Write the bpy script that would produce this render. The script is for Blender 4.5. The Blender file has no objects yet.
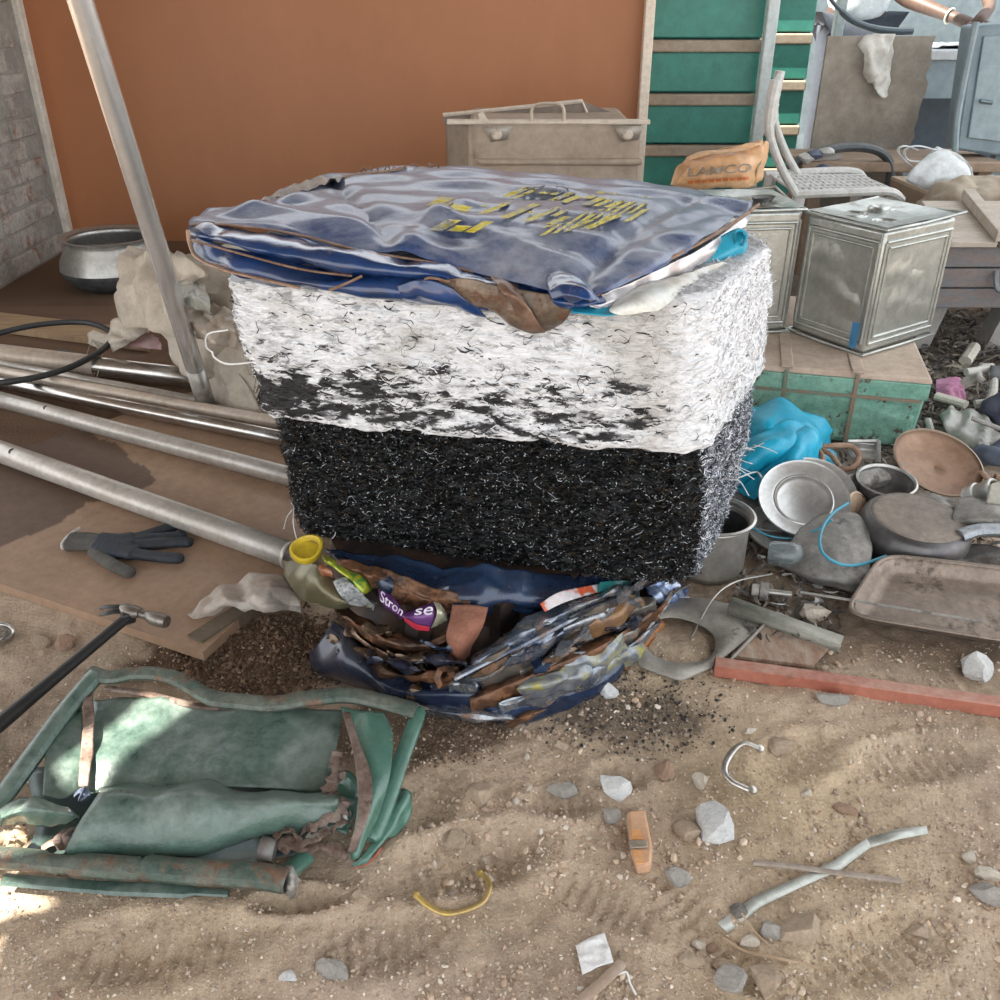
import bpy, math, random
import numpy as np
from mathutils import Vector, Matrix, Euler
D = bpy.data; SC = bpy.context.scene; COL = SC.collection
RNG = np.random.RandomState(7); random.seed(7)

# ------------------------------------------------------------------ camera
FPX = 920.0; TILT = math.radians(28.9); CAMZ = 1.05
cd = D.cameras.new('camera'); cd.sensor_width = 36; cd.lens = FPX/1000*36; cd.clip_start = .05; cd.clip_end = 200
cam = D.objects.new('camera', cd); COL.objects.link(cam)
cam.location = (0, 0, CAMZ); cam.rotation_euler = (math.pi/2-TILT, 0, 0); SC.camera = cam

# ------------------------------------------------------------------ light
SC.view_settings.view_transform = 'Standard'; SC.view_settings.look = 'None'
SC.view_settings.gamma = 1; SC.view_settings.use_curve_mapping = False
SC.view_settings.exposure = 1.36
w = D.worlds.new('overcast_sky'); SC.world = w; w.use_nodes = True
bgn = w.node_tree.nodes['Background']; bgn.inputs[0].default_value = (.93, .965, 1, 1); bgn.inputs[1].default_value = 1.0
SUN_DIR = Vector((.62, .12, -.78)).normalized()          # the way the sunlight travels
sd = D.lights.new('sun', 'SUN'); sd.energy = 9; sd.angle = .006; sd.color = (1, .94, .82)
sun = D.objects.new('sun', sd); COL.objects.link(sun); sun.location = (-6, -1, 8)
sun.rotation_euler = SUN_DIR.to_track_quat('-Z', 'Y').to_euler()

# ------------------------------------------------------------------ helpers
CT, ST = math.cos(TILT), math.sin(TILT)
def ray(px, py):
    u = (500-py)/FPX
    return Vector(((px-500)/FPX, CT+u*ST, -ST+u*CT))
def P(px, py, z=0.0):
    "point of height z seen at a pixel of the photograph"
    d = ray(px, py); t = (z-CAMZ)/d.z
    return Vector((d.x*t, d.y*t, z))
def PY(px, py, Y):
    d = ray(px, py); t = Y/d.y
    return Vector((d.x*t, Y, CAMZ+d.z*t))

def vnoise(p, seed=0):
    "smooth value noise, vectorised, -1..1"
    p = np.asarray(p, float); i = np.floor(p).astype(np.int64); f = p-i; f = f*f*(3-2*f)
    def h(a, b, c):
        n = (a*374761393+b*668265263+c*1274126177+seed*974634777) & 0xffffffff
        n = ((n ^ (n >> 13))*1274126177) & 0xffffffff
        return ((n ^ (n >> 16)) & 0xffff)/32767.5-1
    x, y, z = i[..., 0], i[..., 1], i[..., 2]; fx, fy, fz = f[..., 0], f[..., 1], f[..., 2]
    r = 0
    for a in (0, 1):
        for b in (0, 1):
            for c in (0, 1):
                r = r+h(x+a, y+b, z+c)*(fx if a else 1-fx)*(fy if b else 1-fy)*(fz if c else 1-fz)
    return r
def fbm(p, octv=4, seed=0):
    p = np.asarray(p, float); r = 0; a = 1
    for k in range(octv):
        r = r+a*vnoise(p*2**k, seed+k); a *= .5
    return r
def crease(p, amp, freq, seed=0, octv=5):
    "sharp straight folds like crushed sheet metal"
    rs = np.random.RandomState(seed); p = np.asarray(p, float)
    wp = p+.25/freq*np.stack([vnoise(p*freq*.7, seed+j) for j in (1, 2, 3)], -1); r = 0
    for k in range(octv):
        n = rs.normal(size=3); n /= np.linalg.norm(n); fr = freq*(1+k*.55)
        t = (wp@n)*fr+rs.rand(); r = r+(np.abs(t-np.floor(t)-.5)*4-1)*amp/(1+k*.6)
    return r

def smoothstep(a, b, x):
    t = np.clip((x-a)/(b-a), 0, 1); return t*t*(3-2*t)

# ---- materials
MATS = {}
def M(name, base, var=None, rust=None, rough=.5, metal=0.0, scale=6, rthr=.58, rsoft=.06, rscale=None, bump=0.0, bscale=80,
      dust=None, damt=.5, world=False, stretch=(1, 1, 1), vcol=False, spec=.5, alpha=1, trans=0, vthr=(.35, .65), rrough=.8, coat=0, grime=.28):
    if name in MATS: return MATS[name]
    m = D.materials.new(name); m.use_nodes = True; nt = m.node_tree; N = nt.nodes; L = nt.links
    b = N['Principled BSDF']; MATS[name] = m
    def rgb(c): return (*c, 1) if len(c) == 3 else c
    if world:
        src = N.new('ShaderNodeNewGeometry').outputs['Position']
    else:
        src = N.new('ShaderNodeTexCoord').outputs['Object']
    mp = N.new('ShaderNodeMapping'); L.new(src, mp.inputs[0]); mp.inputs['Scale'].default_value = stretch
    def noise(s, det=6, ro=.6):
        n = N.new('ShaderNodeTexNoise'); n.inputs['Scale'].default_value = s; n.inputs['Detail'].default_value = det
        n.inputs['Roughness'].default_value = ro; L.new(mp.outputs[0], n.inputs['Vector']); return n.outputs['Fac']
    def ramp(fac, a, c):
        r = N.new('ShaderNodeMapRange'); r.inputs['From Min'].default_value = a; r.inputs['From Max'].default_value = c
        r.interpolation_type = 'SMOOTHSTEP'; L.new(fac, r.inputs['Value']); return r.outputs['Result']
    def mixc(fac, a, c):
        x = N.new('ShaderNodeMix'); x.data_type = 'RGBA'
        if isinstance(fac, float): x.inputs[0].default_value = fac
        else: L.new(fac, x.inputs[0])
        for s, v in ((6, a), (7, c)):
            if isinstance(v, (tuple, list)): x.inputs[s].default_value = rgb(v)
            else: L.new(v, x.inputs[s])
        return x.outputs[2]
    def mixf(fac, a, c):
        x = N.new('ShaderNodeMix'); L.new(fac, x.inputs[0])
        for s, v in ((2, a), (3, c)):
            if isinstance(v, (int, float)): x.inputs[s].default_value = v
            else: L.new(v, x.inputs[s])
        return x.outputs[0]
    col = rgb(base); ro = rough; me = metal
    if vcol:
        at = N.new('ShaderNodeAttribute'); at.attribute_name = 'Col'; col = at.outputs['Color']
    if var is not None:
        if vcol:
            col = mixc(ramp(noise(scale), *vthr), col, var)
        else:
            col = mixc(ramp(noise(scale), *vthr), base, var)
    if rust is not None:
        rf = ramp(noise(rscale or scale*1.7, 14, .78), rthr-rsoft, rthr+rsoft)
        n2 = noise((rscale or scale)*4, 6)
        col = mixc(rf, col, mixc(n2, rust, tuple(c*.45 for c in rust)))
        ro = mixf(rf, ro, rrough); me = mixf(rf, me, 0.0)
    if dust is not None:
        g = N.new('ShaderNodeNewGeometry'); sx = N.new('ShaderNodeSeparateXYZ'); L.new(g.outputs['Normal'], sx.inputs[0])
        up = ramp(sx.outputs['Z'], .15, .95); dn = ramp(noise(scale*1.3, 8, .7), .3, .7)
        ml = N.new('ShaderNodeMath'); ml.operation = 'MULTIPLY'; L.new(up, ml.inputs[0]); L.new(dn, ml.inputs[1])
        ml2 = N.new('ShaderNodeMath'); ml2.operation = 'MULTIPLY'; L.new(ml.outputs[0], ml2.inputs[0]); ml2.inputs[1].default_value = damt*1.6; ml2.use_clamp = True
        col = mixc(ml2.outputs[0], col, dust); ro = mixf(ml2.outputs[0], ro, .9); me = mixf(ml2.outputs[0], me, 0.0)
    if grime:
        gr = N.new('ShaderNodeMapRange'); gr.inputs['From Min'].default_value = .3; gr.inputs['From Max'].default_value = .68
        gr.inputs['To Min'].default_value = 1-grime; gr.inputs['To Max'].default_value = 1+grime*.55; L.new(noise(scale*5.3, 12, .78), gr.inputs['Value'])
        mg = N.new('ShaderNodeMix'); mg.data_type = 'RGBA'; mg.blend_type = 'MULTIPLY'; mg.inputs[0].default_value = 1
        if isinstance(col, (tuple, list)): mg.inputs[6].default_value = rgb(col)
        else: L.new(col, mg.inputs[6])
        L.new(gr.outputs['Result'], mg.inputs[7]); col = mg.outputs[2]
    for s, v in (('Base Color', col), ('Roughness', ro), ('Metallic', me)):
        if isinstance(v, (tuple, list, int, float)): b.inputs[s].default_value = v
        else: L.new(v, b.inputs[s])
    b.inputs['Specular IOR Level'].default_value = spec
    if alpha < 1: b.inputs['Alpha'].default_value = alpha
    if trans: b.inputs['Transmission Weight'].default_value = trans
    if coat: b.inputs['Coat Weight'].default_value = coat; b.inputs['Coat Roughness'].default_value = .15
    if bump:
        bp = N.new('ShaderNodeBump'); bp.inputs['Strength'].default_value = bump; bp.inputs['Distance'].default_value = .01
        L.new(noise(bscale, 8, .65), bp.inputs['Height']); L.new(bp.outputs[0], b.inputs['Normal'])
    return m

# ---- geometry
class Geo:
    def __init__(s): s.v = []; s.f = []; s.c = None
    def add(s, v, f):
        o = len(s.v); s.v.extend([tuple(map(float, x)) for x in v]); s.f.extend([tuple(int(i)+o for i in q) for q in f]); return s
    def box(s, c, d, rot=None):
        m = rot if rot is not None else Matrix.Identity(3); v = []
        for x in (-.5, .5):
            for y in (-.5, .5):
                for z in (-.5, .5): v.append(Vector(c)+m@Vector((x*d[0], y*d[1], z*d[2])))
        return s.add(v, [(0, 1, 3, 2), (4, 6, 7, 5), (0, 4, 5, 1), (2, 3, 7, 6), (0, 2, 6, 4), (1, 5, 7, 3)])
    def prism(s, bottom, top):
        "closed loft between two point loops"
        n = len(bottom); f = [(i, (i+1) % n, n+(i+1) % n, n+i) for i in range(n)]
        return s.add(list(bottom)+list(top), f+[tuple(range(n-1, -1, -1)), tuple(range(n, 2*n))])
    def tube(s, path, r, n=10, flat=1.0, caps=True):
        path = [Vector(p) for p in path]; k = len(path); rr = r if isinstance(r, (list, tuple)) else [r]*k; v = []; f = []
        t = (path[1]-path[0]).normalized(); ref = Vector((0, 0, 1)) if abs(t.z) < .9 else Vector((1, 0, 0)); u = t.cross(ref).normalized()
        for i, p in enumerate(path):
            t = (path[min(i+1, k-1)]-path[max(i-1, 0)]).normalized(); u = (u-t*u.dot(t)).normalized(); w_ = t.cross(u)
            for j in range(n):
                a = 2*math.pi*j/n; v.append(p+u*math.cos(a)*rr[i]+w_*math.sin(a)*rr[i]*flat)
        for i in range(k-1):
            for j in range(n): f.append((i*n+j, i*n+(j+1) % n, (i+1)*n+(j+1) % n, (i+1)*n+j))
        if caps: f += [tuple(range(n-1, -1, -1)), tuple(range((k-1)*n, k*n))]
        return s.add(v, f)
    def lathe(s, prof, n=32, mat=None, wob=0, seed=0, sq=1.0):
        m = mat if mat is not None else Matrix.Identity(4); v = []; f = []; k = len(prof)
        for r, z in prof:
            for j in range(n):
                a = 2*math.pi*j/n; rw = r*(1+wob*math.sin(2*a+seed)+wob*.6*math.sin(3*a+seed*2+z*30))
                v.append(m@Vector((rw*math.cos(a), rw*math.sin(a)*sq, z)))
        for i in range(k-1):
            for j in range(n): f.append((i*n+j, i*n+(j+1) % n, (i+1)*n+(j+1) % n, (i+1)*n+j))
        return s.add(v, f)
    def disc(s, r, z, n=32, mat=None):
        m = mat if mat is not None else Matrix.Identity(4)
        return s.add([m@Vector((r*math.cos(2*math.pi*j/n), r*math.sin(2*math.pi*j/n), z)) for j in range(n)], [tuple(range(n))])
    def grid(s, a):
        h, w_, _ = a.shape
        return s.add(a.reshape(-1, 3), [(i*w_+j, i*w_+j+1, (i+1)*w_+j+1, (i+1)*w_+j) for i in range(h-1) for j in range(w_-1)])
    def sheet(s, ctrl, n=8, amp=0.0, freq=10, seed=0, octv=4, hump=0):
        return s.grid(upsample(ctrl, n, amp, freq, seed, octv, hump))
    def build(s, name, mat, parent=None, loc=None, smooth=35, bevel=0, solid=0, seg=2, offset=0, sub=0):
        return mesh_obj(name, s.v, s.f, mat, parent, loc, smooth, bevel, solid, seg, offset, sub, s.c)

def cr(pts, n):
    "Catmull-Rom along axis 0"
    p = np.concatenate([2*pts[:1]-pts[1:2], pts, 2*pts[-1:]-pts[-2:-1]]); out = []
    for i in range(len(pts)-1):
        a, b, c, d = p[i], p[i+1], p[i+2], p[i+3]
        for t in np.arange(n)/n:
            out.append(.5*(2*b+(c-a)*t+(2*a-5*b+4*c-d)*t*t+(3*b-a-3*c+d)*t**3))
    out.append(pts[-1]); return np.array(out)
def upsample(ctrl, n=8, amp=0.0, freq=10, seed=0, octv=4, hump=0):
    a = np.array([[tuple(p) for p in row] for row in ctrl], float)
    a = cr(a, n); a = cr(a.transpose(1, 0, 2), n).transpose(1, 0, 2)
    if amp:
        gu = np.gradient(a, axis=0); gv = np.gradient(a, axis=1); nn = np.cross(gu, gv)
        nn /= np.linalg.norm(nn, axis=-1, keepdims=True)+1e-9
        a = a+nn*crease(a, amp, freq, seed, octv)[..., None]+nn*(vnoise(a*freq*1.3, seed)*amp*.3)[..., None]
    return a
def curve(pts, n=8): return [Vector(p) for p in cr(np.array([tuple(p) for p in pts], float), n)]

ROOT = {}
def mesh_obj(name, v, f, mat, parent=None, loc=None, smooth=35, bevel=0, solid=0, seg=2, offset=0, sub=0, col=None):
    L = Vector(loc) if loc is not None else (ROOT.get(parent, Vector()) if parent is not None else Vector())
    me = D.meshes.new(name); v = np.asarray(v, float)-np.array(L)
    me.from_pydata(v.tolist(), [], [tuple(q) for q in f]); me.update()
    if mat is not None: me.materials.append(mat)
    if col is not None:
        at = me.color_attributes.new('Col', 'FLOAT_COLOR', 'POINT')
        c = np.ones((len(v), 4), np.float32); c[:, :3] = col; at.data.foreach_set('color', c.ravel())
    if smooth:
        me.polygons.foreach_set('use_smooth', [True]*len(me.polygons))
        if smooth < 180: me.set_sharp_from_angle(angle=math.radians(smooth))
    o = D.objects.new(name, me); COL.objects.link(o)
    if parent is not None:
        o.parent = parent; ROOT[o] = ROOT.get(parent, Vector())
    else:
        o.location = L; ROOT[o] = L
    if bevel:
        b = o.modifiers.new('bevel', 'BEVEL'); b.width = bevel; b.segments = seg; b.limit_method = 'ANGLE'; b.angle_limit = math.radians(40)
    if solid:
        b = o.modifiers.new('solid', 'SOLIDIFY'); b.thickness = solid; b.offset = offset
    if sub:
        b = o.modifiers.new('sub', 'SUBSURF'); b.levels = sub; b.render_levels = sub
    return o
def tag(o, label, cat=None, group=None, kind=None):
    o['label'] = label
    if cat: o['category'] = cat
    if group: o['group'] = group
    if kind: o['kind'] = kind
    return o
def thing(name, label, cat, loc, group=None):
    o = D.objects.new(name, None); COL.objects.link(o); o.location = loc; o.empty_display_size = .05; ROOT[o] = Vector(loc)
    return tag(o, label, cat, group)
def struct(o): o['kind'] = 'structure'; return o
def copy_tree(o, parent=None):
    c = o.copy(); COL.objects.link(c); c.parent = parent
    for ch in list(o.children): copy_tree(ch, c)
    return c
def mtx(loc, rx=0, ry=0, rz=0): return Matrix.Translation(Vector(loc))@Euler((rx, ry, rz)).to_matrix().to_4x4()
def text_mesh(body, size=1.0, bold=0.0):
    cu = D.curves.new('lettering', 'FONT'); cu.body = body; cu.size = size; cu.align_x = 'CENTER'; cu.align_y = 'CENTER'; cu.offset = bold; cu.resolution_u = 3
    o = D.objects.new('lettering', cu); COL.objects.link(o)
    dg = bpy.context.evaluated_depsgraph_get(); me = o.evaluated_get(dg).to_mesh()
    v = [tuple(x.co) for x in me.vertices]; f = [tuple(p.vertices) for p in me.polygons]
    o.evaluated_get(dg).to_mesh_clear(); D.objects.remove(o); D.curves.remove(cu)
    return v, f

ICO_V = None
def ico():
    t = (1+5**.5)/2
    v = np.array([(-1, t, 0), (1, t, 0), (-1, -t, 0), (1, -t, 0), (0, -1, t), (0, 1, t), (0, -1, -t), (0, 1, -t), (t, 0, -1), (t, 0, 1), (-t, 0, -1), (-t, 0, 1)], float)/math.sqrt(1+t*t)
    f = [(0, 11, 5), (0, 5, 1), (0, 1, 7), (0, 7, 10), (0, 10, 11), (1, 5, 9), (5, 11, 4), (11, 10, 2), (10, 7, 6), (7, 1, 8), (3, 9, 4), (3, 4, 2), (3, 2, 6), (3, 6, 8), (3, 8, 9), (4, 9, 5), (2, 4, 11), (6, 2, 10), (8, 6, 7), (9, 8, 1)]
    return v, f
def octa():
    return np.array([(1, 0, 0), (-1, 0, 0), (0, 1, 0), (0, -1, 0), (0, 0, 1), (0, 0, -1)], float), [(0, 2, 4), (2, 1, 4), (1, 3, 4), (3, 0, 4), (2, 0, 5), (1, 2, 5), (3, 1, 5), (0, 3, 5)]
def rotmats(n, rs, tilt=3.2):
    q = rs.normal(size=(n, 4)); q[:, 1:3] *= tilt/3.2; q /= np.linalg.norm(q, axis=1, keepdims=True); a, b, c, d = q.T
    return np.stack([1-2*(c*c+d*d), 2*(b*c-a*d), 2*(b*d+a*c), 2*(b*c+a*d), 1-2*(b*b+d*d), 2*(c*d-a*b), 2*(b*d-a*c), 2*(c*d+a*b), 1-2*(b*b+c*c)], -1).reshape(n, 3, 3)
def scatter(name, base, pos, scl, cols, mat, parent=None, seed=1, jit=.25, tilt=3.2, smooth=0):
    bv, bf = base; n = len(pos); rs = np.random.RandomState(seed); R = rotmats(n, rs, tilt)
    v = bv[None]*(1+rs.uniform(-jit, jit, (n, len(bv), 1)))*np.asarray(scl).reshape(n, 1, -1)
    v = np.einsum('nij,nkj->nki', R, v)+np.asarray(pos)[:, None]
    f = (np.array(bf)[None]+np.arange(n)[:, None, None]*len(bv)).reshape(-1, len(bf[0]))
    c = np.repeat(np.asarray(cols), len(bv), 0)
    return mesh_obj(name, v.reshape(-1, 3), f.tolist(), mat, parent, None, smooth, col=c)
def ribbons(pos, tang, nrm, length, width, curl, seed=1, seg=3, twist=.9):
    "thin curly strips; returns verts, faces, strips index"
    rs = np.random.RandomState(seed); n = len(pos); side = np.cross(nrm, tang); V = []
    side /= np.linalg.norm(side, axis=1, keepdims=True)+1e-9
    c1 = rs.normal(size=(n, 1))*curl; c2 = rs.normal(size=(n, 1))*curl; tw = rs.uniform(-twist, twist, (n, 1))
    for k in range(seg+1):
        t = k/seg-.5
        p = pos+tang*length[:, None]*t+side*(c1*(t*t*4-.5)*length[:, None])+nrm*(c2*(t*t*4-.6)*length[:, None]*.6)
        wd = (side*np.cos(tw*(1+t))+nrm*np.sin(tw*(1+t)))*width[:, None]*(.5 if k in (0, seg) else 1)*.5
        V += [p-wd, p+wd]
    V = np.stack(V, 1); m = 2*(seg+1)
    f = np.concatenate([np.array([[2*k, 2*k+1, 2*k+3, 2*k+2]]) for k in range(seg)])
    f = (f[None]+np.arange(n)[:, None, None]*m).reshape(-1, 4)
    return V.reshape(-1, 3), f, m

# ------------------------------------------------------------------ setting
SAND = (.52, .405, .31); 
def gz(x, y):
    "height of the trodden sandy ground"
    x = np.asarray(x, float); y = np.asarray(y, float); p = np.stack([x, y, 0*x], -1)
    h = .006*fbm(p*3.2, 3, 11)+.0040*fbm(p*11, 3, 12)+.0026*fbm(p*38, 2, 13)+.0030*np.clip(vnoise(p*62, 15), 0, 1)*smoothstep(-.2, .5, vnoise(p*6, 16))
    for (cx, cy, a, l, w_, dep) in DENTS:
        u = (x-cx)*math.cos(a)+(y-cy)*math.sin(a); v = -(x-cx)*math.sin(a)+(y-cy)*math.cos(a)
        d = (u/l)**2+(v/w_)**2
        h = h-dep*np.exp(-d*1.6)+dep*.5*np.exp(-(np.sqrt(d)-1.35)**2*9)+np.where(d < 1, .0018*np.sign(np.sin(u*330)), 0)
    flat = smoothstep(1.45, 1.75, y)*smoothstep(-.2, -.45, x); h = h*(1-.75*flat)
    return h
DENTS = []
for px, py, a, l, w_, dep in ((470, 860, .3, .10, .045, .018), (610, 905, -.5, .07, .035, .010), (150, 950, .1, .11, .045, .010), (380, 945, .2, .09, .04, .008),
                              (920, 760, .15, .09, .04, .012), (800, 760, .5, .07, .04, .012), (560, 805, 0, .05, .03, .012), (700, 930, 2.2, .09, .03, .010),
                              (880, 950, .4, .10, .04, .010), (300, 905, .1, .05, .02, .02), (430, 800, 1.2, .06, .04, .014), (620, 780, .2, .04, .03, .012)):
    q = P(px, py); DENTS.append((q.x, q.y, a, l, w_, dep))
xs = np.unique(np.round(np.concatenate([np.arange(-12, -1.2, .4), np.arange(-1.2, 1.5, .0055), np.arange(1.5, 14, .4)]), 4))
ys = np.unique(np.round(np.concatenate([np.arange(-6, .55, .4), np.arange(.55, 2.1, .0055), np.arange(2.1, 3.5, .03), np.arange(3.5, 16, .4)]), 4))
X, Y = np.meshgrid(xs, ys); g = Geo(); g.grid(np.stack([X, Y, gz(X, Y)], -1))
# soil colour map: dry sand, trodden darker earth, the dark crumbs of soil behind the green scrap, the sooty dirt right of the bale
fx, fy = X.ravel(), Y.ravel(); pp = np.stack([fx, fy, 0*fx], -1)
def blob(px, py, rx, ry, soft=.6):
    q = P(px, py); d = np.sqrt(((fx-q.x)/rx)**2+((fy-q.y)/ry)**2)+.35*fbm(pp*14, 3, 5); return smoothstep(1+soft*.5, 1-soft*.5, d)
colr = np.array(SAND)[None]*(1+.16*fbm(pp*4, 4, 3)[:, None]+.10*fbm(pp*60, 3, 4)[:, None])
colr[:, 2] *= (1+.10*fbm(pp*2.5, 2, 8))
def lay(c, m): 
    global colr
    colr = colr*(1-m[:, None])+np.array(c)[None]*(1+.25*fbm(pp*40, 3, 9)[:, None])*m[:, None]
lay((.13, .08, .05), np.clip(blob(265, 650, .24, .13)+blob(420, 735, .16, .07)*.8, 0, 1))
lay((.09, .07, .055), blob(620, 715, .13, .06, 1.2)*.75)
lay((.20, .145, .10), np.clip(blob(760, 590, .25, .25, 1)+blob(900, 640, .3, .10, 1), 0, 1)*.8)
lay((.155, .085, .05), smoothstep(1.75, 1.95, fy+.05*fbm(pp*6, 3, 2))*smoothstep(.3, -.1, fx)*.85)
lay((.22, .19, .165), smoothstep(1.9, 2.2, fy+.1*fbm(pp*3, 2, 7))*smoothstep(.45, .7, fx)*.9)
g.c = colr
floor = struct(g.build('floor', M('sandy_ground', (.4, .3, .2), vcol=True, scale=30, grime=.35, rough=.95, bump=.55, bscale=160, spec=.2), smooth=180))
tag(floor, 'dry sandy earth floor with footprints and scattered gravel')

# left brick wall, seen end on beside the partition
BW = M('grey_plastered_brick', (.36, .35, .315), var=(.52, .50, .455), rust=(.46, .22, .13), scale=6, rthr=.57, rscale=9, grime=.5, rough=.9, bump=.6, bscale=40, world=True)
g = Geo(); g.box((-2.098, 3.72, 1.33), (.16, 1.24, 2.66)); wl = struct(g.build('wall_left', M('mortar', (.40, .385, .35), var=(.31, .295, .265), scale=9, rough=.95, bump=.6, world=True)))
tag(wl, 'grey brick wall with worn plaster and patches of bare red brick')
bm = Geo().box((0, 0, 0), (.10, .222, .074)); proto = bm.build('brick', BW, wl, bevel=.006); proto.parent = wl
nb = 0
for r in range(31):
    for c in range(6):
        y0 = 3.11+.232*c+(.116 if r % 2 else 0)
        if y0+.226 > 4.345: continue
        o = proto if nb == 0 else proto.copy()
        if nb: COL.objects.link(o)
        o.location = (-2.06+random.uniform(-.006, .006)-0, y0+.115, .045+.084*r); o.rotation_euler = (random.uniform(-.01, .01), 0, random.uniform(-.02, .02)); nb += 1
g = Geo(); g.box((-2.04, 4.345, 1.33), (.10, .05, 2.66)); e = struct(g.build('trim_1', M('lit_plaster_edge', (.78, .74, .66), var=(.64, .58, .5), rough=.9, bump=.4), bevel=.008))  # pale strip: light from the gap put into the plaster colour
tag(e, 'plaster edge of brick wall, with light from the gap painted in')

g = Geo(); g.box((-1.03, 4.50, .78), (3.30, .03, 1.56)); wb = struct(g.build('wall_back', M('brown_partition', (.36, .142, .056), var=(.40, .165, .07), grime=.06, scale=1.4, rough=.5, bump=.05, bscale=4, world=True, stretch=(1, 1, .5))))
tag(wb, 'tall smooth brown painted plywood partition')
g = Geo(); g.box((.640, 4.475, .78), (.042, .085, 1.56)); e = struct(g.build('trim_2', M('cream_edge', (.80, .70, .58), rough=.6), bevel=.004)); tag(e, 'cream painted edge strip of brown partition')

# unseen roof blocks the sun; gaps cut in it place the sun patches
import bmesh
bm_ = bmesh.new()
vs = [bm_.verts.new(c) for c in ((-5.2, -1.6, 2.75), (2.3, -1.6, 2.75), (2.3, 4.9, 2.75), (-5.2, 4.9, 2.75))]; bm_.faces.new(vs)
def roof_gap(px_poly, z):
    pts = []
    for q in px_poly:
        p = P(q[0], q[1], z); t = (2.75-p.z)/SUN_DIR.z; pts.append(p+SUN_DIR*t)
    cen = sum(pts, Vector())/len(pts); pl = []
    for i in range(len(pts)):
        a, b = pts[i], pts[(i+1) % len(pts)]; n = Vector((-(b-a).y, (b-a).x, 0)).normalized()
        if n.dot(cen-a) < 0: n = -n
        pl.append((a, n)); bmesh.ops.bisect_plane(bm_, geom=bm_.verts[:]+bm_.edges[:]+bm_.faces[:], plane_co=a, plane_no=n)
    dead = [f for f in bm_.faces if all(n.dot(f.calc_center_median()-a) > 0 for a, n in pl)]
    bmesh.ops.delete(bm_, geom=dead, context='FACES')
roof_gap([(145, 690), (196, 697), (52, 795), (44, 758)], .085)
roof_gap([(-60, 805), (38, 808), (30, 836), (-60, 845)], .085)
roof_gap([(-80, 885), (15, 880), (62, 903), (-80, 940)], 0)
roof_gap([(-80, 950), (10, 938), (-14, 1010), (-80, 1010)], 0)
me = D.meshes.new('ceiling'); bm_.to_mesh(me); bm_.free(); me.materials.append(M('roof_sheet', (.14, .14, .135), var=(.11, .10, .095), rough=.7))
ceil = D.objects.new('ceiling', me); COL.objects.link(ceil); struct(ceil); tag(ceil, 'unseen grey sheet roof over the yard, with gaps cut for sun patches')
sm_ = ceil.modifiers.new('solid', 'SOLIDIFY'); sm_.thickness = .01
# ------------------------------------------------------------------ the stack in the middle
# 1. crushed tins at the bottom
BASE_X = [-.48, -.36, -.28, -.12, .0, .09, .2, .27, .36]
BASE_Y = [1.56, 1.36, 1.27, 1.19, 1.155, 1.20, 1.29, 1.40, 1.55]
def FB(px, py, off=0.0):
    "point on the sloping front of the crushed heap, off metres towards the viewer"
    d = ray(px, py); lo, hi = .6, 3.0
    for _ in range(40):
        t = (lo+hi)/2; x, y, z = d.x*t, d.y*t, CAMZ+d.z*t
        if y-(np.interp(x, BASE_X, BASE_Y)+.55*max(z, 0)-off) > 0 or z < 0: hi = t
        else: lo = t
    return Vector((d.x*lo, d.y*lo, max(CAMZ+d.z*lo, .004)))
RUSTY = M('rusty_tin', (.20, .10, .055), var=(.07, .042, .03), rust=(.30, .13, .055), scale=16, rough=.28, metal=.6, grime=.5, rthr=.55, bump=.25, bscale=90)
BROWN = M('brown_tin', (.24, .17, .115), var=(.10, .07, .055), rust=(.26, .12, .06), scale=20, rough=.25, metal=.65, grime=.5, bump=.2)
DKBLUE = M('dark_blue_tin', (.010, .018, .045), var=(.022, .045, .10), grime=.5, rust=(.22, .12, .07), scale=9, rthr=.64, rough=.22, metal=.15, coat=.4, bump=.1)
NAVY = M('navy_tin', (.018, .022, .045), var=(.04, .045, .06), rust=(.3, .2, .14), scale=12, rthr=.70, rough=.25, metal=.2, coat=.3)
STEELB = M('blue_grey_tin', (.12, .155, .22), var=(.34, .36, .38), grime=.5, rust=(.36, .2, .1), scale=16, rthr=.58, rough=.25, metal=.7, bump=.1)
GREYT = M('grey_tin', (.30, .28, .25), var=(.18, .16, .14), rust=(.33, .2, .11), scale=16, rthr=.6, rough=.3, metal=.7, bump=.15)
OLIVE = M('olive_tin', (.14, .13, .075), var=(.20, .18, .11), rust=(.25, .16, .08), scale=12, rthr=.66, rough=.35, metal=.4)
heap = thing('crushed_tin_bale', 'flattened bale of crushed rusty and printed tins under the black shredded block', 'scrap bale', (0, 1.4, 0))
core_b = [(-.33, 1.50), (-.26, 1.34), (-.12, 1.25), (.0, 1.215), (.10, 1.27), (.2, 1.36), (.3, 1.5), (.40, 1.75), (.1, 1.86), (-.3, 1.8)]
g = Geo(); ring = np.array(cr(np.array(core_b+core_b[:1]), 6))[:-1]; lv = []
for z in np.linspace(0, .185, 9):
    k = 1+.05*math.sin(z*40); lv.append(np.stack([ring[:, 0]*k, (ring[:, 1]-1.5)*k+1.5+.12*z, np.full(len(ring), z)], -1))
lv = np.array(lv); lv[..., :2] += .012*crease(lv, 1, 14, 3)[..., None]*np.array([0, -1]); n_ = len(ring); a_ = lv.reshape(-1, 3)
g.add(a_, [(i*n_+j, i*n_+(j+1) % n_, (i+1)*n_+(j+1) % n_, (i+1)*n_+j) for i in range(8) for j in range(n_)]+[tuple(range(8*n_, 9*n_))])
g.build('crushed_core', M('dark_rusted_core', (.09, .055, .038), var=(.03, .025, .025), rough=.5, metal=.4, scale=20), heap)
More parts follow.
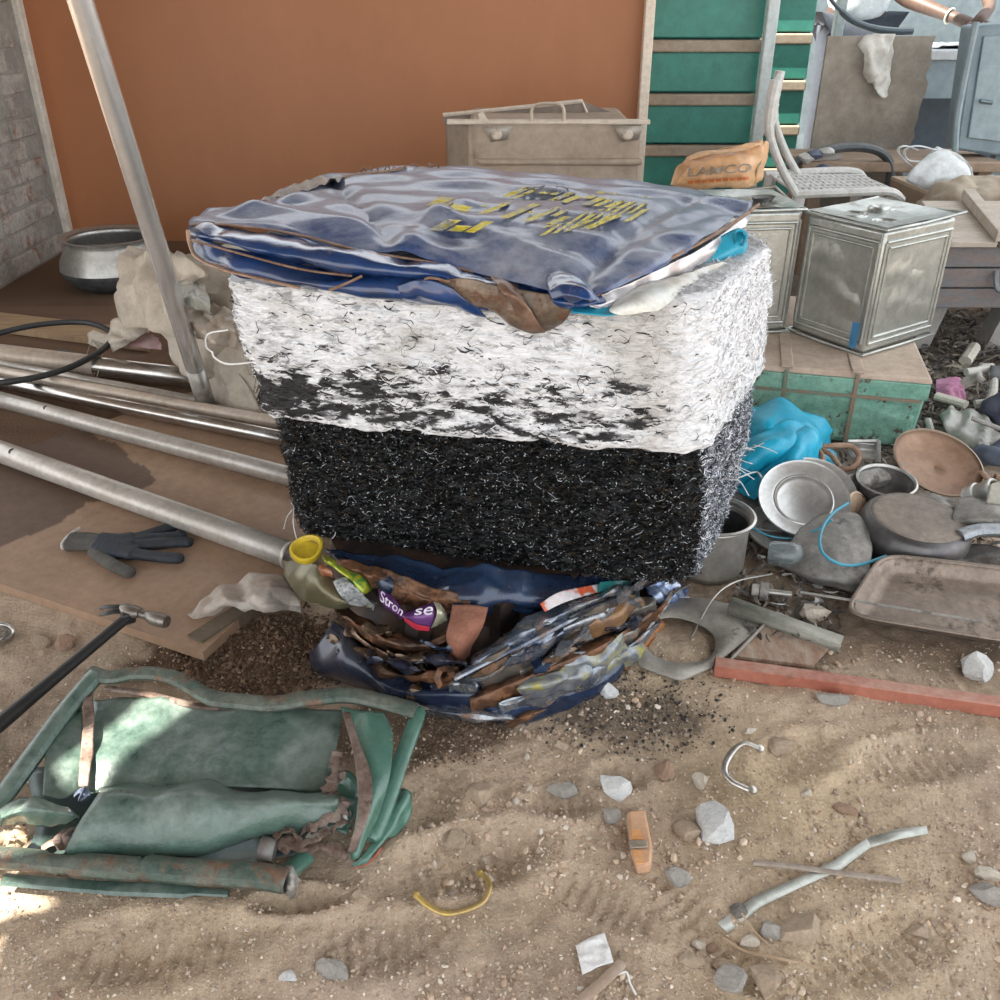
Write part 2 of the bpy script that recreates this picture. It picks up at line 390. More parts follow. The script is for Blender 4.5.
def fsheet(name, rows, mat, amp=.006, freq=14, seed=0, n=10, label=None, th=.0015):
    freq = freq*.62; amp = amp*1.35
    "crumpled sheet given as rows of (px, py, lift)"
    g = Geo(); g.sheet([[FB(*q) for q in r] for r in rows], n, amp, freq, seed)
    o = g.build(name, mat, heap, smooth=28, solid=th)
    if label: o['label'] = label
    return o
S = fsheet
# upper left: dark blue skin running under the black block
S('crumpled_sheet', [[(325, 548, .02), (400, 556, .0), (470, 566, .01), (540, 572, .02), (620, 580, .02)], [(335, 560, .06), (400, 578, .045), (470, 588, .05), (540, 590, .05), (610, 592, .04)], [(360, 572, .07), (420, 596, .05), (480, 606, .055), (545, 606, .05), (590, 600, .03)], [(375, 580, .02), (430, 610, .02), (485, 618, .03), (540, 614, .02), (570, 606, .01)]], DKBLUE, .007, 11, 1)
S('crumpled_sheet', [[(335, 556, .075), (380, 566, .07), (430, 586, .07), (470, 596, .06)], [(340, 566, .09), (385, 582, .085), (430, 602, .08), (470, 604, .07)], [(360, 580, .06), (395, 598, .06), (432, 612, .05), (465, 612, .05)]], RUSTY, .005, 16, 2)
S('crumpled_sheet', [[(282, 560, .03), (312, 562, .05), (350, 592, .05), (378, 604, .03)], [(285, 578, .07), (315, 585, .09), (345, 602, .07), (372, 608, .04)], [(300, 600, .06), (322, 605, .07), (345, 608, .05), (365, 610, .03)]], OLIVE, .003, 12, 3, label='folded olive tin side')
# brown folds in the middle left
for k, (y0, y1, s) in enumerate(((607, 626, 4), (622, 640, 5), (638, 656, 6), (654, 672, 7))):
    S('crumpled_sheet', [[(336+8*k, y0, .02), (380, y0+22, .03), (430, y0+30, .035), (460, y0+14, .03)], [(340+8*k, y0+8, .075), (385, y0+34, .085-.01*k), (430, y0+38, .08), (458, y0+22, .06)], [(348+8*k, y1, .03), (388, y1+24, .03), (430, y1+27, .03), (452, y1+14, .02)]], (RUSTY, BROWN, RUSTY, BROWN)[k], .005, 20, s)
# navy cone at the lower left
g = Geo(); c0 = FB(338, 628, .05); path = [c0, FB(328, 652, .05), FB(318, 662, .05), FB(312, 668, .06)]
S('crumpled_sheet', [[(335, 622, .03), (348, 632, .06), (372, 660, .06), (392, 690, .05)], [(322, 642, .08), (342, 650, .11), (368, 674, .10), (390, 694, .06)], [(308, 660, .07), (330, 672, .10), (360, 682, .08), (388, 697, .05)], [(312, 672, .02), (335, 680, .03), (360, 688, .03), (385, 699, .02)]], NAVY, .003, 10, 8, label='navy blue crumpled tin cone')
S('crumpled_sheet', [[(372, 655, .04), (400, 672, .05), (440, 678, .05), (480, 676, .05)], [(368, 676, .09), (400, 690, .09), (445, 693, .09), (500, 692, .08)], [(380, 694, .07), (420, 705, .08), (460, 712, .08), (505, 713, .07)]], DKBLUE, .004, 12, 9)
S('crumpled_sheet', [[(385, 690, .05), (430, 700, .06), (480, 708, .06), (512, 706, .05)], [(390, 700, .08), (432, 711, .09), (480, 717, .09), (515, 720, .07)], [(400, 706, .04), (435, 716, .05), (480, 722, .05), (512, 724, .04)]], STEELB, .003, 14, 10)
S('crumpled_sheet', [[(505, 712, .03), (530, 705, .05), (562, 698, .03)], [(506, 722, .06), (532, 716, .08), (560, 704, .05)], [(512, 728, .04), (530, 722, .04), (555, 710, .02)]], RUSTY, .003, 18, 11)
# rust-red flap hanging in the middle
S('hanging_flap', [[(452, 604, .09), (470, 604, .10), (488, 608, .09)], [(448, 622, .12), (466, 626, .135), (484, 622, .11)], [(446, 640, .11), (460, 648, .125), (478, 636, .10)], [(452, 662, .07), (460, 664, .075), (470, 656, .06)]], M('red_rust_flap', (.26, .105, .065), var=(.33, .15, .10), scale=30, rough=.7, bump=.5, bscale=200), .002, 15, 12, label='rust red flap of thin metal')
# folded blue-grey layers fanning to the right corner
fan = [((455, 678, 500, 650, 570, 612, 622, 590), 13, STEELB, .10, 13), ((450, 690, 500, 662, 570, 628, 640, 600), 15, STEELB, .085, 14), ((480, 680, 530, 655, 590, 628, 655, 605), 17, GREYT, .075, 15),
       ((470, 702, 530, 678, 600, 650, 668, 603), 14, RUSTY, .085, 16), ((500, 705, 550, 690, 610, 664, 660, 622), 14, STEELB, .08, 17), ((520, 690, 560, 668, 610, 648, 655, 615), 18, GREYT, .06, 18),
       ((490, 712, 545, 702, 600, 682, 645, 640), 13, DKBLUE, .06, 19), ((560, 690, 600, 672, 635, 652, 664, 620), 12, M('orange_rust', (.42, .18, .05), var=(.3, .12, .05), scale=25, rough=.7), .035, 20)]
for c, h_, mt, lf, sd_ in fan:
    q = [(c[i], c[i+1]) for i in range(0, 8, 2)]; w4 = (.7, 1.1, 1.1, .45)
    S('crumpled_sheet', [[(x, y-h_*w_*.9, lf-.045) for (x, y), w_ in zip(q, w4)], [(x, y-h_*w_*.2, lf+.012) for (x, y), w_ in zip(q, w4)], [(x, y+h_*w_*.75, lf-.01) for (x, y), w_ in zip(q, w4)], [(x+2, y+h_*w_, lf-.04) for (x, y), w_ in zip(q, w4)]], mt, .004, 16, sd_)
S('crumpled_sheet', [[(600, 602, .06), (630, 594, .06), (656, 604, .05)], [(590, 622, .09), (625, 612, .09), (658, 606, .06)], [(560, 645, .07), (610, 632, .07), (658, 610, .05)]], M('ochre_brown_tin', (.30, .17, .07), var=(.20, .12, .08), rust=(.36, .22, .05), scale=16, rough=.35, metal=.4), .003, 14, 21)
for k, (a, b, c) in enumerate((((545, 664), (600, 662), (622, 640)), ((520, 690), (570, 680), (640, 652)))):
    S('crumpled_sheet', [[(a[0], a[1]-8, .09), (b[0], b[1]-14, .10), (c[0], c[1]-8, .09)], [(a[0]-3, a[1], .105), (b[0], b[1], .115), (c[0]+3, c[1], .10)], [(a[0]+4, a[1]+8, .08), (b[0]+4, b[1]+8, .09), (c[0]+3, c[1]+7, .07)]], M('yellow_speckled_tin', (.13, .15, .20), var=(.34, .36, .34), rust=(.55, .50, .10), scale=25, rthr=.57, rscale=35, rough=.3, metal=.4), .003, 20, 30+k)
S('crumpled_sheet', [[(648, 585, .02), (668, 580, .03), (690, 590, .02)], [(652, 600, .05), (672, 594, .05), (690, 600, .03)], [(660, 608, .02), (672, 606, .02), (684, 608, .01)]], M('bright_blue_foil', (.05, .13, .34), var=(.5, .53, .58), scale=22, rough=.25, metal=.5), .005, 22, 33)
for k in range(7):      # torn edges at the right corner
    a = FB(640+4*k, 640-5*k, .07); b = FB(662+2*k, 606-2*k, .07); c = FB(672+3*k, 590-k, .06)
    g = Geo(); g.tube(curve([a, b, c], 5), .0022, 5, flat=.4); g.build('torn_edge', (GREYT, BROWN, STEELB)[k % 3], heap)
# folded rust collar with a hole, mid front
g = Geo(); c = FB(446, 676, .12); g.lathe([(.010, -.02), (.016, -.008), (.02, 0), (.012, .006), (.006, -.004)], 7, mtx(c, 1.1, .5, .2), wob=.16); g.build('torn_collar', RUSTY, heap)
# blue-grey tube-like fold running up right from the collar
g = Geo(); g.tube(curve([FB(455, 678, .125), FB(500, 655, .12), FB(545, 632, .11), FB(590, 608, .09), FB(622, 590, .06)], 6), [.007]*8+[.009]*8+[.007]*9, 8, flat=.55); g.build('rolled_fold', STEELB, heap)
rs = np.random.RandomState(44)
for k in range(26):      # narrow torn strips caught between the folds
    x0 = rs.uniform(345, 640); y0 = np.interp(x0, [340, 480, 640], [650, 690, 630])+rs.uniform(-45, 12); a = -.45 if x0 > 470 else .35; a += rs.uniform(-.25, .25); L_ = rs.uniform(25, 60); hw = rs.uniform(2.5, 6); lf = rs.uniform(.06, .12)
    q = [(x0+L_*t*math.cos(a), y0+L_*t*math.sin(a)+rs.uniform(-3, 3)) for t in (-.5, 0, .5)]
    S('torn_strip', [[(x, y-hw, lf-.02) for x, y in q], [(x, y, lf+.012) for x, y in q], [(x+1, y+hw, lf-.015) for x, y in q]], (RUSTY, BROWN, STEELB, GREYT, DKBLUE, NAVY)[rs.randint(6)], .004, 22, 300+k, n=5)
# printed pieces
YEL = M('yellow_print', (.62, .46, .03), var=(.5, .36, .03), scale=20, rough=.4)
g = Geo(); c = FB(307, 552, .07); mm = mtx(c, .25, -.1, .5); g.lathe([(.028, .0), (.03, .004), (.03, .012), (.026, .014), (.023, .010), (.022, .004)], 22, mm, wob=.08); g.disc(.022, .004, 22, mm); o = g.build('can_end', YEL, heap); o['label'] = 'yellow rim of squashed can'
GRN = M('green_print', (.09, .24, .05), var=(.38, .42, .04), scale=40, rough=.3, metal=.3, vthr=(.45, .55))
o = S('squashed_can', [[(322, 553, .07), (345, 566, .07), (366, 580, .07), (374, 586, .05)], [(326, 562, .095), (346, 576, .10), (362, 588, .09), (371, 590, .07)], [(332, 568, .06), (348, 582, .07), (360, 592, .06), (368, 592, .04)]], GRN, .004, 25, 40, label='green and yellow squashed can')
o = S('squashed_can', [[(318, 564, .07), (332, 570, .08)], [(320, 570, .09), (334, 574, .09)], [(324, 574, .06), (334, 578, .06)]], M('orange_red_print', (.45, .12, .05), var=(.3, .15, .08), rough=.3, scale=40), .002, 30, 41)
WHT = M('speckled_white_print', (.46, .47, .47), var=(.16, .18, .2), scale=160, rough=.4)
S('squashed_can', [[(334, 582, .08), (348, 576, .08), (362, 592, .07), (376, 602, .05)], [(340, 594, .10), (354, 588, .105), (364, 598, .09), (374, 606, .06)], [(350, 602, .06), (360, 606, .06), (368, 606, .05), (374, 610, .03)]], WHT, .002, 20, 42, label='speckled grey and white squashed can')
PUR = M('purple_print', (.115, .035, .17), var=(.16, .06, .22), scale=30, rough=.25, metal=.25)
can = S('squashed_can', [[(378, 589, .09), (392, 596, .10), (405, 611, .085), (418, 608, .10), (434, 603, .09)], [(380, 598, .115), (393, 607, .12), (404, 616, .10), (418, 616, .12), (436, 612, .11)], [(384, 606, .10), (394, 612, .11), (404, 618, .095), (416, 625, .11), (431, 627, .10)], [(388, 610, .07), (396, 615, .08), (405, 621, .07), (416, 629, .08), (429, 630, .07)]], PUR, .0, 20, 43, n=6, label='purple squashed can with white lettering')
o = S('can_end', [[(434, 602, .095), (440, 604, .10), (447, 614, .08)], [(437, 613, .12), (442, 614, .12), (447, 620, .09)], [(431, 628, .09), (437, 626, .09), (445, 622, .07)]], M('pale_green_metal', (.50, .52, .34), var=(.62, .62, .5), rough=.25, metal=.5), 0, 10, 44); o['label'] = 'pale green end of purple can'
S('printed_band', [[(404, 617, .105), (416, 624, .118), (430, 627, .105)], [(405, 621, .10), (416, 629, .11), (429, 631, .10)]], M('red_print', (.48, .03, .06), rough=.3), 0, 10, 45)
S('printed_label', [[(540, 604, .07), (560, 592, .08), (600, 584, .05)], [(545, 612, .08), (566, 602, .09), (606, 590, .06)]], M('white_red_print', (.62, .58, .60), var=(.62, .12, .05), scale=18, rough=.3, vthr=(.5, .55)), .001, 10, 46, label='white and red printed strip')
S('printed_label', [[(600, 582, .06), (625, 580, .05), (645, 584, .03)], [(598, 592, .07), (620, 588, .06), (640, 590, .04)]], M('teal_print', (.03, .22, .22), rough=.3), .001, 10, 47)
def px_text(body, quad, mat, parent, name='lettering', lift=.12, proj=None):
    "letters laid on a surface: quad = pixel corners (tl, tr, br, bl)"
    v, f = text_mesh(body, 1.0, .01); a = np.array(v); lo = a.min(0); hi = a.max(0); out = []
    for x, y, _ in a:
        u = (x-lo[0])/(hi[0]-lo[0]); t = (hi[1]-y)/(hi[1]-lo[1]); tl, tr, br, bl = [np.array(q, float) for q in quad]
        q = (tl*(1-u)+tr*u)*(1-t)+(bl*(1-u)+br*u)*t; out.append(proj(q[0], q[1]) if proj else FB(q[0], q[1], lift))
    g = Geo(); g.add(out, f); return g.build(name, mat, parent, smooth=0)
LET = M('white_lettering', (.62, .58, .68), var=(.35, .28, .42), scale=60, rough=.4)
px_text('Stron', [(381, 590), (405, 609), (401, 616), (380, 601)], LET, heap, lift=.128)
px_text('se', [(416, 609), (434, 606), (432, 615), (414, 615)], LET, heap, lift=.131)

# 2. shredded block: black below, white above
OUT = {.17: [(-.375, 1.44), (-.1, 1.365), (.15, 1.305), (.30, 1.275), (.345, 1.30), (.41, 1.45), (.47, 1.62), (.42, 1.82), (.0, 1.92), (-.33, 1.93), (-.40, 1.7)],
       .43: [(-.375, 1.40), (-.1, 1.335), (.13, 1.29), (.27, 1.262), (.325, 1.295), (.40, 1.44), (.475, 1.60), (.43, 1.82), (.0, 1.92), (-.34, 1.93), (-.41, 1.68)],
       .66: [(-.415, 1.375), (-.12, 1.325), (.10, 1.285), (.25, 1.27), (.305, 1.305), (.39, 1.46), (.468, 1.60), (.43, 1.82), (.0, 1.92), (-.36, 1.93), (-.44, 1.66)]}
def outline(z, N):
    ks = sorted(OUT); p = np.array([[np.interp(z, ks, [OUT[k][i][j] for k in ks]) for j in (0, 1)] for i in range(11)])
    p = np.concatenate([p, p[:1]])
    # Catmull-Rom closed
    q = np.concatenate([p[-2:-1], p, p[1:2]]); out = []
    for i in range(11):
        a, b, c, d = q[i], q[i+1], q[i+2], q[i+3]
        for t in np.arange(16)/16: out.append(.5*(2*b+(c-a)*t*.7+(2*a-5*b+4*c-d)*t*t+(3*b-a-3*c+d)*t**3) if False else b+(c-b)*t)
    o = np.array(out)
    for _ in range(3): o = (np.roll(o, 1, 0)+o*2+np.roll(o, -1, 0))/4
    o = np.concatenate([o, o[:1]]); s_ = np.concatenate([[0], np.cumsum(np.linalg.norm(np.diff(o, axis=0), axis=1))])
    u = np.linspace(0, s_[-1], N, endpoint=False); return np.stack([np.interp(u, s_, o[:, 0]), np.interp(u, s_, o[:, 1])], -1)
def surf(z0, z1, N, Mz, disp):
    zz = np.linspace(z0, z1, Mz); A = np.array([np.concatenate([outline(z, N), np.full((N, 1), z)], 1) for z in zz])
    T = np.roll(A, -1, 1)-np.roll(A, 1, 1); Nn = np.stack([T[..., 1], -T[..., 0], 0*T[..., 0]], -1); Nn /= np.linalg.norm(Nn, axis=-1, keepdims=True)
    return A+Nn*disp(A)[..., None], Nn, T/np.linalg.norm(T, axis=-1, keepdims=True)
bale = thing('shredded_bale', 'tall block of shredded strips, white upper half and glossy black lower half', 'scrap bale', (0, 1.6, .17))
def closed(A, extra_top=None):
    h, n, _ = A.shape; g = Geo(); f = [(i*n+j, i*n+(j+1) % n, (i+1)*n+(j+1) % n, (i+1)*n+j) for i in range(h-1) for j in range(n)]
    g.add(A.reshape(-1, 3), f+[tuple(range(n-1, -1, -1)), tuple(range((h-1)*n, h*n))]); return g
def dblack(A): return .006*vnoise(A*np.array([60, 60, 200]), 1)+.005*vnoise(A*np.array([20, 20, 60]), 2)-.004+.012*vnoise(A*np.array([7, 7, 9]), 3)
Ab, Nb, Tb = surf(.165, .455, 520, 60, dblack)
Ab[:6] -= Nb[:6]*np.linspace(.03, 0, 6)[:, None, None]
BLK = M('black_shreds', (.02, .02, .02), vcol=True, rough=.3, metal=.0, spec=.2, grime=0)
g = closed(Ab); nn = len(g.v); g.c = np.tile(np.array([[.005, .005, .005]]), (nn, 1)); black = g.build('black_layer', BLK, bale, smooth=0)
black['label'] = 'glossy black shredded lower half'
def strands(A, Nn, T, n, seed, ln, wd, col, side_col, zr=(0, 1), tilt=.5, lift=(.0, .008), curl=.25, twist=.9, out=.25):
    rs = np.random.RandomState(seed); h, w_, _ = A.shape; ok = []
    i = rs.randint(int(h*zr[0]), int(h*zr[1]), n*3); j = rs.randint(0, w_, n*3); p = A[i, j]; nr = Nn[i, j]
    vis = (nr[:, 1] < .25) | (nr[:, 0] > .6); i, j = i[vis][:n], j[vis][:n]; p, nr, t = A[i, j].copy(), Nn[i, j], T[i, j].copy(); n = len(p)
    tg = t+np.array([0, 0, 1])*rs.normal(size=(n, 1))*tilt+nr*rs.normal(size=(n, 1))*out; tg /= np.linalg.norm(tg, axis=1, keepdims=True)
    p += nr*rs.uniform(*lift, (n, 1))
    v, f, m = ribbons(p, tg, nr, rs.uniform(*ln, n), rs.uniform(*wd, n), curl, seed, twist=twist)
    right = nr[:, 0] > .55; c = np.where(right[:, None], side_col(rs, n, p), col(rs, n, p)); return v, f, np.repeat(c, m, 0)  # right face takes paler strands: light from the right put into colour
def cblack(rs, n, p):
    v = rs.rand(n, 1); c = np.where(v < .88, np.array([[.0035, .004, .0045]])*rs.uniform(.5, 2.0, (n, 1)), np.where(v < .94, np.array([[.02, .03, .04]]), np.where(v < .985, np.array([[.07, .05, .03]]), np.array([[.36, .40, .43]]))))  # rare pale strands stand in for glints on the black
    return c
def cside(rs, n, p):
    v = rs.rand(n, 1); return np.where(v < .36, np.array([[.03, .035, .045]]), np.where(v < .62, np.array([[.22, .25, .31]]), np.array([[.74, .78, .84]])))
v, f, c = strands(Ab, Nb, Tb, 42000, 5, (.006, .020), (.0006, .0017), cblack, cside, tilt=.6, lift=(-.001, .005), curl=.35, out=.4)
o = mesh_obj('loose_strands', v, f.tolist(), BLK, black, smooth=0, col=c); o['kind'] = 'stuff'
v, f, c = strands(Ab, Nb, Tb, 5200, 55, (.0016, .005), (.0007, .0018), lambda rs, n, p: np.array([[.30, .33, .36]])*rs.uniform(.2, 1.5, (n, 1)), lambda rs, n, p: np.array([[.8, .84, .9]])*rs.uniform(.4, 1.1, (n, 1)), tilt=1.0, lift=(.003, .007), curl=.1, out=.6)
o = mesh_obj('painted_glints', v, f.tolist(), BLK, black, smooth=0, col=c); o['kind'] = 'stuff'  # pale specks painted in place of sparkle on the black shreds
def dwhite(A):
    z = A[..., 2]; lip = .010*np.exp(-((z-.452)/.016)**2)
    return .0030*vnoise(A*np.array([35, 35, 160]), 21)+.0022*vnoise(A*np.array([90, 90, 260]), 22)+.008*vnoise(A*np.array([9, 9, 22]), 23)+lip+.012*np.sin((z-.44)/.22*3.14)
Aw, Nw, Tw = surf(.438, .672, 620, 90, dwhite)
# ragged hem that sags between corners
hem = .007*vnoise(np.stack([Aw[0, :, 0]*14, Aw[0, :, 1]*14, 0*Aw[0, :, 0]], -1), 9)+.004*vnoise(Aw[0]*60, 19)
for k in range(14): Aw[k, :, 2] += hem*(1-k/14)-.004*(1-k/14)
Aw[0] -= Nw[0]*.012
Aw[-5:] -= Nw[-5:]*(np.linspace(0, 1, 5)**2*.012)[:, None, None]
def white_col(q):
    "white shreds with dark gaps that crowd towards the lower edge, brown grime right of the middle"
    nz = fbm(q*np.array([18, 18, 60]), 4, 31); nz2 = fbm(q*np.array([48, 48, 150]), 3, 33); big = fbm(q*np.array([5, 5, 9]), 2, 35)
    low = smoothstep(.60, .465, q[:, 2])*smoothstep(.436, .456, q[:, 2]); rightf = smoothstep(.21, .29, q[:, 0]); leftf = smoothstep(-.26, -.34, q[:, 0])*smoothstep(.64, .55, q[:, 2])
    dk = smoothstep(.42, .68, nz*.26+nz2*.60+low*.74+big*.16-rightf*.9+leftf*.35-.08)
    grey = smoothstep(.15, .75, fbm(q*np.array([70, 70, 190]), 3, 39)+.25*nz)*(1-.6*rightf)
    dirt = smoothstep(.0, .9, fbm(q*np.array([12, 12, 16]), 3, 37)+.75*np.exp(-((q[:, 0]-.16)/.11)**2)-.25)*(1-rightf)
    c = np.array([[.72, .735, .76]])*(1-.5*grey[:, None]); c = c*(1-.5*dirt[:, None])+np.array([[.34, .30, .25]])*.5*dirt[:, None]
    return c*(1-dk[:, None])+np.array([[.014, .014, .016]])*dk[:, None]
g = closed(Aw); g.c = white_col(np.array(g.v))
WHI = M('white_shreds', (.8, .8, .8), vcol=True, rough=.65, grime=0)
white = g.build('white_layer', WHI, bale, smooth=0); white['label'] = 'white shredded upper half with dark flecks'
def cwhite(rs, n, p):
    c = white_col(p+rs.normal(size=(n, 3))*np.array([.004, .004, .002])); v = rs.rand(n, 1)
    return np.where(v < .02, np.array([[.02, .02, .022]]), c*rs.uniform(.85, 1.1, (n, 1)))
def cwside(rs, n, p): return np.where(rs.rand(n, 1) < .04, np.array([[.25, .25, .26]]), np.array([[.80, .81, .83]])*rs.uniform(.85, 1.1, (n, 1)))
v, f, c = strands(Aw, Nw, Tw, 15000, 6, (.006, .024), (.0012, .0036), cwhite, cwside, zr=(.04, .97), tilt=.2, lift=(-.0005, .0015), curl=.18, twist=.35, out=.06)
o = mesh_obj('loose_strands', v, f.tolist(), WHI, white, smooth=0, col=c); o['kind'] = 'stuff'
v, f, c = strands(Aw, Nw, Tw, 420, 16, (.008, .028), (.0008, .0018), lambda rs, n, p: np.full((n, 3), .015), lambda rs, n, p: np.full((n, 3), .5), zr=(.1, .96), tilt=.7, lift=(.002, .006), curl=.6)
o = mesh_obj('black_curls', v, f.tolist(), BLK, white, smooth=0, col=c); o['kind'] = 'stuff'
# shreds lying on the upper face, where the drum leaves it bare
rs = np.random.RandomState(77); n = 5200; pos = np.stack([rs.uniform(.02, .47, n), rs.uniform(1.26, 1.85, n), rs.uniform(.670, .676, n)], -1); ol = outline(.66, 200)
def inside(p):
    ins = np.zeros(len(p), bool)
    for i in range(len(ol)):
        a, b = ol[i], ol[i-1]; ins ^= ((a[1] > p[:, 1]) != (b[1] > p[:, 1])) & (p[:, 0] < (b[0]-a[0])*(p[:, 1]-a[1])/(b[1]-a[1]+1e-12)+a[0])
    return ins
pos = pos[inside(pos)]; n = len(pos); a = rs.uniform(0, 6.28, n); tg0 = np.stack([np.cos(a), np.sin(a), rs.normal(size=n)*.12], -1)
v, f, m = ribbons(pos, tg0, np.tile([0, 0, 1.], (n, 1)), rs.uniform(.008, .03, n), rs.uniform(.0015, .004, n), .25, 78, twist=.5)
o = mesh_obj('top_shreds', v, f.tolist(), WHI, white, smooth=0, col=np.repeat(np.array([[.78, .79, .81]])*rs.uniform(.55, 1.08, (n, 1)), m, 0)); o['kind'] = 'stuff'
# stray loops sticking out
for k, (pts, r) in enumerate((([(212, 352, .60), (206, 346, .60), (208, 334, .61), (228, 330, .61)], .0014), ([(255, 362, .58), (228, 364, .585), (215, 358, .59), (212, 352, .60)], .0014),)):
    g = Geo(); g.tube(curve([P(a, b, c) for a, b, c in pts], 5), r, 5); g.build('loose_loop', WHI if False else M('white_strip', (.75, .76, .76), rough=.5), white)
rs = np.random.RandomState(3)
for k in range(16):      # wisps at the right-hand edge and below
    if k < 10: p0 = P(738+rs.uniform(-8, 10), 400+rs.uniform(0, 120), .30); dv = Vector((.03, -.01, rs.uniform(-.02, .01)))
    else: p0 = P(300+rs.uniform(-20, 40), 530+rs.uniform(-25, 8), .20); dv = Vector((rs.uniform(-.01, .01), -.02, -.02))
    p0.y = min(p0.y, 1.56) if k < 10 else p0.y
    g = Geo(); g.tube(curve([p0-dv*.6, p0+Vector(rs.uniform(-.006, .006, 3)), p0+dv*.7+Vector(rs.uniform(-.008, .008, 3))], 5), .0008, 4); g.build('loose_wisp', MATS['white_strip'], black)

# 3. crushed blue drum on top
slab = thing('crushed_blue_drum', 'crushed blue metal drum with worn yellow lettering lying on the white shredded block', 'scrap bale', (0, 1.6, .67))
BLUE = M('blue_drum_paint', (.010, .040, .15), var=(.05, .09, .20), rust=(.22, .12, .08), scale=9, rthr=.64, rsoft=.03, rscale=11, rough=.26, dust=(.50, .50, .53), damt=.33, coat=.4, bump=.2, bscale=45)
BLUEF = M('blue_drum_side', (.012, .05, .18), var=(.018, .035, .09), rust=(.22, .11, .07), scale=9, rthr=.62, rsoft=.03, rscale=14, rough=.16, coat=.6, bump=.12, bscale=60)
RIM = M('rusty_rim', (.36, .24, .17), var=(.24, .14, .09), rust=(.30, .15, .08), scale=25, rough=.5, metal=.3, bump=.3)
top = [[(255, 209, .71), (292, 187, .72), (345, 176, .725), (430, 167, .73), (520, 174, .725), (610, 182, .72), (690, 190, .72), (753, 202, .712)],
       [(228, 212, .72), (288, 197, .73), (350, 192, .737), (435, 186, .735), (525, 192, .735), (610, 200, .732), (690, 205, .728), (750, 207, .714)],
       [(208, 215, .73), (280, 207, .737), (350, 209, .738), (440, 210, .733), (530, 217, .735), (612, 224, .73), (688, 226, .725), (735, 217, .716)],
       [(198, 218, .735), (272, 215, .742), (348, 225, .737), (440, 236, .722), (530, 246, .722), (606, 252, .722), (668, 248, .720), (712, 234, .716)],
       [(192, 222, .738), (266, 223, .743), (345, 238, .73), (440, 257, .71), (528, 275, .70), (592, 284, .703), (640, 270, .71), (690, 249, .712)],
       [(190, 226, .735), (262, 229, .738), (340, 246, .722), (440, 264, .703), (525, 287, .69), (590, 294, .695), (632, 281, .70), (682, 254, .708)]]
tg_ = upsample([[P(*q) for q in r] for r in top], 14, .0048, 5.0, 4, 4)
# long bent creases across the lid
for (ax, ay, bx, by, dep, wd) in ((330, 190, 390, 250, -.012, .012), (400, 258, 470, 215, .010, .02), (430, 232, 560, 262, .009, .02), (560, 290, 690, 205, -.011, .012), (470, 195, 640, 215, .006, .03), (250, 232, 350, 200, .008, .014), (600, 262, 740, 212, -.006, .012)):
    a, b = P(ax, ay, .71), P(bx, by, .71); d = (b-a).normalized(); L_ = (b-a).length
    u = (tg_[..., 0]-a.x)*d.x+(tg_[..., 1]-a.y)*d.y; v = -(tg_[..., 0]-a.x)*d.y+(tg_[..., 1]-a.y)*d.x
    tg_[..., 2] += dep*np.exp(-(v/(wd*.9+.006))**2)*smoothstep(-.06, .03, u)*smoothstep(L_+.06, L_-.03, u)
g = Geo(); g.grid(tg_); lid = g.build('lid_sheet', BLUE, slab, smooth=30, solid=.002, offset=-1)
def ssheet(name, rows, mat, amp=.004, freq=12, seed=0, n=8, label=None, th=.0015):
    g = Geo(); g.sheet([[P(*q) for q in r] for r in rows], n, amp, freq, seed); o = g.build(name, mat, slab, smooth=28, solid=th)
    if label: o['label'] = label
    return o
# front: rolled rim, two folded tiers of blue side, hanging over the edge of the white block
def SF(px, py, off=.02):
    d = ray(px, py); t = 1.3
    for _ in range(12): t = (np.interp(d.x*t, [-.60, -.415, -.12, .10, .25, .40], [1.52, 1.375, 1.325, 1.285, 1.27, 1.30])-off)/d.y
    t = float(t); return Vector((d.x*t, d.y*t, CAMZ+d.z*t))
def sfs(name, rows, mat, amp=.003, freq=9, seed=0, n=9, label=None, th=.0015):
    g = Geo(); g.sheet([[(P(*q[:3]) if len(q) == 3 and q[2] > .5 else SF(*q)) for q in r] for r in rows], n, amp, freq, seed); o = g.build(name, mat, slab, smooth=26, solid=th)
    if label: o['label'] = label
    return o
sfs('side_fold', [[(190, 225, .735), (230, 226, .738), (295, 235, .732), (362, 252, .716), (440, 264, .703), (500, 279, .69), (535, 289, .688)], [(186, 233, .0), (232, 237, .02), (298, 248, .03), (366, 262, .03), (440, 273, .028), (500, 288, .03), (538, 298, .03)], [(189, 240, .0), (236, 247, .035), (300, 260, .045), (368, 272, .04), (440, 280, .03), (500, 294, .04), (540, 302, .04)], [(196, 243, .01), (242, 251, .005), (302, 264, .005), (370, 276, .008), (440, 283, .012), (500, 297, .02), (540, 303, .02)]], BLUEF, .004, 8, 51)
sfs('side_fold', [[(196, 238, .012), (240, 250, .012), (300, 265, .015), (370, 276, .014), (440, 281, .014), (480, 290, .014)], [(192, 250, .01), (236, 262, .035), (300, 278, .045), (370, 286, .04), (440, 292, .04), (484, 300, .035)], [(200, 262, .02), (240, 273, .04), (300, 287, .045), (370, 295, .04), (440, 302, .035), (488, 312, .03)], [(215, 264, .01), (248, 275, .012), (302, 288, .014), (370, 296, .012), (440, 303, .01), (488, 313, .01)]], BLUEF, .004, 9, 52)
for pts, r_, m_ in ((((258, 209, .712), (212, 214, .73), (191, 224, .738)), .004, RIM), (((191, 224, .738), (230, 225, .741), (295, 234, .735), (362, 251, .719), (435, 263, .706), (495, 277, .693)), .003, RIM)):
    g = Geo(); g.tube(curve([P(*q) for q in pts], 6), r_, 7, flat=.6); g.build('rim', m_, slab)
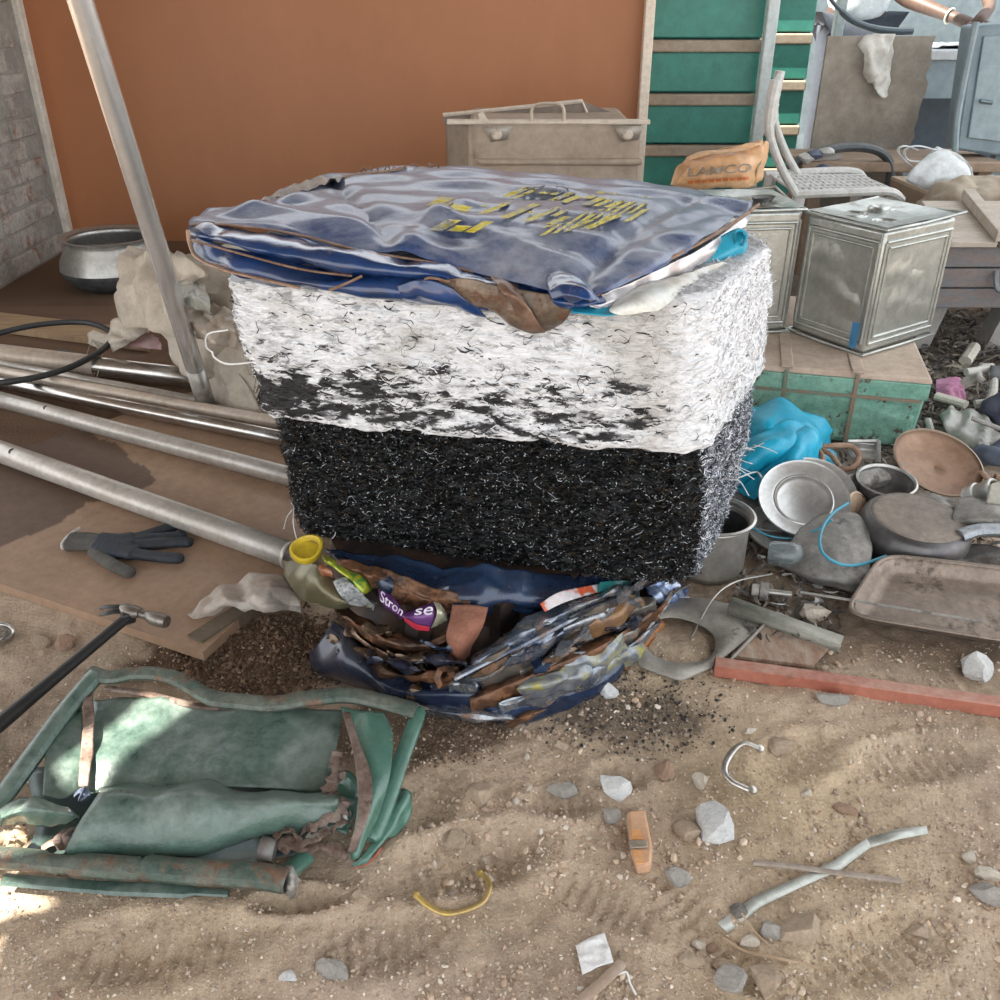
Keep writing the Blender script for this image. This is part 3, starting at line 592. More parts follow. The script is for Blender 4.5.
for pts, r_ in ((((188, 230, .012), (190, 244, .02), (198, 258, .03), (225, 270, .045), (262, 279, .05), (300, 288, .05)), .0032), (((192, 240, .03), (238, 253, .036), (300, 269, .046), (352, 276, .042)), .0026), (((330, 290, .05), (345, 284, .055), (362, 276, .05)), .0035), (((420, 288, .045), (428, 278, .05), (450, 282, .05)), .003)):
    g = Geo(); g.tube(curve([SF(*q) for q in pts], 6), r_, 6, flat=.6); g.build('rim', RIM, slab)
# second rim behind, left rear crumple
ssheet('rear_fold', [[(255, 212, .69), (275, 205, .69), (310, 200, .69), (350, 192, .69)], [(262, 200, .715), (290, 188, .73), (318, 182, .735), (345, 176, .735)], [(282, 196, .725), (300, 190, .735), (322, 184, .738), (340, 180, .735)]], M('dusty_blue_brown', (.34, .29, .25), var=(.16, .17, .22), rust=(.32, .17, .09), scale=14, rough=.5, dust=(.5, .45, .4)), .005, 20, 53)
g = Geo(); g.tube(curve([P(*q) for q in ((252, 214, .695), (270, 198, .715), (300, 186, .73), (350, 176, .735), (395, 170, .737), (432, 167, .737))], 6), .004, 6, flat=.6); g.build('rim', RIM, slab)
rs = np.random.RandomState(8)
for k in range(14):
    p0 = P(360+6*k, 172-.3*k, .735); g = Geo(); g.tube(curve([p0, p0+Vector((rs.uniform(-.01, .01), -.005, .008)), p0+Vector((rs.uniform(-.015, .015), -.01, rs.uniform(.0, .012)))], 4), .0015, 4); g.build('torn_edge', RIM, slab)
# blue fold with a knot at the front right
sfs('front_fold', [[(440, 264, .695), (490, 274, .69), (530, 284, .69), (560, 286, .69), (595, 292, .692)], [(445, 276, .03), (500, 288, .04), (545, 298, .05), (580, 303, .05), (604, 298, .03)], [(452, 282, .02), (508, 295, .03), (550, 304, .04), (582, 308, .045), (606, 302, .03)], [(455, 284, .01), (510, 297, .015), (552, 306, .02), (582, 309, .03), (606, 303, .02)]], BLUEF, .003, 10, 54)
ssheet('knot_fold', [[(546, 278, .702), (560, 270, .712), (578, 274, .712), (592, 288, .70)], [(548, 290, .70), (564, 282, .712), (584, 286, .712), (600, 297, .695)], [(552, 300, .69), (570, 297, .70), (588, 300, .70), (602, 302, .69)]], BLUEF, .003, 14, 55)
FLAP = M('rusty_flap', (.13, .105, .08), var=(.24, .18, .13), rust=(.17, .075, .04), scale=18, rthr=.54, rough=.35, metal=.4, bump=.3)
sfs('hanging_flap', [[(428, 284, .03), (462, 278, .04), (500, 286, .045), (535, 292, .045), (572, 298, .04)], [(430, 296, .03), (468, 292, .045), (506, 302, .05), (540, 309, .05), (572, 306, .045)], [(462, 304, .03), (490, 308, .04), (516, 319, .045), (546, 323, .045), (568, 315, .04)], [(490, 314, .02), (505, 320, .03), (524, 329, .03), (544, 333, .03), (562, 323, .03)]], FLAP, .003, 10, 56, label='rusty hanging flap of drum side')
sfs('hanging_flap', [[(482, 268, .695), (496, 270, .695), (512, 278, .692)], [(500, 290, .055), (510, 291, .058), (524, 299, .055)], [(512, 308, .055), (524, 312, .058), (536, 318, .055)], [(520, 328, .04), (532, 331, .042), (545, 331, .04)]], M('red_brown_strip', (.17, .095, .065), var=(.28, .19, .14), scale=20, rough=.4, metal=.35), .002, 16, 57, label='red brown strap of bent metal')
sfs('side_fold', [[(392, 288, .03), (415, 280, .045), (432, 280, .05), (452, 288, .045)], [(390, 298, .025), (414, 296, .045), (436, 298, .05), (470, 304, .04)], [(398, 300, .015), (420, 304, .02), (446, 308, .02), (486, 318, .02)]], BLUEF, .003, 12, 58)
# right: rolled copper rim, silver layers, white and cyan plastic
g = Geo(); g.tube(curve([P(*q) for q in ((590, 300, .68), (604, 290, .695), (640, 273, .705), (690, 248, .712), (735, 222, .715), (758, 205, .713))], 6), .0045, 7, flat=.7); g.build('rim', RIM, slab)
SILV = M('silver_foil', (.72, .70, .72), var=(.45, .40, .40), rust=(.45, .32, .24), scale=14, rthr=.66, rough=.25, metal=.5)
ssheet('rim_layer', [[(586, 300, .678), (620, 287, .69), (665, 266, .70), (705, 246, .705), (750, 212, .708)], [(590, 308, .67), (625, 296, .675), (668, 276, .685), (708, 254, .692), (750, 220, .70)], [(600, 308, .668), (628, 300, .67), (668, 282, .675), (704, 262, .68), (742, 228, .69)]], SILV, .002, 20, 60)
ssheet('white_liner', [[(612, 304, .672), (640, 286, .684), (670, 278, .684), (700, 268, .682), (724, 262, .68)], [(610, 312, .668), (640, 302, .68), (668, 292, .678), (700, 274, .676), (728, 264, .674)], [(622, 316, .664), (646, 312, .668), (662, 308, .668), (690, 286, .67), (722, 266, .67)]], M('white_plastic', (.70, .74, .72), var=(.62, .58, .5), scale=10, rough=.4), .002, 16, 61, label='crumpled white plastic liner')
CY = M('cyan_plastic', (.02, .30, .44), var=(.03, .38, .54), scale=8, rough=.35)
ssheet('cyan_liner', [[(690, 254, .684), (715, 240, .70), (738, 228, .712), (743, 234, .712)], [(692, 262, .672), (718, 256, .68), (740, 246, .69), (746, 242, .69)], [(700, 266, .668), (722, 262, .67), (742, 254, .672), (746, 250, .672)]], CY, .002, 14, 62, label='bright blue plastic liner')
ssheet('cyan_liner', [[(568, 304, .668), (600, 303, .668), (630, 305, .668)], [(572, 314, .664), (604, 315, .664), (636, 314, .664)]], CY, .001, 14, 63, label='bright blue plastic liner')
g = Geo(); g.tube(curve([P(*q) for q in ((742, 246, .69), (746, 236, .705), (740, 230, .714), (734, 234, .71), (736, 244, .70))], 5), .004, 6, flat=.5); g.build('cyan_roll', CY, slab)
# worn yellow letters on the lid (three slanting rows)
tv = tg_.reshape(-1, 3)
pr_ = np.array([[500+FPX*p[0]/(p[1]*CT+(CAMZ-p[2])*ST), 500-FPX*(p[1]*ST-(CAMZ-p[2])*CT)/(p[1]*CT+(CAMZ-p[2])*ST)] for p in tv])
def on_lid(px, py):
    w8 = 1/((pr_[:, 0]-px)**2+(pr_[:, 1]-py)**2+.3)**2; z = (tv[:, 2]*w8).sum()/w8.sum()+.0045
    return P(px, py, z)
YL = M('worn_yellow_paint', (.66, .55, .08), var=(.36, .35, .30), scale=32, rough=.5, vthr=(.46, .62))
for rows in (((448, 197, 30), (10, -4)), ):
    pass
def bars(x0, y0, x1, y1, slx, sly, n, wds, seed):
    rs = np.random.RandomState(seed); g_ = []
    for k in range(n):
        if rs.rand() < .12: continue
        t0 = (k+.1)/n; t1 = (k+wds*rs.uniform(.7, 1.15))/n; a = (x0+(x1-x0)*t0, y0+(y1-y0)*t0); b = (x0+(x1-x0)*t1, y0+(y1-y0)*t1)
        h0 = rs.choice([0, 0, .45]); h1 = rs.choice([1, 1, .55])
        rows = [[on_lid(a[0]+(b[0]-a[0])*t_+slx*s, a[1]+(b[1]-a[1])*t_+sly*s) for t_ in (0, .33, .67, 1)] for s in np.linspace(h0, h1, 9)]
        g = Geo(); g.grid(np.array([[tuple(p) for p in r] for r in rows])); g_.append(g); g.build('painted_letter', YL, slab, smooth=0)
bars(530, 184, 655, 197, -30, 12, 11, .78, 1)
bars(498, 198, 625, 216, -34, 14, 11, .8, 2)
bars(560, 216, 668, 198, -34, 22, 9, .7, 5)
bars(438, 196, 500, 206, -14, 9, 3, .95, 3)
bars(446, 219, 500, 222, -20, 11, 3, .95, 4)
# ------------------------------------------------------------------ left side
GP = M('green_paint', (.055, .105, .085), var=(.085, .145, .12), rust=(.26, .18, .14), scale=8, rthr=.68, rscale=14, rough=.24, coat=.3, dust=(.30, .33, .30), damt=.28, grime=.45, bump=.25, bscale=50)
GT = M('green_glossy_paint', (.06, .15, .115), var=(.09, .20, .155), rust=(.28, .19, .14), scale=9, rthr=.64, rscale=14, coat=.3, rough=.18, bump=.15)
GR = M('rusted_green_tube', (.15, .17, .14), var=(.075, .115, .095), rust=(.24, .135, .085), scale=16, rthr=.55, rough=.36, metal=.2, bump=.35, grime=.55)
RB = M('rust_brown_edge', (.15, .095, .072), var=(.26, .20, .17), grime=.5, rust=(.11, .06, .04), scale=25, rough=.6, metal=.2, bump=.3)
gs = thing('crushed_green_cabinet', 'flattened green painted steel cabinet with bent tube edges on the sand', 'scrap metal', P(180, 800))
def G3(x, y, z): return P(.44*x, 580+.44*y, z)
def gsheet(name, rows, mat, amp=.003, freq=9, seed=0, n=8, label=None, th=.002):
    g = Geo(); g.sheet([[G3(*q) for q in r] for r in rows], n, amp, freq, seed); o = g.build(name, mat, gs, smooth=30, solid=th)
    if label: o['label'] = label
    return o
gsheet('panel', [[(205, 262, .075), (330, 270, .075), (480, 292, .07), (620, 292, .07), (780, 292, .075)], [(200, 330, .07), (330, 335, .072), (480, 350, .074), (620, 350, .07), (772, 345, .07)], [(198, 410, .062), (330, 400, .068), (470, 400, .075), (610, 400, .066), (762, 395, .055)], [(195, 490, .045), (300, 478, .05), (440, 472, .06), (600, 475, .05), (748, 478, .03)]], GP, .0055, 5, 1, label='large dented green panel')
gsheet('panel', [[(105, 370, .07), (150, 310, .075), (185, 268, .075)], [(100, 430, .068), (145, 410, .07), (190, 395, .07)], [(98, 490, .055), (145, 498, .05), (188, 480, .045)]], GP, .002, 8, 2)
gsheet('folded_panel', [[(225, 478, .05), (360, 455, .06), (480, 468, .058), (620, 478, .052), (772, 490, .05)], [(222, 500, .088), (350, 478, .095), (480, 490, .095), (620, 496, .09), (770, 500, .08)], [(180, 560, .078), (340, 545, .085), (480, 530, .09), (620, 525, .085), (765, 522, .07)], [(150, 618, .045), (320, 630, .04), (470, 605, .05), (610, 575, .055), (758, 555, .05)], [(165, 622, .02), (320, 636, .012), (480, 615, .02), (610, 590, .025), (750, 566, .03)]], GP, .005, 5.5, 3, label='green panel folded over in a long ridge')
gsheet('bottom_panel', [[(60, 430, .012), (350, 420, .012), (700, 400, .012)], [(80, 560, .01), (350, 560, .01), (720, 520, .01)], [(40, 640, .008), (350, 650, .008), (690, 620, .01)]], M('dark_green_underside', (.05, .085, .075), var=(.10, .13, .13), scale=8, rough=.35, metal=.2), .003, 10, 4)
gsheet('inner_panel', [[(330, 632, .025), (460, 622, .03), (590, 585, .035)], [(380, 640, .03), (480, 640, .03), (600, 615, .03)], [(440, 645, .02), (520, 645, .02), (610, 640, .02)]], M('blue_grey_panel', (.14, .20, .22), var=(.22, .27, .27), scale=10, rough=.4), .002, 12, 5)
gsheet('strap', [[(188, 255, .088), (212, 258, .088)], [(190, 330, .083), (214, 330, .083)], [(182, 400, .076), (210, 400, .076)], [(180, 470, .06), (200, 475, .06)]], RB, .002, 15, 6, label='rusty bent strap')
gsheet('side_flap', [[(0, 528, .07), (50, 492, .08), (110, 505, .085), (178, 530, .07)], [(0, 540, .085), (55, 520, .095), (115, 525, .095), (184, 540, .075)], [(0, 556, .06), (60, 556, .065), (115, 555, .065), (150, 556, .06)]], GP, .003, 14, 7)
gsheet('torn_lining', [[(10, 570, .03), (40, 575, .045), (60, 580, .03)], [(0, 585, .04), (30, 590, .05), (55, 595, .035)], [(0, 600, .02), (30, 605, .03), (50, 605, .02)]], M('pale_foam', (.55, .44, .30), var=(.35, .2, .12), scale=30, rough=.9), .006, 40, 8)
for k, (a, b, c) in enumerate((((150, 568, .04), (130, 590, .05), (140, 612, .03)), ((165, 565, .04), (150, 585, .05), (158, 612, .03)), ((95, 610, .03), (120, 596, .035), (160, 590, .04)))):
    g = Geo(); g.tube(curve([G3(*a), G3(*b), G3(*c)], 5), .006, 6, flat=.35); g.build('torn_strip', RB, gs)
g = Geo(); g.tube(curve([G3(172, 488, .055), G3(185, 478, .065), G3(200, 490, .06), G3(182, 500, .055), G3(195, 470, .07)], 5), .005, 6, flat=.5); g.build('twisted_foil', M('blue_foil', (.2, .24, .34), rough=.3, metal=.5), gs)
# tubes
g = Geo(); g.tube(curve([G3(-60, 560, .035), G3(0, 500, .05), G3(60, 420, .065), G3(140, 310, .08), G3(205, 232, .092), G3(225, 212, .095)], 6), [.016]*28+[.014, .012, .010], 10, flat=.8); g.build('tube_edge', GP, gs)
g = Geo(); g.tube(curve([G3(205, 210, .095), G3(250, 222, .095), G3(310, 212, .095), G3(380, 218, .097), G3(430, 240, .096), G3(480, 268, .092), G3(540, 276, .09), G3(620, 282, .088), G3(700, 270, .09), G3(790, 262, .09), G3(870, 278, .088), G3(945, 298, .08)], 6), [.013]*30+[.0145]*37, 10, flat=.75); g.build('tube_edge', GR, gs)
g = Geo(); g.tube(curve([G3(240, 246, .082), G3(330, 258, .08), G3(440, 285, .078), G3(500, 290, .076)], 6), .006, 7, flat=.6); g.build('rust_lip', RB, gs)
g = Geo(); g.tube(curve([G3(-40, 628, .045), G3(60, 636, .046), G3(130, 645, .046), G3(220, 650, .045), G3(300, 656, .045), G3(335, 655, .044)], 6), [.0155]*10+[.013]*5+[.0165]*12+[.0150, .0145, .012, .011], 10, flat=.85); o = g.build('tube_edge', GR, gs); o['label'] = 'rusty dented front tube'
g = Geo(); g.tube(curve([G3(330, 652, .042), G3(350, 655, .045), G3(420, 662, .045), G3(520, 668, .045), G3(600, 675, .044), G3(655, 685, .044)], 6), [.011, .013]+[.0165]*28+[.015], 10, flat=.85, caps=False); g.build('tube_edge', GR, gs, solid=.002)
g = Geo(); g.tube(curve([G3(10, 680, .016), G3(120, 690, .018), G3(250, 700, .016), G3(400, 706, .014), G3(520, 712, .010)], 6), [.010]*12+[.011]*8+[.006]*5, 8, flat=.5); g.build('tube_edge', GP, gs)
gsheet('torn_lip', [[(640, 655, .03), (660, 650, .05), (680, 680, .04)], [(645, 690, .035), (662, 695, .045), (678, 700, .03)], [(650, 715, .012), (660, 725, .02), (670, 720, .008)]], M('bare_torn_steel', (.42, .41, .38), var=(.25, .22, .19), scale=40, rough=.5, metal=.4), .003, 30, 10)
# right hand end: upright strip, glossy rolled edge, torn rusty bits
gsheet('side_strip', [[(775, 290, .088), (830, 296, .092), (872, 305, .088)], [(800, 370, .09), (850, 360, .094), (892, 350, .088)], [(815, 450, .086), (850, 440, .09), (888, 430, .082)], [(810, 540, .07), (840, 530, .075), (868, 510, .066)], [(790, 635, .03), (812, 632, .035), (830, 600, .03)]], GT, .0015, 9, 11, label='glossy green bent strip with scratches')
g = Geo(); g.tube(curve([G3(955, 290, .07), G3(930, 360, .062), G3(900, 440, .052), G3(870, 520, .042), G3(840, 590, .03)], 6), [.006]+[.013]*12+[.015]*11+[.010], 9, flat=.75); g.build('rolled_edge', GT, gs)
gsheet('base_flap', [[(905, 470, .03), (925, 480, .035), (932, 510, .02)], [(870, 550, .03), (900, 550, .03), (920, 560, .012)], [(830, 620, .022), (850, 620, .02), (860, 610, .008)], [(795, 650, .012), (815, 650, .012), (830, 640, .006)]], GT, .003, 16, 12)
gsheet('under_edge', [[(800, 648, .006), (840, 636, .006), (866, 606, .006)], [(804, 656, .004), (846, 642, .004), (870, 610, .004)]], M('red_under_edge', (.45, .13, .08), rough=.5), 0, 5, 13)
gsheet('rust_seam', [[(778, 300, .098), (795, 300, .098)], [(800, 380, .098), (820, 376, .098)], [(812, 460, .092), (845, 450, .094)], [(812, 540, .078), (840, 530, .08)], [(788, 620, .045), (806, 618, .048)]], RB, .001, 20, 14)
for k, (pts, r) in enumerate(((((770, 385, .085), (760, 430, .08), (745, 480, .07), (748, 500, .06)), .008), (((790, 400, .08), (775, 440, .075), (755, 490, .066)), .006), (((640, 600, .05), (700, 612, .055), (770, 615, .05), (800, 640, .03)), .010), (((655, 610, .055), (720, 590, .06), (790, 545, .065)), .007), (((790, 500, .07), (770, 530, .07), (720, 560, .06), (690, 565, .05)), .008), (((700, 585, .05), (760, 560, .06), (800, 530, .066)), .004), (((630, 575, .05), (660, 570, .06), (675, 585, .05)), .009))):
    cv = curve([G3(*q) for q in pts], 6); cv = [p+Vector((random.uniform(-.003, .003), random.uniform(-.003, .003), random.uniform(-.002, .004))) for p in cv]; g = Geo(); g.tube(cv, [r*random.uniform(.45, 1.5) for _ in cv], 6, flat=.18); g.build('torn_strip', RB if k != 5 else MATS['bare_torn_steel'], gs)
g = Geo(); g.tube([G3(590, 610, .045), G3(625, 615, .042)], [.016, .015], 10, flat=.9, caps=False); g.build('cut_tube_end', M('grey_worn_tube', (.25, .25, .23), var=(.15, .13, .12), scale=30, rough=.6), gs, solid=.0025)
g = Geo(); g.tube(curve([G3(700, 625, .03), G3(665, 655, .03), G3(640, 690, .028)], 5), .013, 9, flat=.7); g.build('rolled_edge', GT, gs)
gsheet('inner_panel', [[(760, 430, .04), (800, 440, .05), (820, 470, .05)], [(740, 500, .03), (780, 500, .04), (810, 520, .04)], [(700, 570, .03), (750, 570, .03), (790, 580, .03)]], GT, .004, 18, 15)

# board with dark stain under glove and pipes
def board(name, label, quad, z0, z1, mat, patch=None, n=60):
    bl, br, tr, tl = [np.array(P(a, b, z1))[:2] for a, b in quad]; s = np.linspace(0, 1, n)
    U, V = np.meshgrid(s, s); XY = ((1-U)*(1-V))[..., None]*bl+(U*(1-V))[..., None]*br+(U*V)[..., None]*tr+((1-U)*V)[..., None]*tl
    g = Geo(); top_ = np.concatenate([XY, np.full((n, n, 1), z1)], -1); g.grid(top_); k = len(g.v)
    lo = top_.copy(); lo[..., 2] = z0; g.grid(lo[:, ::-1])
    ring_ = [(0, j) for j in range(n)]+[(i, n-1) for i in range(1, n)]+[(n-1, j) for j in range(n-2, -1, -1)]+[(i, 0) for i in range(n-2, 0, -1)]
    o0 = len(g.v); g.v += [tuple(top_[i, j]) for i, j in ring_]+[tuple(lo[i, j]) for i, j in ring_]; m_ = len(ring_)
    g.f += [(o0+i, o0+m_+i, o0+m_+(i+1) % m_, o0+(i+1) % m_) for i in range(m_)]
    q = np.array(g.v); c = np.array([[.36, .235, .155]])*(1+.10*fbm(q*np.array([5, 5, 5]), 4, 3)[:, None])
    if patch is not None:
        wob = .022*fbm(q*9, 3, 4); qx = q[:, 0]+wob; qy = q[:, 1]+wob; ins = np.zeros(len(q), bool); poly = [P(a, b, z1) for a, b in patch]
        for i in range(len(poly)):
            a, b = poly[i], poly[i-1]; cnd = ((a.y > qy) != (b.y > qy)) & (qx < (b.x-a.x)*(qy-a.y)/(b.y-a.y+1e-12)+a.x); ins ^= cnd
        c[ins] = c[ins]*np.array([[.36, .33, .33]])  # board colour darkened inside the outline
    g.c = c; o = g.build(name, mat, loc=P(*quad[0], z0), smooth=20); tag(o, label, 'board'); return o
BRD = M('dusty_board', (.4, .27, .18), vcol=True, rough=.55, bump=.12, bscale=40)
board('hardboard_sheet', 'large brown hardboard sheet with a dark stain under the glove and pipes', [(203, 652), (318, 545), (250, 372), (-190, 520)], .004, .024, BRD, [(-80, 420), (0, 405), (95, 432), (140, 462), (155, 482), (135, 495), (85, 503), (60, 522), (0, 548), (-80, 575)], 130)
g = Geo(); q = [P(204, 653, .003), P(272, 606, .003), P(262, 600, .003), P(190, 646, .003)]; g.prism(q, [p+Vector((0, 0, .026)) for p in q]); o = g.build('board_strip', M('dark_board_edge', (.15, .115, .08), rough=.8, bump=.3), loc=q[0]); tag(o, 'dark narrow strip along the corner edge of hardboard sheet', 'board')
g = Geo(); q = [P(-80, 322, .003), P(150, 352, .003), P(150, 335, .003), P(-80, 308, .003)]; g.prism(q, [p+Vector((0, 0, .02)) for p in q]); o = g.build('wooden_plank', M('tan_plank', (.45, .32, .19), var=(.36, .24, .14), scale=5, stretch=(1, 6, 1), rough=.6), loc=q[0]); tag(o, 'pale tan plank on the floor behind the chrome pipe', 'plank')
g = Geo(); q = [P(-80, 352, .003), P(60, 352, .003), P(140, 340, .003), P(40, 318, .003)]
# pipes
CHR = M('chrome_pipe', (.62, .60, .58), var=(.5, .46, .42), rough=.22, metal=.9, scale=8, rust=(.35, .27, .2), rthr=.72)
PAINT = M('dusty_grey_pipe', (.46, .42, .37), var=(.56, .52, .47), rough=.35, metal=.35, scale=10, rust=(.28, .19, .13), rthr=.66, bump=.1)
CREAM = M('cream_pipe', (.55, .45, .36), var=(.62, .53, .44), rough=.4, metal=.2, scale=8)
def pipe(label, a, b, r, za, zb, mat, holes=()):
    pa, pb = P(*a, za), P(*b, zb); t = thing('metal_pipe', label, 'pipe', (pa+pb)/2)
    g = Geo(); g.tube([pa, pb], r, 18, caps=False); ob = g.build('pipe_wall', mat, t, solid=.002, smooth=60)
    g = Geo()
    for p, d in ((pa, pb-pa), (pb, pa-pb)):
        d = d.normalized(); g2 = Geo(); g2.tube([p, p+d*.008], r*1.06, 18, caps=False); g2.build('end_ring', mat, t, solid=.002, smooth=60)
    for h in holes:
        m_ = pa.lerp(pb, h); g2 = Geo(); g2.lathe([(r*.34, r*.9), (r*.34, r*1.03), (r*.2, r*1.08), (0, r*1.08)], 10, mtx(m_, .55, .1, 0)); g2.build('screw_head', M('dark_screw', (.12, .09, .07), rough=.5, metal=.6), t)
    return t
pipe('thick dusty grey pipe nearest to the glove', (-130, 405), (292, 556), .0265, .055, .055, PAINT, (.42,))
pipe('pale grey pipe with a bolt, lying in the middle of the floor pipes', (-120, 368), (330, 487), .022, .052, .048, PAINT, (.44,))
pipe('shiny chrome pipe lying against the pale grey pipe', (-120, 358), (330, 448), .019, .046, .046, CHR)
pipe('cream coated pipe behind the shiny chrome pipe', (-120, 350), (330, 432), .016, .052, .050, CREAM)
tq = pipe('chrome pipe with a cream end, farthest of the floor pipes', (-110, 341), (200, 379), .030, .040, .040, CHR)
g = Geo(); g.tube([P(-109, 341.1, .04), P(98, 366.5, .04)], .0325, 18, caps=False); g.build('cream_sleeve', CREAM, tq, smooth=60, solid=.002)
pipe('thin grey rod under the far chrome pipe', (-60, 353), (260, 412), .012, .028, .028, PAINT)
pipe('thin dark rod between the far pipe and the sack', (60, 352), (270, 398), .010, .026, .026, M('dark_rod', (.2, .19, .18), rough=.35, metal=.6))
# leaning pole
t = thing('leaning_pole', 'tall shiny steel pole leaning in front of the brown partition', 'pole', P(210, 418))
p0 = P(210, 416, .005); d0 = ray(80, 0); p1 = Vector((d0.x*1.77, d0.y*1.77, CAMZ+d0.z*1.77)); dv = p1-p0
g = Geo(); g.tube([p0, p0+dv*.45, p0+dv*.8, p0+dv*1.3, p0+dv*2.58], .0235, 20, caps=False); g.build('pole_tube', M('polished_steel', (.80, .80, .80), var=(.72, .71, .69), rough=.24, metal=.72, scale=5, grime=.1), t, smooth=60, solid=.002)
g = Geo(); g.tube([p0, p0+dv*.16], .0245, 18, caps=False); g.build('dirty_end', M('dirty_steel', (.2, .18, .15), var=(.38, .36, .33), rough=.4, metal=.6, scale=20), t, smooth=60, solid=.002)

# glove
gl = thing('work_glove', 'dark blue coated work glove with grey cuff on the brown board', 'glove', P(130, 548, .024))
def GV(x, y, z): return P(50+.16*x, 510+.16*y, z)
GZ = .037
def remeshed(g, name, mat, parent, vox=.003, it=6):
    o = g.build(name, mat, parent, smooth=180); r = o.modifiers.new('remesh', 'REMESH'); r.mode = 'VOXEL'; r.voxel_size = vox; r.use_smooth_shade = True
    s_ = o.modifiers.new('smooth', 'SMOOTH'); s_.iterations = it; s_.factor = .5; return o
g = Geo()
for pts, r in ((((470, 190), (600, 155), (740, 110), (800, 100)), .0135), (((480, 200), (620, 180), (800, 160), (840, 150)), .0135), (((480, 225), (640, 215), (820, 200), (895, 205)), .0145), (((470, 265), (620, 285), (760, 300), (840, 300)), .0145)):
    pth = curve([GV(x, y, GZ-(.002*i)) for i, (x, y) in enumerate(pts)], 5); k = len(pth); g.tube(pth, [r]*(k-2)+[r*.85, r*.5], 10, flat=.75)
for pts, r in ((((300, 190), (420, 200), (520, 185)), .026), (((290, 220), (420, 235), (520, 225)), .026), (((310, 240), (430, 255), (530, 270)), .023)):
    g.tube(curve([GV(x, y, GZ) for x, y in pts], 5), r, 12, flat=.55)
remeshed(g, 'palm_and_fingers', M('navy_coating', (.018, .028, .045), var=(.03, .035, .042), rough=.6, bump=.4, bscale=120, scale=18), gl)
KNIT = M('grey_knit', (.15, .14, .125), var=(.10, .095, .085), rough=.95, bump=.8, bscale=300, scale=20)
g = Geo()
for pts, r in ((((120, 180), (220, 180), (320, 195)), .020), (((100, 215), (210, 210), (320, 215)), .021)): g.tube(curve([GV(x, y, .036) for x, y in pts], 5), r, 12, flat=.6)
remeshed(g, 'cuff', KNIT, gl)
g = Geo(); pth = curve([GV(270, 255, .034), GV(340, 310, .035), GV(430, 360, .036), GV(520, 400, .034)], 6); g.tube(pth, [.015]*(len(pth)-3)+[.0155, .014, .009], 12, flat=.75); remeshed(g, 'thumb', KNIT, gl)
g = Geo(); g.tube(curve([GV(80, 245, .028), GV(75, 210, .036), GV(105, 170, .042), GV(145, 135, .044), (GV(185, 112, .04))], 6), .0032, 6); g.build('cuff_hem', M('white_hem', (.6, .58, .55), rough=.9), gl)

# hammer
hm = thing('claw_hammer', 'black handled claw hammer resting on the edge of the brown board', 'hammer', P(60, 670))
g = Geo(); a, b = P(-40, 757, .022), P(128, 617, .055); pth = [a.lerp(b, t_) for t_ in np.linspace(0, 1, 12)]; g.tube(pth, [.0105, .0135, .014, .0135, .0125, .0118, .0112, .0108, .0105, .0104, .0103, .0103], 14, flat=.85); g.build('handle', M('black_rubber', (.022, .022, .023), rough=.5, bump=.15, bscale=150), hm, smooth=60)
HD = M('hammer_steel', (.30, .28, .25), var=(.2, .17, .15), rust=(.28, .18, .12), scale=30, rthr=.6, rough=.4, metal=.7); HB = M('black_steel', (.03, .03, .03), rough=.4, metal=.3)
g = Geo(); g.tube(curve([P(121, 608, .060), P(130, 611, .062), P(140, 613, .062)], 4), [.008, .011, .0135, .0142, .0145, .0142, .013, .012, .010], 12, flat=.8); g.build('cheek', HD, hm, smooth=60)
g = Geo(); g.tube(curve([P(138, 613, .060), P(148, 616, .058), P(156, 619, .058), P(167, 622, .058)], 4), [.0085, .008, .008, .008, .009, .011, .012, .0125, .0128, .0128, .0128, .0125, .011], 14); g.build('striking_face', HD, hm, smooth=60)
for sgn, off in ((-1, 0), (1, 6)):
    g = Geo(); g.tube(curve([P(126, 609+off*.3, .062), P(116, 607+off*.7, .064), P(107, 607+off, .06), P(100, 608+off*1.1, .052)], 4), [.007]*5+[.006]*4+[.005]*3+[.003], 8, flat=.55); g.build('claw', HB, hm, smooth=60)
g = Geo(); g.box(P(128, 616, .055), (.024, .026, .024), Matrix.Rotation(.5, 3, 'Z')); g.build('eye_socket', HB, hm, bevel=.005)

# torn thin plastic film on the board corner
g = Geo(); g.sheet([[P(186, 614, .03), P(215, 592, .05), P(250, 578, .055), P(285, 578, .05)], [P(195, 618, .028), P(225, 602, .06), P(262, 592, .07), P(296, 592, .055)], [P(215, 616, .03), P(240, 608, .05), P(270, 604, .055), P(300, 605, .04)], [P(232, 612, .03), P(255, 610, .045), P(280, 610, .04), P(302, 614, .02)]], 14, .009, 13, 70)
FILM = M('thin_plastic_film', (.52, .43, .36), var=(.62, .56, .5), rough=.35, scale=12, alpha=.72); o = g.build('plastic_film', FILM, loc=P(240, 606, .026), smooth=40, solid=.0006); tag(o, 'crumpled thin translucent plastic film on the corner of the brown board', 'plastic film')

# tin lid at the left edge
t = thing('silver_tin_disc', 'round silver tin lid on the soil at the left edge', 'lid', P(-2, 637))
mm = mtx(P(-4, 635, .012), .1, .12, 0); TIN = M('bright_tin', (.62, .62, .6), var=(.5, .48, .45), rough=.25, metal=.9, scale=20)
g = Geo(); g.lathe([(.0, .003), (.018, .003), (.02, .0), (.026, .0), (.028, .004)], 28, mm); g.build('lid_disc', TIN, t, smooth=50, solid=.001)
g = Geo(); g.lathe([(.028, -.006), (.031, -.003), (.031, .005), (.028, .007), (.027, .003)], 28, mm); g.build('lid_rim', TIN, t, smooth=50)

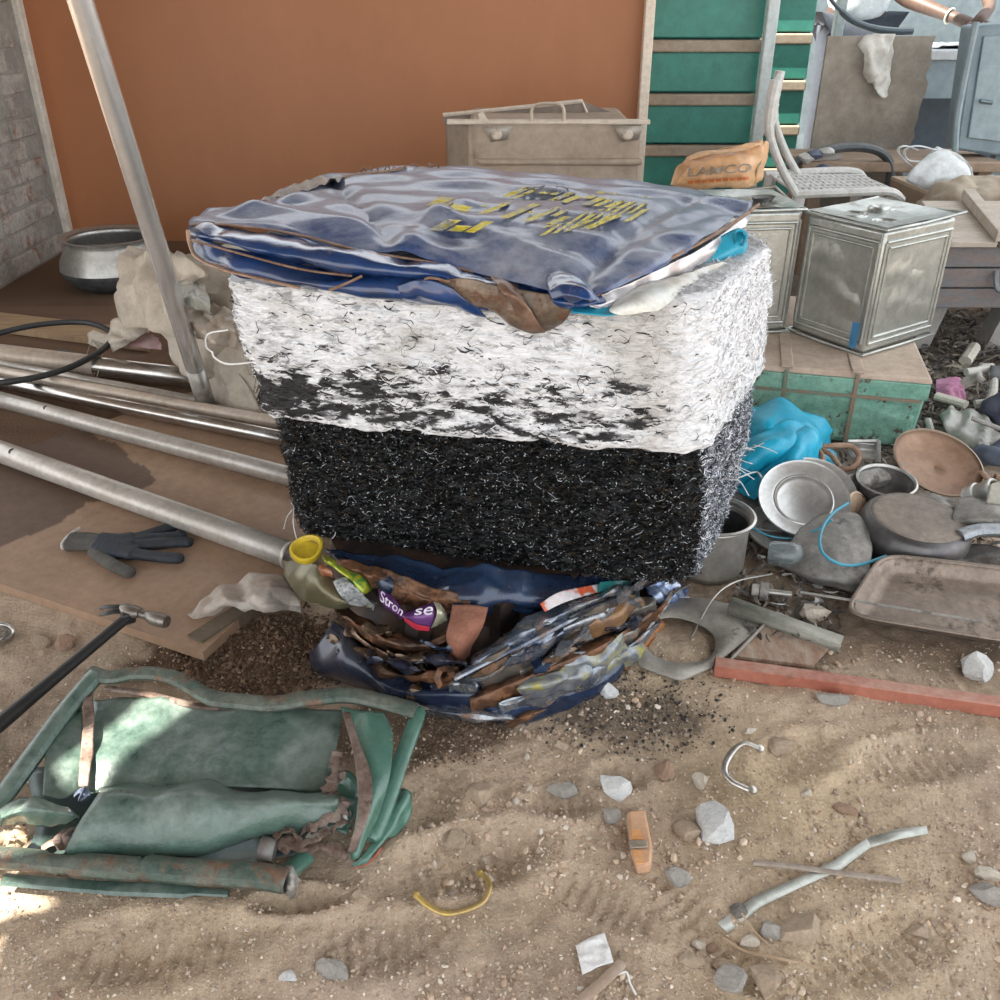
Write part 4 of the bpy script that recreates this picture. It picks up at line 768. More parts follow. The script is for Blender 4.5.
# cooking pot
def lathe_thing(name, label, cat, parts, mat4, n=40, group=None, wob=0):
    t = thing(name, label, cat, mat4.translation, group)
    for nm, prof, m_, th in parts:
        g = Geo(); g.lathe(prof, n, mat4, wob=wob); g.build(nm, m_, t, smooth=50, solid=th, offset=0)
    return t
ALU = M('dull_aluminium', (.56, .55, .52), var=(.42, .41, .38), rough=.38, metal=.75, scale=12, rust=(.25, .22, .19), rthr=.68, bump=.1)
SOOT = M('soot', (.035, .038, .04), var=(.07, .07, .07), rough=.8, bump=.4, scale=30)
pc = P(116, 288, 0); pc = Vector((pc.x, pc.y+.03, 0))
t = lathe_thing('cooking_pot', 'wide bellied aluminium cooking pot with sooty bottom by the brick wall', 'pot', [('pot_wall', [(.178, .125), (.197, .10), (.205, .085), (.196, .12), (.165, .175), (.160, .195)], ALU, .004), ('pot_rim', [(.160, .192), (.172, .200), (.188, .203), (.190, .207), (.185, .208), (.160, .200)], ALU, 0), ('sooty_bottom', [(0, .002), (.12, .004), (.175, .03), (.201, .07), (.2045, .086)], SOOT, .004)], mtx(pc), 44)

# sack behind the pole
SK = M('dirty_white_sack', (.52, .46, .38), var=(.42, .36, .29), rough=.7, scale=6, rust=(.33, .27, .21), rthr=.62, rscale=8, bump=.25, bscale=200)
sk = thing('woven_sack', 'dirty white woven plastic sack of scrap slumped behind the leaning pole', 'sack', P(205, 415))
bv = Geo(); nu, nv = 60, 34; cs = Vector((-.70, 2.60, .0)); arr = []
for i in range(nv):
    ph = math.pi*(.02+.96*i/(nv-1)); row = []
    for j in range(nu):
        th_ = 2*math.pi*j/nu; row.append((cs.x+.27*math.sin(ph)**.8*math.cos(th_), cs.y+.20*math.sin(ph)**.8*math.sin(th_), .215-.215*math.cos(ph)))
    arr.append(row)
A_ = np.array(arr); dirn = A_-np.array([cs.x, cs.y, .2]); dirn /= np.linalg.norm(dirn, axis=-1, keepdims=True)+1e-6
A_ = A_+dirn*(crease(A_, .018, 5, 81)+.012*vnoise(A_*14, 5))[..., None]; A_[..., 2] = np.maximum(A_[..., 2], .004)
g = Geo(); f_ = [(i*nu+j, i*nu+(j+1) % nu, (i+1)*nu+(j+1) % nu, (i+1)*nu+j) for i in range(nv-1) for j in range(nu)]; g.add(A_.reshape(-1, 3), f_); g.build('sack_body', SK, sk, smooth=50)
def sks(name, rows, mat, amp, freq, seed): 
    g = Geo(); g.sheet([[P(*q) for q in r] for r in rows], 9, amp, freq, seed); return g.build(name, mat, sk, smooth=50, solid=.002)
sks('sack_mouth', [[(128, 250, .36), (150, 246, .40), (180, 252, .42), (200, 268, .42)], [(118, 272, .30), (142, 268, .36), (172, 272, .38), (196, 290, .38)], [(118, 305, .20), (140, 300, .28), (168, 300, .32), (186, 315, .30)], [(122, 330, .12), (136, 328, .18), (158, 330, .22), (176, 342, .20)]], SK, .018, 6, 82)
sks('sack_fold', [[(120, 318, .16), (138, 322, .17), (150, 318, .18)], [(108, 332, .11), (124, 336, .13), (140, 336, .14)], [(88, 332, .08), (104, 342, .085), (128, 344, .10)], [(84, 340, .06), (98, 348, .06), (118, 350, .07)]], SK, .012, 9, 83)
sks('sack_side', [[(150, 300, .26), (180, 310, .28), (205, 318, .28)], [(165, 330, .19), (190, 340, .20), (215, 345, .20)], [(185, 365, .11), (215, 375, .11), (245, 380, .12)], [(212, 408, .03), (240, 418, .03), (268, 425, .03)]], SK, .005, 8, 84)
sks('sack_side', [[(200, 310, .29), (225, 305, .29), (250, 318, .28)], [(208, 340, .21), (236, 345, .21), (262, 350, .20)], [(222, 380, .11), (250, 384, .11), (276, 390, .10)], [(240, 425, .015), (262, 428, .015), (285, 430, .015)]], SK, .005, 8, 85)
sks('plastic_bottle', [[(172, 285, .36), (190, 280, .38), (205, 288, .37)], [(175, 296, .37), (195, 294, .39), (210, 304, .37)], [(180, 304, .34), (196, 308, .35), (212, 316, .33)]], M('grey_green_plastic', (.36, .38, .33), var=(.46, .46, .42), rough=.25, scale=14), .004, 18, 86)
sks('brown_wrapper', [[(186, 300, .33), (212, 306, .34), (232, 312, .33)], [(184, 318, .30), (210, 322, .32), (236, 330, .31)], [(190, 335, .26), (214, 345, .27), (238, 348, .26)]], M('brown_film', (.30, .24, .18), var=(.42, .36, .3), rough=.3, scale=10), .010, 14, 87)
sks('pink_wrapper', [[(125, 338, .10), (145, 332, .12), (158, 338, .12)], [(122, 348, .07), (142, 348, .08), (162, 350, .08)]], M('dull_pink_film', (.36, .20, .18), var=(.42, .3, .28), rough=.5), .004, 18, 88)
for k in range(7):
    p0 = P(86+rs.uniform(0, 14), 338+rs.uniform(-4, 6), .08); p2 = P(90+rs.uniform(-5, 20), 350+rs.uniform(8, 35), .03)
    g = Geo(); g.tube(curve([p0, p0.lerp(p2, .5)+Vector((rs.uniform(-.01, .02), 0, .01)), p2], 5), .0012, 4); g.build('frayed_thread', SK, sk)
# cable
g = Geo(); g.tube(curve([P(-60, 352, .05), P(0, 333, .075), P(45, 324, .075), P(88, 323, .07), P(112, 334, .08), P(102, 350, .085), P(60, 371, .075), P(0, 383, .085), P(-60, 384, .09)], 8), .0095, 8); o = g.build('black_cable', M('black_cable_skin', (.03, .032, .034), rough=.5), loc=P(40, 350)); tag(o, 'black cable looped over the floor pipes at the left', 'cable')
# ------------------------------------------------------------------ right: trunk, oil tins, cookware
TQ = M('turquoise_paint', (.17, .385, .30), var=(.235, .46, .365), rust=(.15, .11, .08), scale=9, rthr=.585, rscale=26, rsoft=.02, grime=.4, rough=.55, bump=.3)
DUST = M('dusty_brown_lid', (.58, .47, .38), var=(.50, .39, .31), rust=(.30, .21, .15), scale=7, rthr=.66, rough=.85, bump=.15)
tr = thing('green_trunk', 'old turquoise green steel trunk with dusty lid under the two oil tins', 'trunk', (.85, 2.45, 0))
fl, fr = Vector((.50, 2.325, 0)), Vector((1.075, 2.185, 0)); ax = (fr-fl).normalized(); ay = Vector((-ax.y, ax.x, 0)); W_ = (fr-fl).length
def TK(u, v, z): return fl+ax*u+ay*v+Vector((0, 0, z))
g = Geo(); g.prism([TK(0, 0, 0), TK(W_, 0, 0), TK(W_, .66, 0), TK(0, .66, 0)], [TK(0, 0, .14), TK(W_+.012, 0, .14), TK(W_+.012, .66, .14), TK(0, .66, .14)]); g.build('trunk_body', TQ, tr, bevel=.006)
g = Geo(); g.sheet([[TK(u, -.004-.006*math.sin(u*9), z) for u in np.linspace(.01, W_-.005, 5)] for z in (.01, .07, .132)], 8, .003, 8, 5); g.build('front_panel', TQ, tr, solid=.002)
g = Geo(); g.prism([TK(-.008, -.012, .138), TK(W_+.016, -.012, .138), TK(W_+.016, .67, .138), TK(-.008, .67, .138)], [TK(-.008, -.012, .182), TK(W_+.016, -.012, .182), TK(W_+.016, .67, .182), TK(-.008, .67, .182)]); g.build('lid_side', TQ, tr, bevel=.003)
g = Geo(); g.prism([TK(-.006, -.010, .182), TK(W_+.02, -.010, .182), TK(W_+.02, .67, .182), TK(-.006, .67, .182)], [TK(0, -.004, .198), TK(W_+.014, -.004, .198), TK(W_+.014, .66, .198), TK(0, .66, .198)]); g.build('lid_top', DUST, tr, bevel=.005)
for u in (.255, .43):
    g = Geo(); g.box(TK(u, -.013, .10), (.012, .004, .19), Matrix.Rotation(math.atan2(ax.y, ax.x), 3, 'Z')); g.build('rusty_band', M('band_rust', (.30, .20, .14), var=(.16, .24, .18), scale=30, rough=.8), tr, bevel=.002)
    g = Geo(); g.box(TK(u, .30, .1995), (.03, .62, .006), Matrix.Rotation(math.atan2(ax.y, ax.x), 3, 'Z')); g.build('lid_band', DUST, tr, bevel=.002)
g = Geo(); g.box(TK(W_/2, -.014, .137), (W_, .006, .008), Matrix.Rotation(math.atan2(ax.y, ax.x), 3, 'Z')); g.build('rusty_seam', MATS['band_rust'], tr)

TINM = M('oil_tin_steel', (.52, .54, .51), var=(.42, .44, .415), rough=.30, metal=.75, scale=7, rust=(.36, .35, .31), rthr=.64, rscale=10, bump=.12, bscale=25)
def oil_tin(label, A, ux, uy, wx, wy, h, patch=False, seed=0):
    t = thing('oil_tin', label, 'tin', A+ux*wx/2+uy*wy/2, 'square oil tins on the trunk')
    ux, uy, uz = ux.normalized(), uy.normalized(), Vector((0, 0, 1))
    def Q(a, b, c): return A+ux*a+uy*b+uz*c
    g = Geo(); i_ = .006
    g.prism([Q(i_, i_, .004), Q(wx-i_, i_, .004), Q(wx-i_, wy-i_, .004), Q(i_, wy-i_, .004)], [Q(i_, i_, h-.012), Q(wx-i_, i_, h-.012), Q(wx-i_, wy-i_, h-.012), Q(i_, wy-i_, h-.012)]); g.build('tin_body', TINM, t, bevel=.010, seg=3)
    # pressed panels with raised frames on the faces seen
    for nm, o_, du, nrm, w_ in (('front', Q(0, 0, 0), ux, -uy, wx), ('side', Q(wx, 0, 0), uy, ux, wy), ('left', Q(0, 0, 0), uy, -ux, wy)):
        ang = math.atan2(du.y, du.x); R = Matrix.Rotation(ang, 3, 'Z')
        for k, (m_, th_) in enumerate(((.018, .005), (.034, .004))):
            g = Geo(); x0, x1, z0, z1 = m_, w_-m_, m_+.012, h-m_-.014; z1 -= .01
            for (a, b) in (((x0, z0), (x1, z0)), ((x1, z0), (x1, z1)), ((x1, z1), (x0, z1)), ((x0, z1), (x0, z0))):
                g.tube([o_+du*a[0]+uz*a[1]-nrm*.0055, o_+du*b[0]+uz*b[1]-nrm*.0055], th_, 8)
            g.build('pressed_rib', TINM, t, smooth=60)
        g = Geo(); g.sheet([[o_+du*u+uz*z-nrm*.0085+nrm*.004*math.sin(3+u*12+z*9+seed) for u in np.linspace(.036, w_-.036, 4)] for z in np.linspace(.05, h-.062, 4)], 6, .0012, 12, seed); g.build('pressed_panel', TINM, t, smooth=60)
    # rims
    for z in (.004, h-.008):
        g = Geo(); lift = .018 if z > .1 else 0
        loop = [Q(0, 0, z), Q(wx*.5, -.004, z), Q(wx, 0, z), Q(wx+.002, wy*.5, z), Q(wx+.012*bool(lift), wy, z+lift*.6), Q(wx*.5, wy, z), Q(0, wy, z+lift*.3), Q(0, wy*.5, z), Q(0, 0, z)]
        g.tube(loop, .0042, 7); g.build('rim', TINM, t, smooth=60)
    g = Geo(); g.sheet([[Q(a, b, h-.012+(.010 if (i in (0, 3) or j in (0, 3)) else -.002)) for i, a in enumerate(np.linspace(.004, wx-.004, 4))] for j, b in enumerate(np.linspace(.004, wy-.004, 4))], 8, .0008, 8, seed+3); g.build('top_plate', TINM, t, smooth=60)
    for (a, b, r) in ((.3, .3, .03), (.3, .3, .042), (.72, .3, .025), (.3, .75, .028), (.72, .3, .036)):
        g = Geo(); g.lathe([(r-.003, 0), (r, .004), (r+.003, 0)], 28, mtx(Q(wx*a, wy*b, h-.013))); g.build('pressed_ring', TINM, t, smooth=60)
    return t, Q
b_ = Vector((-.138, .224, 0)).normalized(); c_ = Vector((.29, .197, 0)).normalized(); A0 = P(862, 357, .202)
t1, Q1 = oil_tin('dented square oil tin, right one of the pair on the green trunk, lit on its right face', A0, b_*-1, c_, .27, .30, .335, seed=2) if False else (None, None)
# the tin's near corner is A0: left face runs along b_, right face along c_
t1, Q1 = oil_tin('dented square oil tin, the right and nearer one on the green trunk', A0+b_*.262, -b_, c_, .262, .315, .338, seed=2)
g = Geo(); g.lathe([(.030, -.004), (.032, .008), (.024, .014), (.012, .010), (.0, .006)], 20, mtx(Q1(.262*.35, .315*.62, .326)), wob=.15); g.build('torn_spout', TINM, t1)
g = Geo(); g.sheet([[A0+Vector((-.006, -.0105, 0))+b_*(.02+.012*i)+Vector((0, 0, z))-c_*.0045 for i in range(3)] for z in (.02, .05, .09)], 5, .0006, 30, 4); g.build('paint_smear', M('blue_paint_smear', (.05, .22, .42), rough=.5), t1)
A2 = Vector((.575, 2.50, .202)); u2 = Vector((1, .10, 0)).normalized(); v2 = Vector((-.10, 1, 0)).normalized()
t2, Q2 = oil_tin('square oil tin, the left one half hidden behind the white bale', A2, u2, v2, .245, .27, .348, seed=5)
g = Geo(); g.lathe([(.026, -.002), (.030, .010), (.034, .012), (.030, .006), (.020, -.006)], 20, mtx(Q2(.17, .13, .338)), wob=.2); g.build('torn_spout', M('dark_torn_hole', (.16, .16, .15), rough=.5, metal=.6), t2)
g = Geo(); g.disc(.024, .003, 20, mtx(Q2(.17, .13, .338))); g.build('spout_shade', M('hole_shade', (.02, .02, .02), rough=.9), t2)  # dark disc painted for the shade inside the open spout

# orange bag on the left tin
BAG = M('orange_bag', (.62, .36, .18), var=(.70, .44, .25), rough=.5, scale=8, bump=.2, bscale=40)
bg = thing('plastic_bag', 'orange printed plastic bag lying on the left oil tin', 'bag', Vector((.64, 2.72, .553)))
def BG(px, py, dy=0): return PY(px, py, 2.74+dy)
fr_ = [[BG(690, 158, .02), BG(712, 152, .0), BG(738, 148, .0), BG(764, 141, .03)], [BG(688, 168, -.02), BG(712, 163, -.05), BG(740, 160, -.05), BG(762, 156, .0)], [BG(680, 178, -.03), BG(708, 176, -.07), BG(736, 174, -.07), BG(757, 172, -.02)], [BG(672, 188, .0), BG(704, 189, -.03), BG(735, 188, -.03), BG(755, 186, .0)]]
bk_ = [[Vector(p)+Vector((0, .0+.09*(1 if 0 < i < 3 else .3), 0)) for p in r] for i, r in enumerate(fr_)]
g = Geo(); g.sheet(fr_, 9, .004, 12, 91); o = g.build('bag_front', BAG, bg, smooth=50, solid=.001)
g = Geo(); g.sheet(bk_, 7, .004, 12, 92); g.build('bag_back', BAG, bg, smooth=50, solid=.001)
g = Geo(); g.sheet([[BG(755, 186, .0), BG(757, 172, -.02), BG(762, 156, 0), BG(764, 141, .03)], [BG(762, 178, .06), BG(765, 168, .06), BG(768, 152, .05), BG(767, 142, .04)]], 6, .003, 14, 93); g.build('bag_gusset', BAG, bg, smooth=50, solid=.001)
g = Geo(); g.sheet([[BG(687, 157, 0), BG(712, 150, -.02), BG(738, 146, -.02), BG(763, 140, .02)], [BG(686, 162, -.03), BG(712, 155, -.05), BG(738, 151, -.05), BG(762, 145, 0)]], 7, .003, 16, 94); g.build('folded_top', BAG, bg, smooth=50, solid=.001)
frg = upsample(fr_, 9, .004, 12, 91).reshape(-1, 3)
fpx = np.array([[500+FPX*p[0]/(p[1]*CT+(CAMZ-p[2])*ST), 500-FPX*(p[1]*ST-(CAMZ-p[2])*CT)/(p[1]*CT+(CAMZ-p[2])*ST)] for p in frg])
def on_bag(px, py):
    w8 = 1/((fpx[:, 0]-px)**2+(fpx[:, 1]-py)**2+.5)**2; Yq = (frg[:, 1]*w8).sum()/w8.sum()
    return PY(px, py, Yq-.014)
px_text('LAMCO', [(689, 168), (752, 163), (751, 172), (687, 177)], M('grey_print', (.26, .22, .17), rough=.6), bg, proj=on_bag)
g = Geo()
for k in range(9): g.add([on_bag(688+7*k, 181-.5*k), on_bag(693+7*k, 180.6-.5*k), on_bag(693+7*k, 183.6-.5*k), on_bag(688+7*k, 184-.5*k)], [(0, 1, 2, 3)])
g.build('printed_line', M('red_orange_print', (.60, .16, .04), rough=.6), bg, smooth=0)

# blue tarpaulin heap
tp = thing('blue_tarpaulin', 'bright blue crumpled tarpaulin between the bale and the green trunk', 'tarpaulin', P(780, 490))
TP = M('bright_blue_sheet', (.008, .36, .56), var=(.015, .44, .66), rough=.4, scale=9, bump=.15, bscale=30)
def tps(rows, amp, freq, seed):
    g = Geo(); g.sheet([[P(*q) for q in r] for r in rows], 10, amp, freq, seed); g.build('tarpaulin_fold', TP, tp, smooth=40, solid=.0015)
tps([[(730, 412, .14), (765, 402, .17), (800, 408, .16), (838, 428, .10)], [(735, 430, .14), (770, 424, .17), (805, 428, .155), (835, 436, .09)], [(740, 452, .10), (780, 448, .12), (815, 448, .10), (838, 444, .06)]], .012, 5, 101)
tps([[(738, 440, .13), (760, 432, .165), (785, 424, .17), (800, 430, .155)], [(735, 462, .11), (765, 450, .15), (790, 440, .16), (806, 440, .14)], [(735, 485, .06), (765, 470, .10), (792, 460, .12), (806, 455, .10)], [(738, 495, .03), (768, 480, .06), (790, 470, .09), (804, 462, .08)]], .012, 4.5, 102)
tps([[(800, 424, .16), (812, 436, .15), (812, 460, .10), (806, 478, .06)], [(790, 436, .16), (800, 450, .15), (800, 470, .10), (795, 485, .05)], [(770, 462, .12), (782, 474, .11), (785, 486, .07), (782, 496, .03)], [(735, 490, .05), (755, 500, .05), (765, 503, .03), (765, 507, .01)]], .010, 4.5, 103)
tps([[(812, 434, .12), (825, 440, .10), (840, 452, .07)], [(812, 452, .10), (826, 456, .08), (842, 462, .05)], [(812, 470, .05), (828, 470, .04), (842, 470, .02)]], .008, 6, 104)
g = Geo(); g.tube(curve([P(738, 478, .11), P(756, 472, .115), P(762, 478, .11), P(770, 490, .08)], 5), .002, 5); g.build('white_cord', MATS['white_strip'], tp)

# rusty bent handle by the tarpaulin
RU = M('rust_rod', (.34, .20, .13), var=(.45, .30, .2), rust=(.2, .1, .06), scale=30, rough=.75, bump=.3)
t = thing('rusty_bent_rod', 'rusty bent rod handle beside the blue tarpaulin', 'handle', P(838, 460))
g = Geo(); g.tube(curve([P(812, 448, .09), P(830, 446, .10), P(850, 446, .10), P(859, 456, .09), P(852, 468, .08), P(830, 470, .075), P(815, 470, .07)], 6), .007, 8); g.build('rod_loop', RU, t)
g = Geo(); g.tube(curve([P(812, 447, .10), P(822, 456, .10), P(820, 468, .09), P(812, 474, .08)], 5), .007, 8); g.build('rod_arm', RU, t)
g = Geo(); g.tube(curve([P(820, 448, .105), P(832, 456, .10), P(840, 468, .09)], 5), .006, 8); g.build('rod_arm', RU, t)

DKA = M('dark_tarnished_metal', (.12, .115, .11), var=(.20, .195, .185), rust=(.12, .10, .085), scale=10, rthr=.56, rough=.5, metal=.5, bump=.15)
GRA = M('grey_dusty_metal', (.22, .215, .20), var=(.31, .30, .28), rust=(.13, .11, .095), scale=10, rthr=.58, rough=.5, metal=.45, bump=.2, dust=(.36, .32, .28), damt=.25, grime=.4)
# saucepan by the bale
lathe_thing('saucepan', 'aluminium saucepan standing beside the right end of the bale', 'pan', [('pan_wall', [(.066, .004), (.072, .02), (.072, .115), (.074, .122)], ALU, .002), ('pan_rim', [(.073, .120), (.083, .126), (.085, .130), (.080, .132), (.073, .126)], ALU, 0), ('pan_bottom', [(0, .004), (.066, .004)], ALU, .002), ('dark_inside', [(.001, .012), (.066, .014), (.0705, .03), (.0705, .11)], SOOT, .001)], mtx(P(712, 583, 0)+Vector((0, .055, 0))), 40)
# plates
def plate(label, c, rx, ry, r, mat):
    return lathe_thing('tin_plate', label, 'plate', [('plate_well', [(0, 0), (r*.55, .0), (r*.62, .006)], mat, .0012), ('plate_rim', [(r*.62, .006), (r*.72, .010), (r*.94, .013), (r*.985, .016), (r, .013), (r*.985, .010)], mat, 0), ('pressed_ring', [(r*.60, .004), (r*.63, .009), (r*.66, .0075)], mat, 0)], mtx(c, rx, ry, 0), 44, 'tin plates leaning on the scrap')
SV = M('silver_plate_metal', (.60, .60, .59), var=(.52, .52, .51), rough=.35, metal=.75, scale=12, rust=(.4, .39, .37), rthr=.68)
plate('round silver tin plate leaning in front of the blue tarpaulin', P(803, 501, .085), .52, -.10, .097, SV)
plate('tin plate behind the round silver plate, only its rim showing', P(808, 498, .076)+Vector((.012, .012, -.004)), .50, -.04, .097, SV)
plate('dusty plate lying flat under the leaning silver plates', P(790, 535, .02), .08, .05, .10, GRA)
plate('dusty grey plate beside the saucepan under the tarpaulin', P(760, 508, .03), .15, .1, .10, GRA)
# clear bottle end, plug
t = lathe_thing('clear_bottle', 'small clear plastic bottle lying beside the saucepan', 'bottle', [('bottle_body', [(.0, 0), (.022, .002), (.026, .01), (.026, .05), (.020, .065), (.010, .072)], M('clear_plastic', (.7, .78, .8), rough=.12, trans=.85, alpha=.8), .001), ('bottle_neck', [(.010, .072), (.010, .082), (.012, .084)], MATS['clear_plastic'], .001)], mtx(P(768, 553, .03), 1.45, 0, 1.2), 24)
t = lathe_thing('pipe_plug', 'dirty grey screw plug lying on the soil below the plates', 'plug', [('plug_head', [(0, 0), (.012, 0), (.013, .003), (.013, .014), (.010, .016)], M('pale_worn_plug', (.48, .46, .42), rough=.5), 0), ('plug_collar', [(.010, .015), (.019, .016), (.019, .030), (.012, .032)], GRA, 0), ('plug_stem', [(.006, .03), (.006, .075), (0, .076)], ALU, 0)], mtx(P(752, 590, .018), 1.5, 0, 1.25), 18)
# grey bent sheet
g = Geo(); g.sheet([[P(800, 528, .06), P(830, 512, .075), P(856, 515, .08), P(868, 528, .075)], [P(785, 550, .035), P(820, 545, .06), P(852, 545, .065), P(872, 550, .06)], [P(778, 566, .012), P(812, 572, .035), P(848, 578, .04), P(868, 580, .035)], [P(800, 574, .005), P(826, 586, .012), P(850, 592, .012), P(862, 590, .012)]], 8, .003, 9, 111); o = g.build('sheet_metal_piece', GRA, loc=P(825, 570), smooth=40, solid=.002); tag(o, 'bent grey piece of sheet metal in front of the silver plate', 'sheet metal')
# wire loops
g = Geo(); g.tube(curve([P(733, 518, .05), P(748, 525, .045), P(770, 536, .04), P(795, 538, .04), P(812, 532, .06), P(832, 520, .10)], 8), .0022, 6); o = g.build('blue_wire', M('blue_wire_skin', (.05, .30, .42), rough=.4), loc=P(780, 540)); tag(o, 'thin blue wire running from the saucepan to the silver plate', 'wire')
g = Geo(); g.tube(curve([P(848, 503, .10), P(832, 514, .10), P(821, 532, .09), P(822, 552, .075), P(840, 564, .06), P(862, 564, .055), P(886, 556, .055)], 8), .0032, 7); o = g.build('blue_cable', MATS['blue_wire_skin'], loc=P(850, 560)); tag(o, 'blue plastic cable curving in a half loop over the grey sheet', 'wire')
# pans
bp = lathe_thing('strainer_bowl', 'dark metal bowl with a shiny rim behind the upturned pan', 'bowl', [('bowl_wall', [(0, .004), (.03, .006), (.052, .03), (.060, .058)], DKA, .0015), ('bowl_rim', [(.059, .056), (.065, .060), (.066, .064), (.062, .066), (.059, .061)], ALU, 0)], mtx(P(880, 503, .035), .12, 0, 0), 36)
t = lathe_thing('round_wooden_lid', 'small brown round lid standing on edge by the dark bowl', 'lid', [('lid_face', [(0, .006), (.04, .005), (.044, .0), (.04, -.004), (0, -.004)], M('brown_lid', (.30, .19, .12), var=(.40, .28, .19), rough=.6, scale=20), 0), ('lid_lip', [(.041, -.005), (.046, -.003), (.046, .004), (.041, .006)], M('tan_lip', (.5, .36, .24), rough=.6), 0)], mtx(P(858, 512, .055), .75, .75, .2), 30)
fp = thing('frying_pan', 'rusty brown frying pan tilted towards us behind the bowls', 'pan', P(935, 480))
RUP = M('rusty_pan', (.29, .175, .115), var=(.36, .23, .155), rust=(.13, .09, .065), scale=9, rthr=.62, rscale=5, rough=.6, metal=.25, bump=.15)
mm = mtx(P(934, 468, .085), .38, .10, 0)
g = Geo(); g.lathe([(.001, 0), (.035, .0), (.07, .001), (.088, .010), (.100, .020)], 44, mm); g.build('pan_dish', RUP, fp, smooth=60, solid=.003)
g = Geo(); g.lathe([(.098, .018), (.103, .020), (.104, .024), (.100, .025)], 44, mm); g.build('pan_rim', M('pan_rim_metal', (.34, .25, .18), rough=.5, metal=.4), fp, smooth=60)
a = mm@Vector((.098, -.02, .022)); b = P(1010, 508, .10); g = Geo(); g.tube([a, a.lerp(b, .5), b], [.009, .007, .008], 8, flat=.5); g.build('pan_handle', RUP, fp, smooth=60)
up_ = thing('upturned_pan', 'round dark pan lying upside down on the tray', 'pan', P(920, 560))
mm = mtx(P(919, 563, .015)+Vector((0, .06, 0)), .06, .04, 0)
g = Geo(); g.lathe([(.107, .0), (.113, .012), (.113, .045), (.106, .068), (.095, .078)], 48, mm); g.build('pan_side', M('tarnished_side', (.11, .105, .105), var=(.17, .16, .165), rust=(.22, .17, .13), scale=8, rthr=.6, rough=.38, metal=.6), up_, smooth=60, solid=.002)
g = Geo(); g.lathe([(.0, .079), (.085, .079), (.096, .077)], 48, mm); g.build('pan_base', M('dusty_pan_base', (.26, .215, .175), var=(.20, .168, .14), rough=.7, scale=9, grime=.4), up_, smooth=60, solid=.002)
# pipe stub / cup
t = lathe_thing('pipe_socket', 'short grey threaded pipe socket on the upturned pan', 'pipe fitting', [('socket_wall', [(.026, .0), (.029, .002), (.029, .05), (.031, .052), (.031, .064), (.028, .066), (.024, .064), (.024, .0)], ALU, 0), ('socket_rib', [(.029, .018), (.032, .020), (.032, .026), (.029, .028)], ALU, 0)], mtx(P(968, 500, .075), .9, 0, .75), 26)
t = lathe_thing('rusty_pipe_end', 'rusty brown pipe end lying behind the grey socket', 'pipe', [('pipe_wall', [(.016, 0), (.018, 0), (.018, .09), (.016, .09), (.016, 0)], RU, 0), ('pipe_lip', [(.018, .0), (.0205, .002), (.0205, .010), (.018, .012)], RU, 0)], mtx(P(994, 482, .10), 1.5, 0, 1.25), 22)
# tray
ty = thing('serving_tray', 'large dusty brown metal tray lying in front of the pans', 'tray', P(930, 620))
TRM = M('dusty_tray', (.22, .172, .138), var=(.28, .222, .178), grime=.4, rust=(.14, .10, .075), scale=7, rthr=.6, rough=.42, metal=.45, bump=.1)
cA, cB, cC, cD = P(838, 632, .0), P(1050, 668, .0), P(1050, 590, .03), P(878, 570, .03)
def tray_pt(u, v): u, v = float(u), float(v); return cA*((1-u)*(1-v))+cB*(u*(1-v))+cC*(u*v)+cD*((1-u)*v)
n = 41; U, V = np.meshgrid(np.linspace(0, 1, n), np.linspace(0, 1, n)); Z = np.zeros_like(U); arr = np.zeros((n, n, 3))
for i in range(n):
    for j in range(n):
        u, v = U[i, j], V[i, j]; du = min(u, 1-u)*.40; dvv = min(v, 1-v)*.20; e_ = min(du, dvv); cx_ = max(0, .05-du); cy_ = max(0, .05-dvv); e_ = max(0, .05-math.hypot(cx_, cy_))
        p = tray_pt(u, v); wall = .028*(1-smoothstep(.004, .026, e_)); arr[i, j] = (p.x, p.y, p.z+.012+wall-.003*(smoothstep(.030, .036, e_)))
        if e_ <= 0: arr[i, j, 2] = p.z+.012+.028
keep = np.array([[math.hypot(max(0, .05-min(U[i, j], 1-U[i, j])*.40), max(0, .05-min(V[i, j], 1-V[i, j])*.20)) <= .052 for j in range(n)] for i in range(n)])
g = Geo(); g.add(arr.reshape(-1, 3), [(i*n+j, i*n+j+1, (i+1)*n+j+1, (i+1)*n+j) for i in range(n-1) for j in range(n-1) if keep[i, j] and keep[i+1, j] and keep[i, j+1] and keep[i+1, j+1]]); g.build('tray_dish', TRM, ty, smooth=60, solid=.002)
loop = []
for a in np.linspace(0, 2*math.pi, 61):
    c_a, s_a = math.cos(a), math.sin(a); k = .49; u = .5+.495*np.sign(c_a)*abs(c_a)**.22; v = .5+.485*np.sign(s_a)*abs(s_a)**.35; p = tray_pt(u, v); loop.append(p+Vector((0, 0, .04)))
g = Geo(); g.tube(loop, .0045, 8, flat=.7); g.build('tray_rim', TRM, ty, smooth=60)
g = Geo(); g.tube([P(860, 606, .016), P(990, 632, .016)], .0015, 5); g.tube([P(862, 612, .016), P(985, 636, .016)], .0015, 5); g.build('pressed_line', DKA, ty)
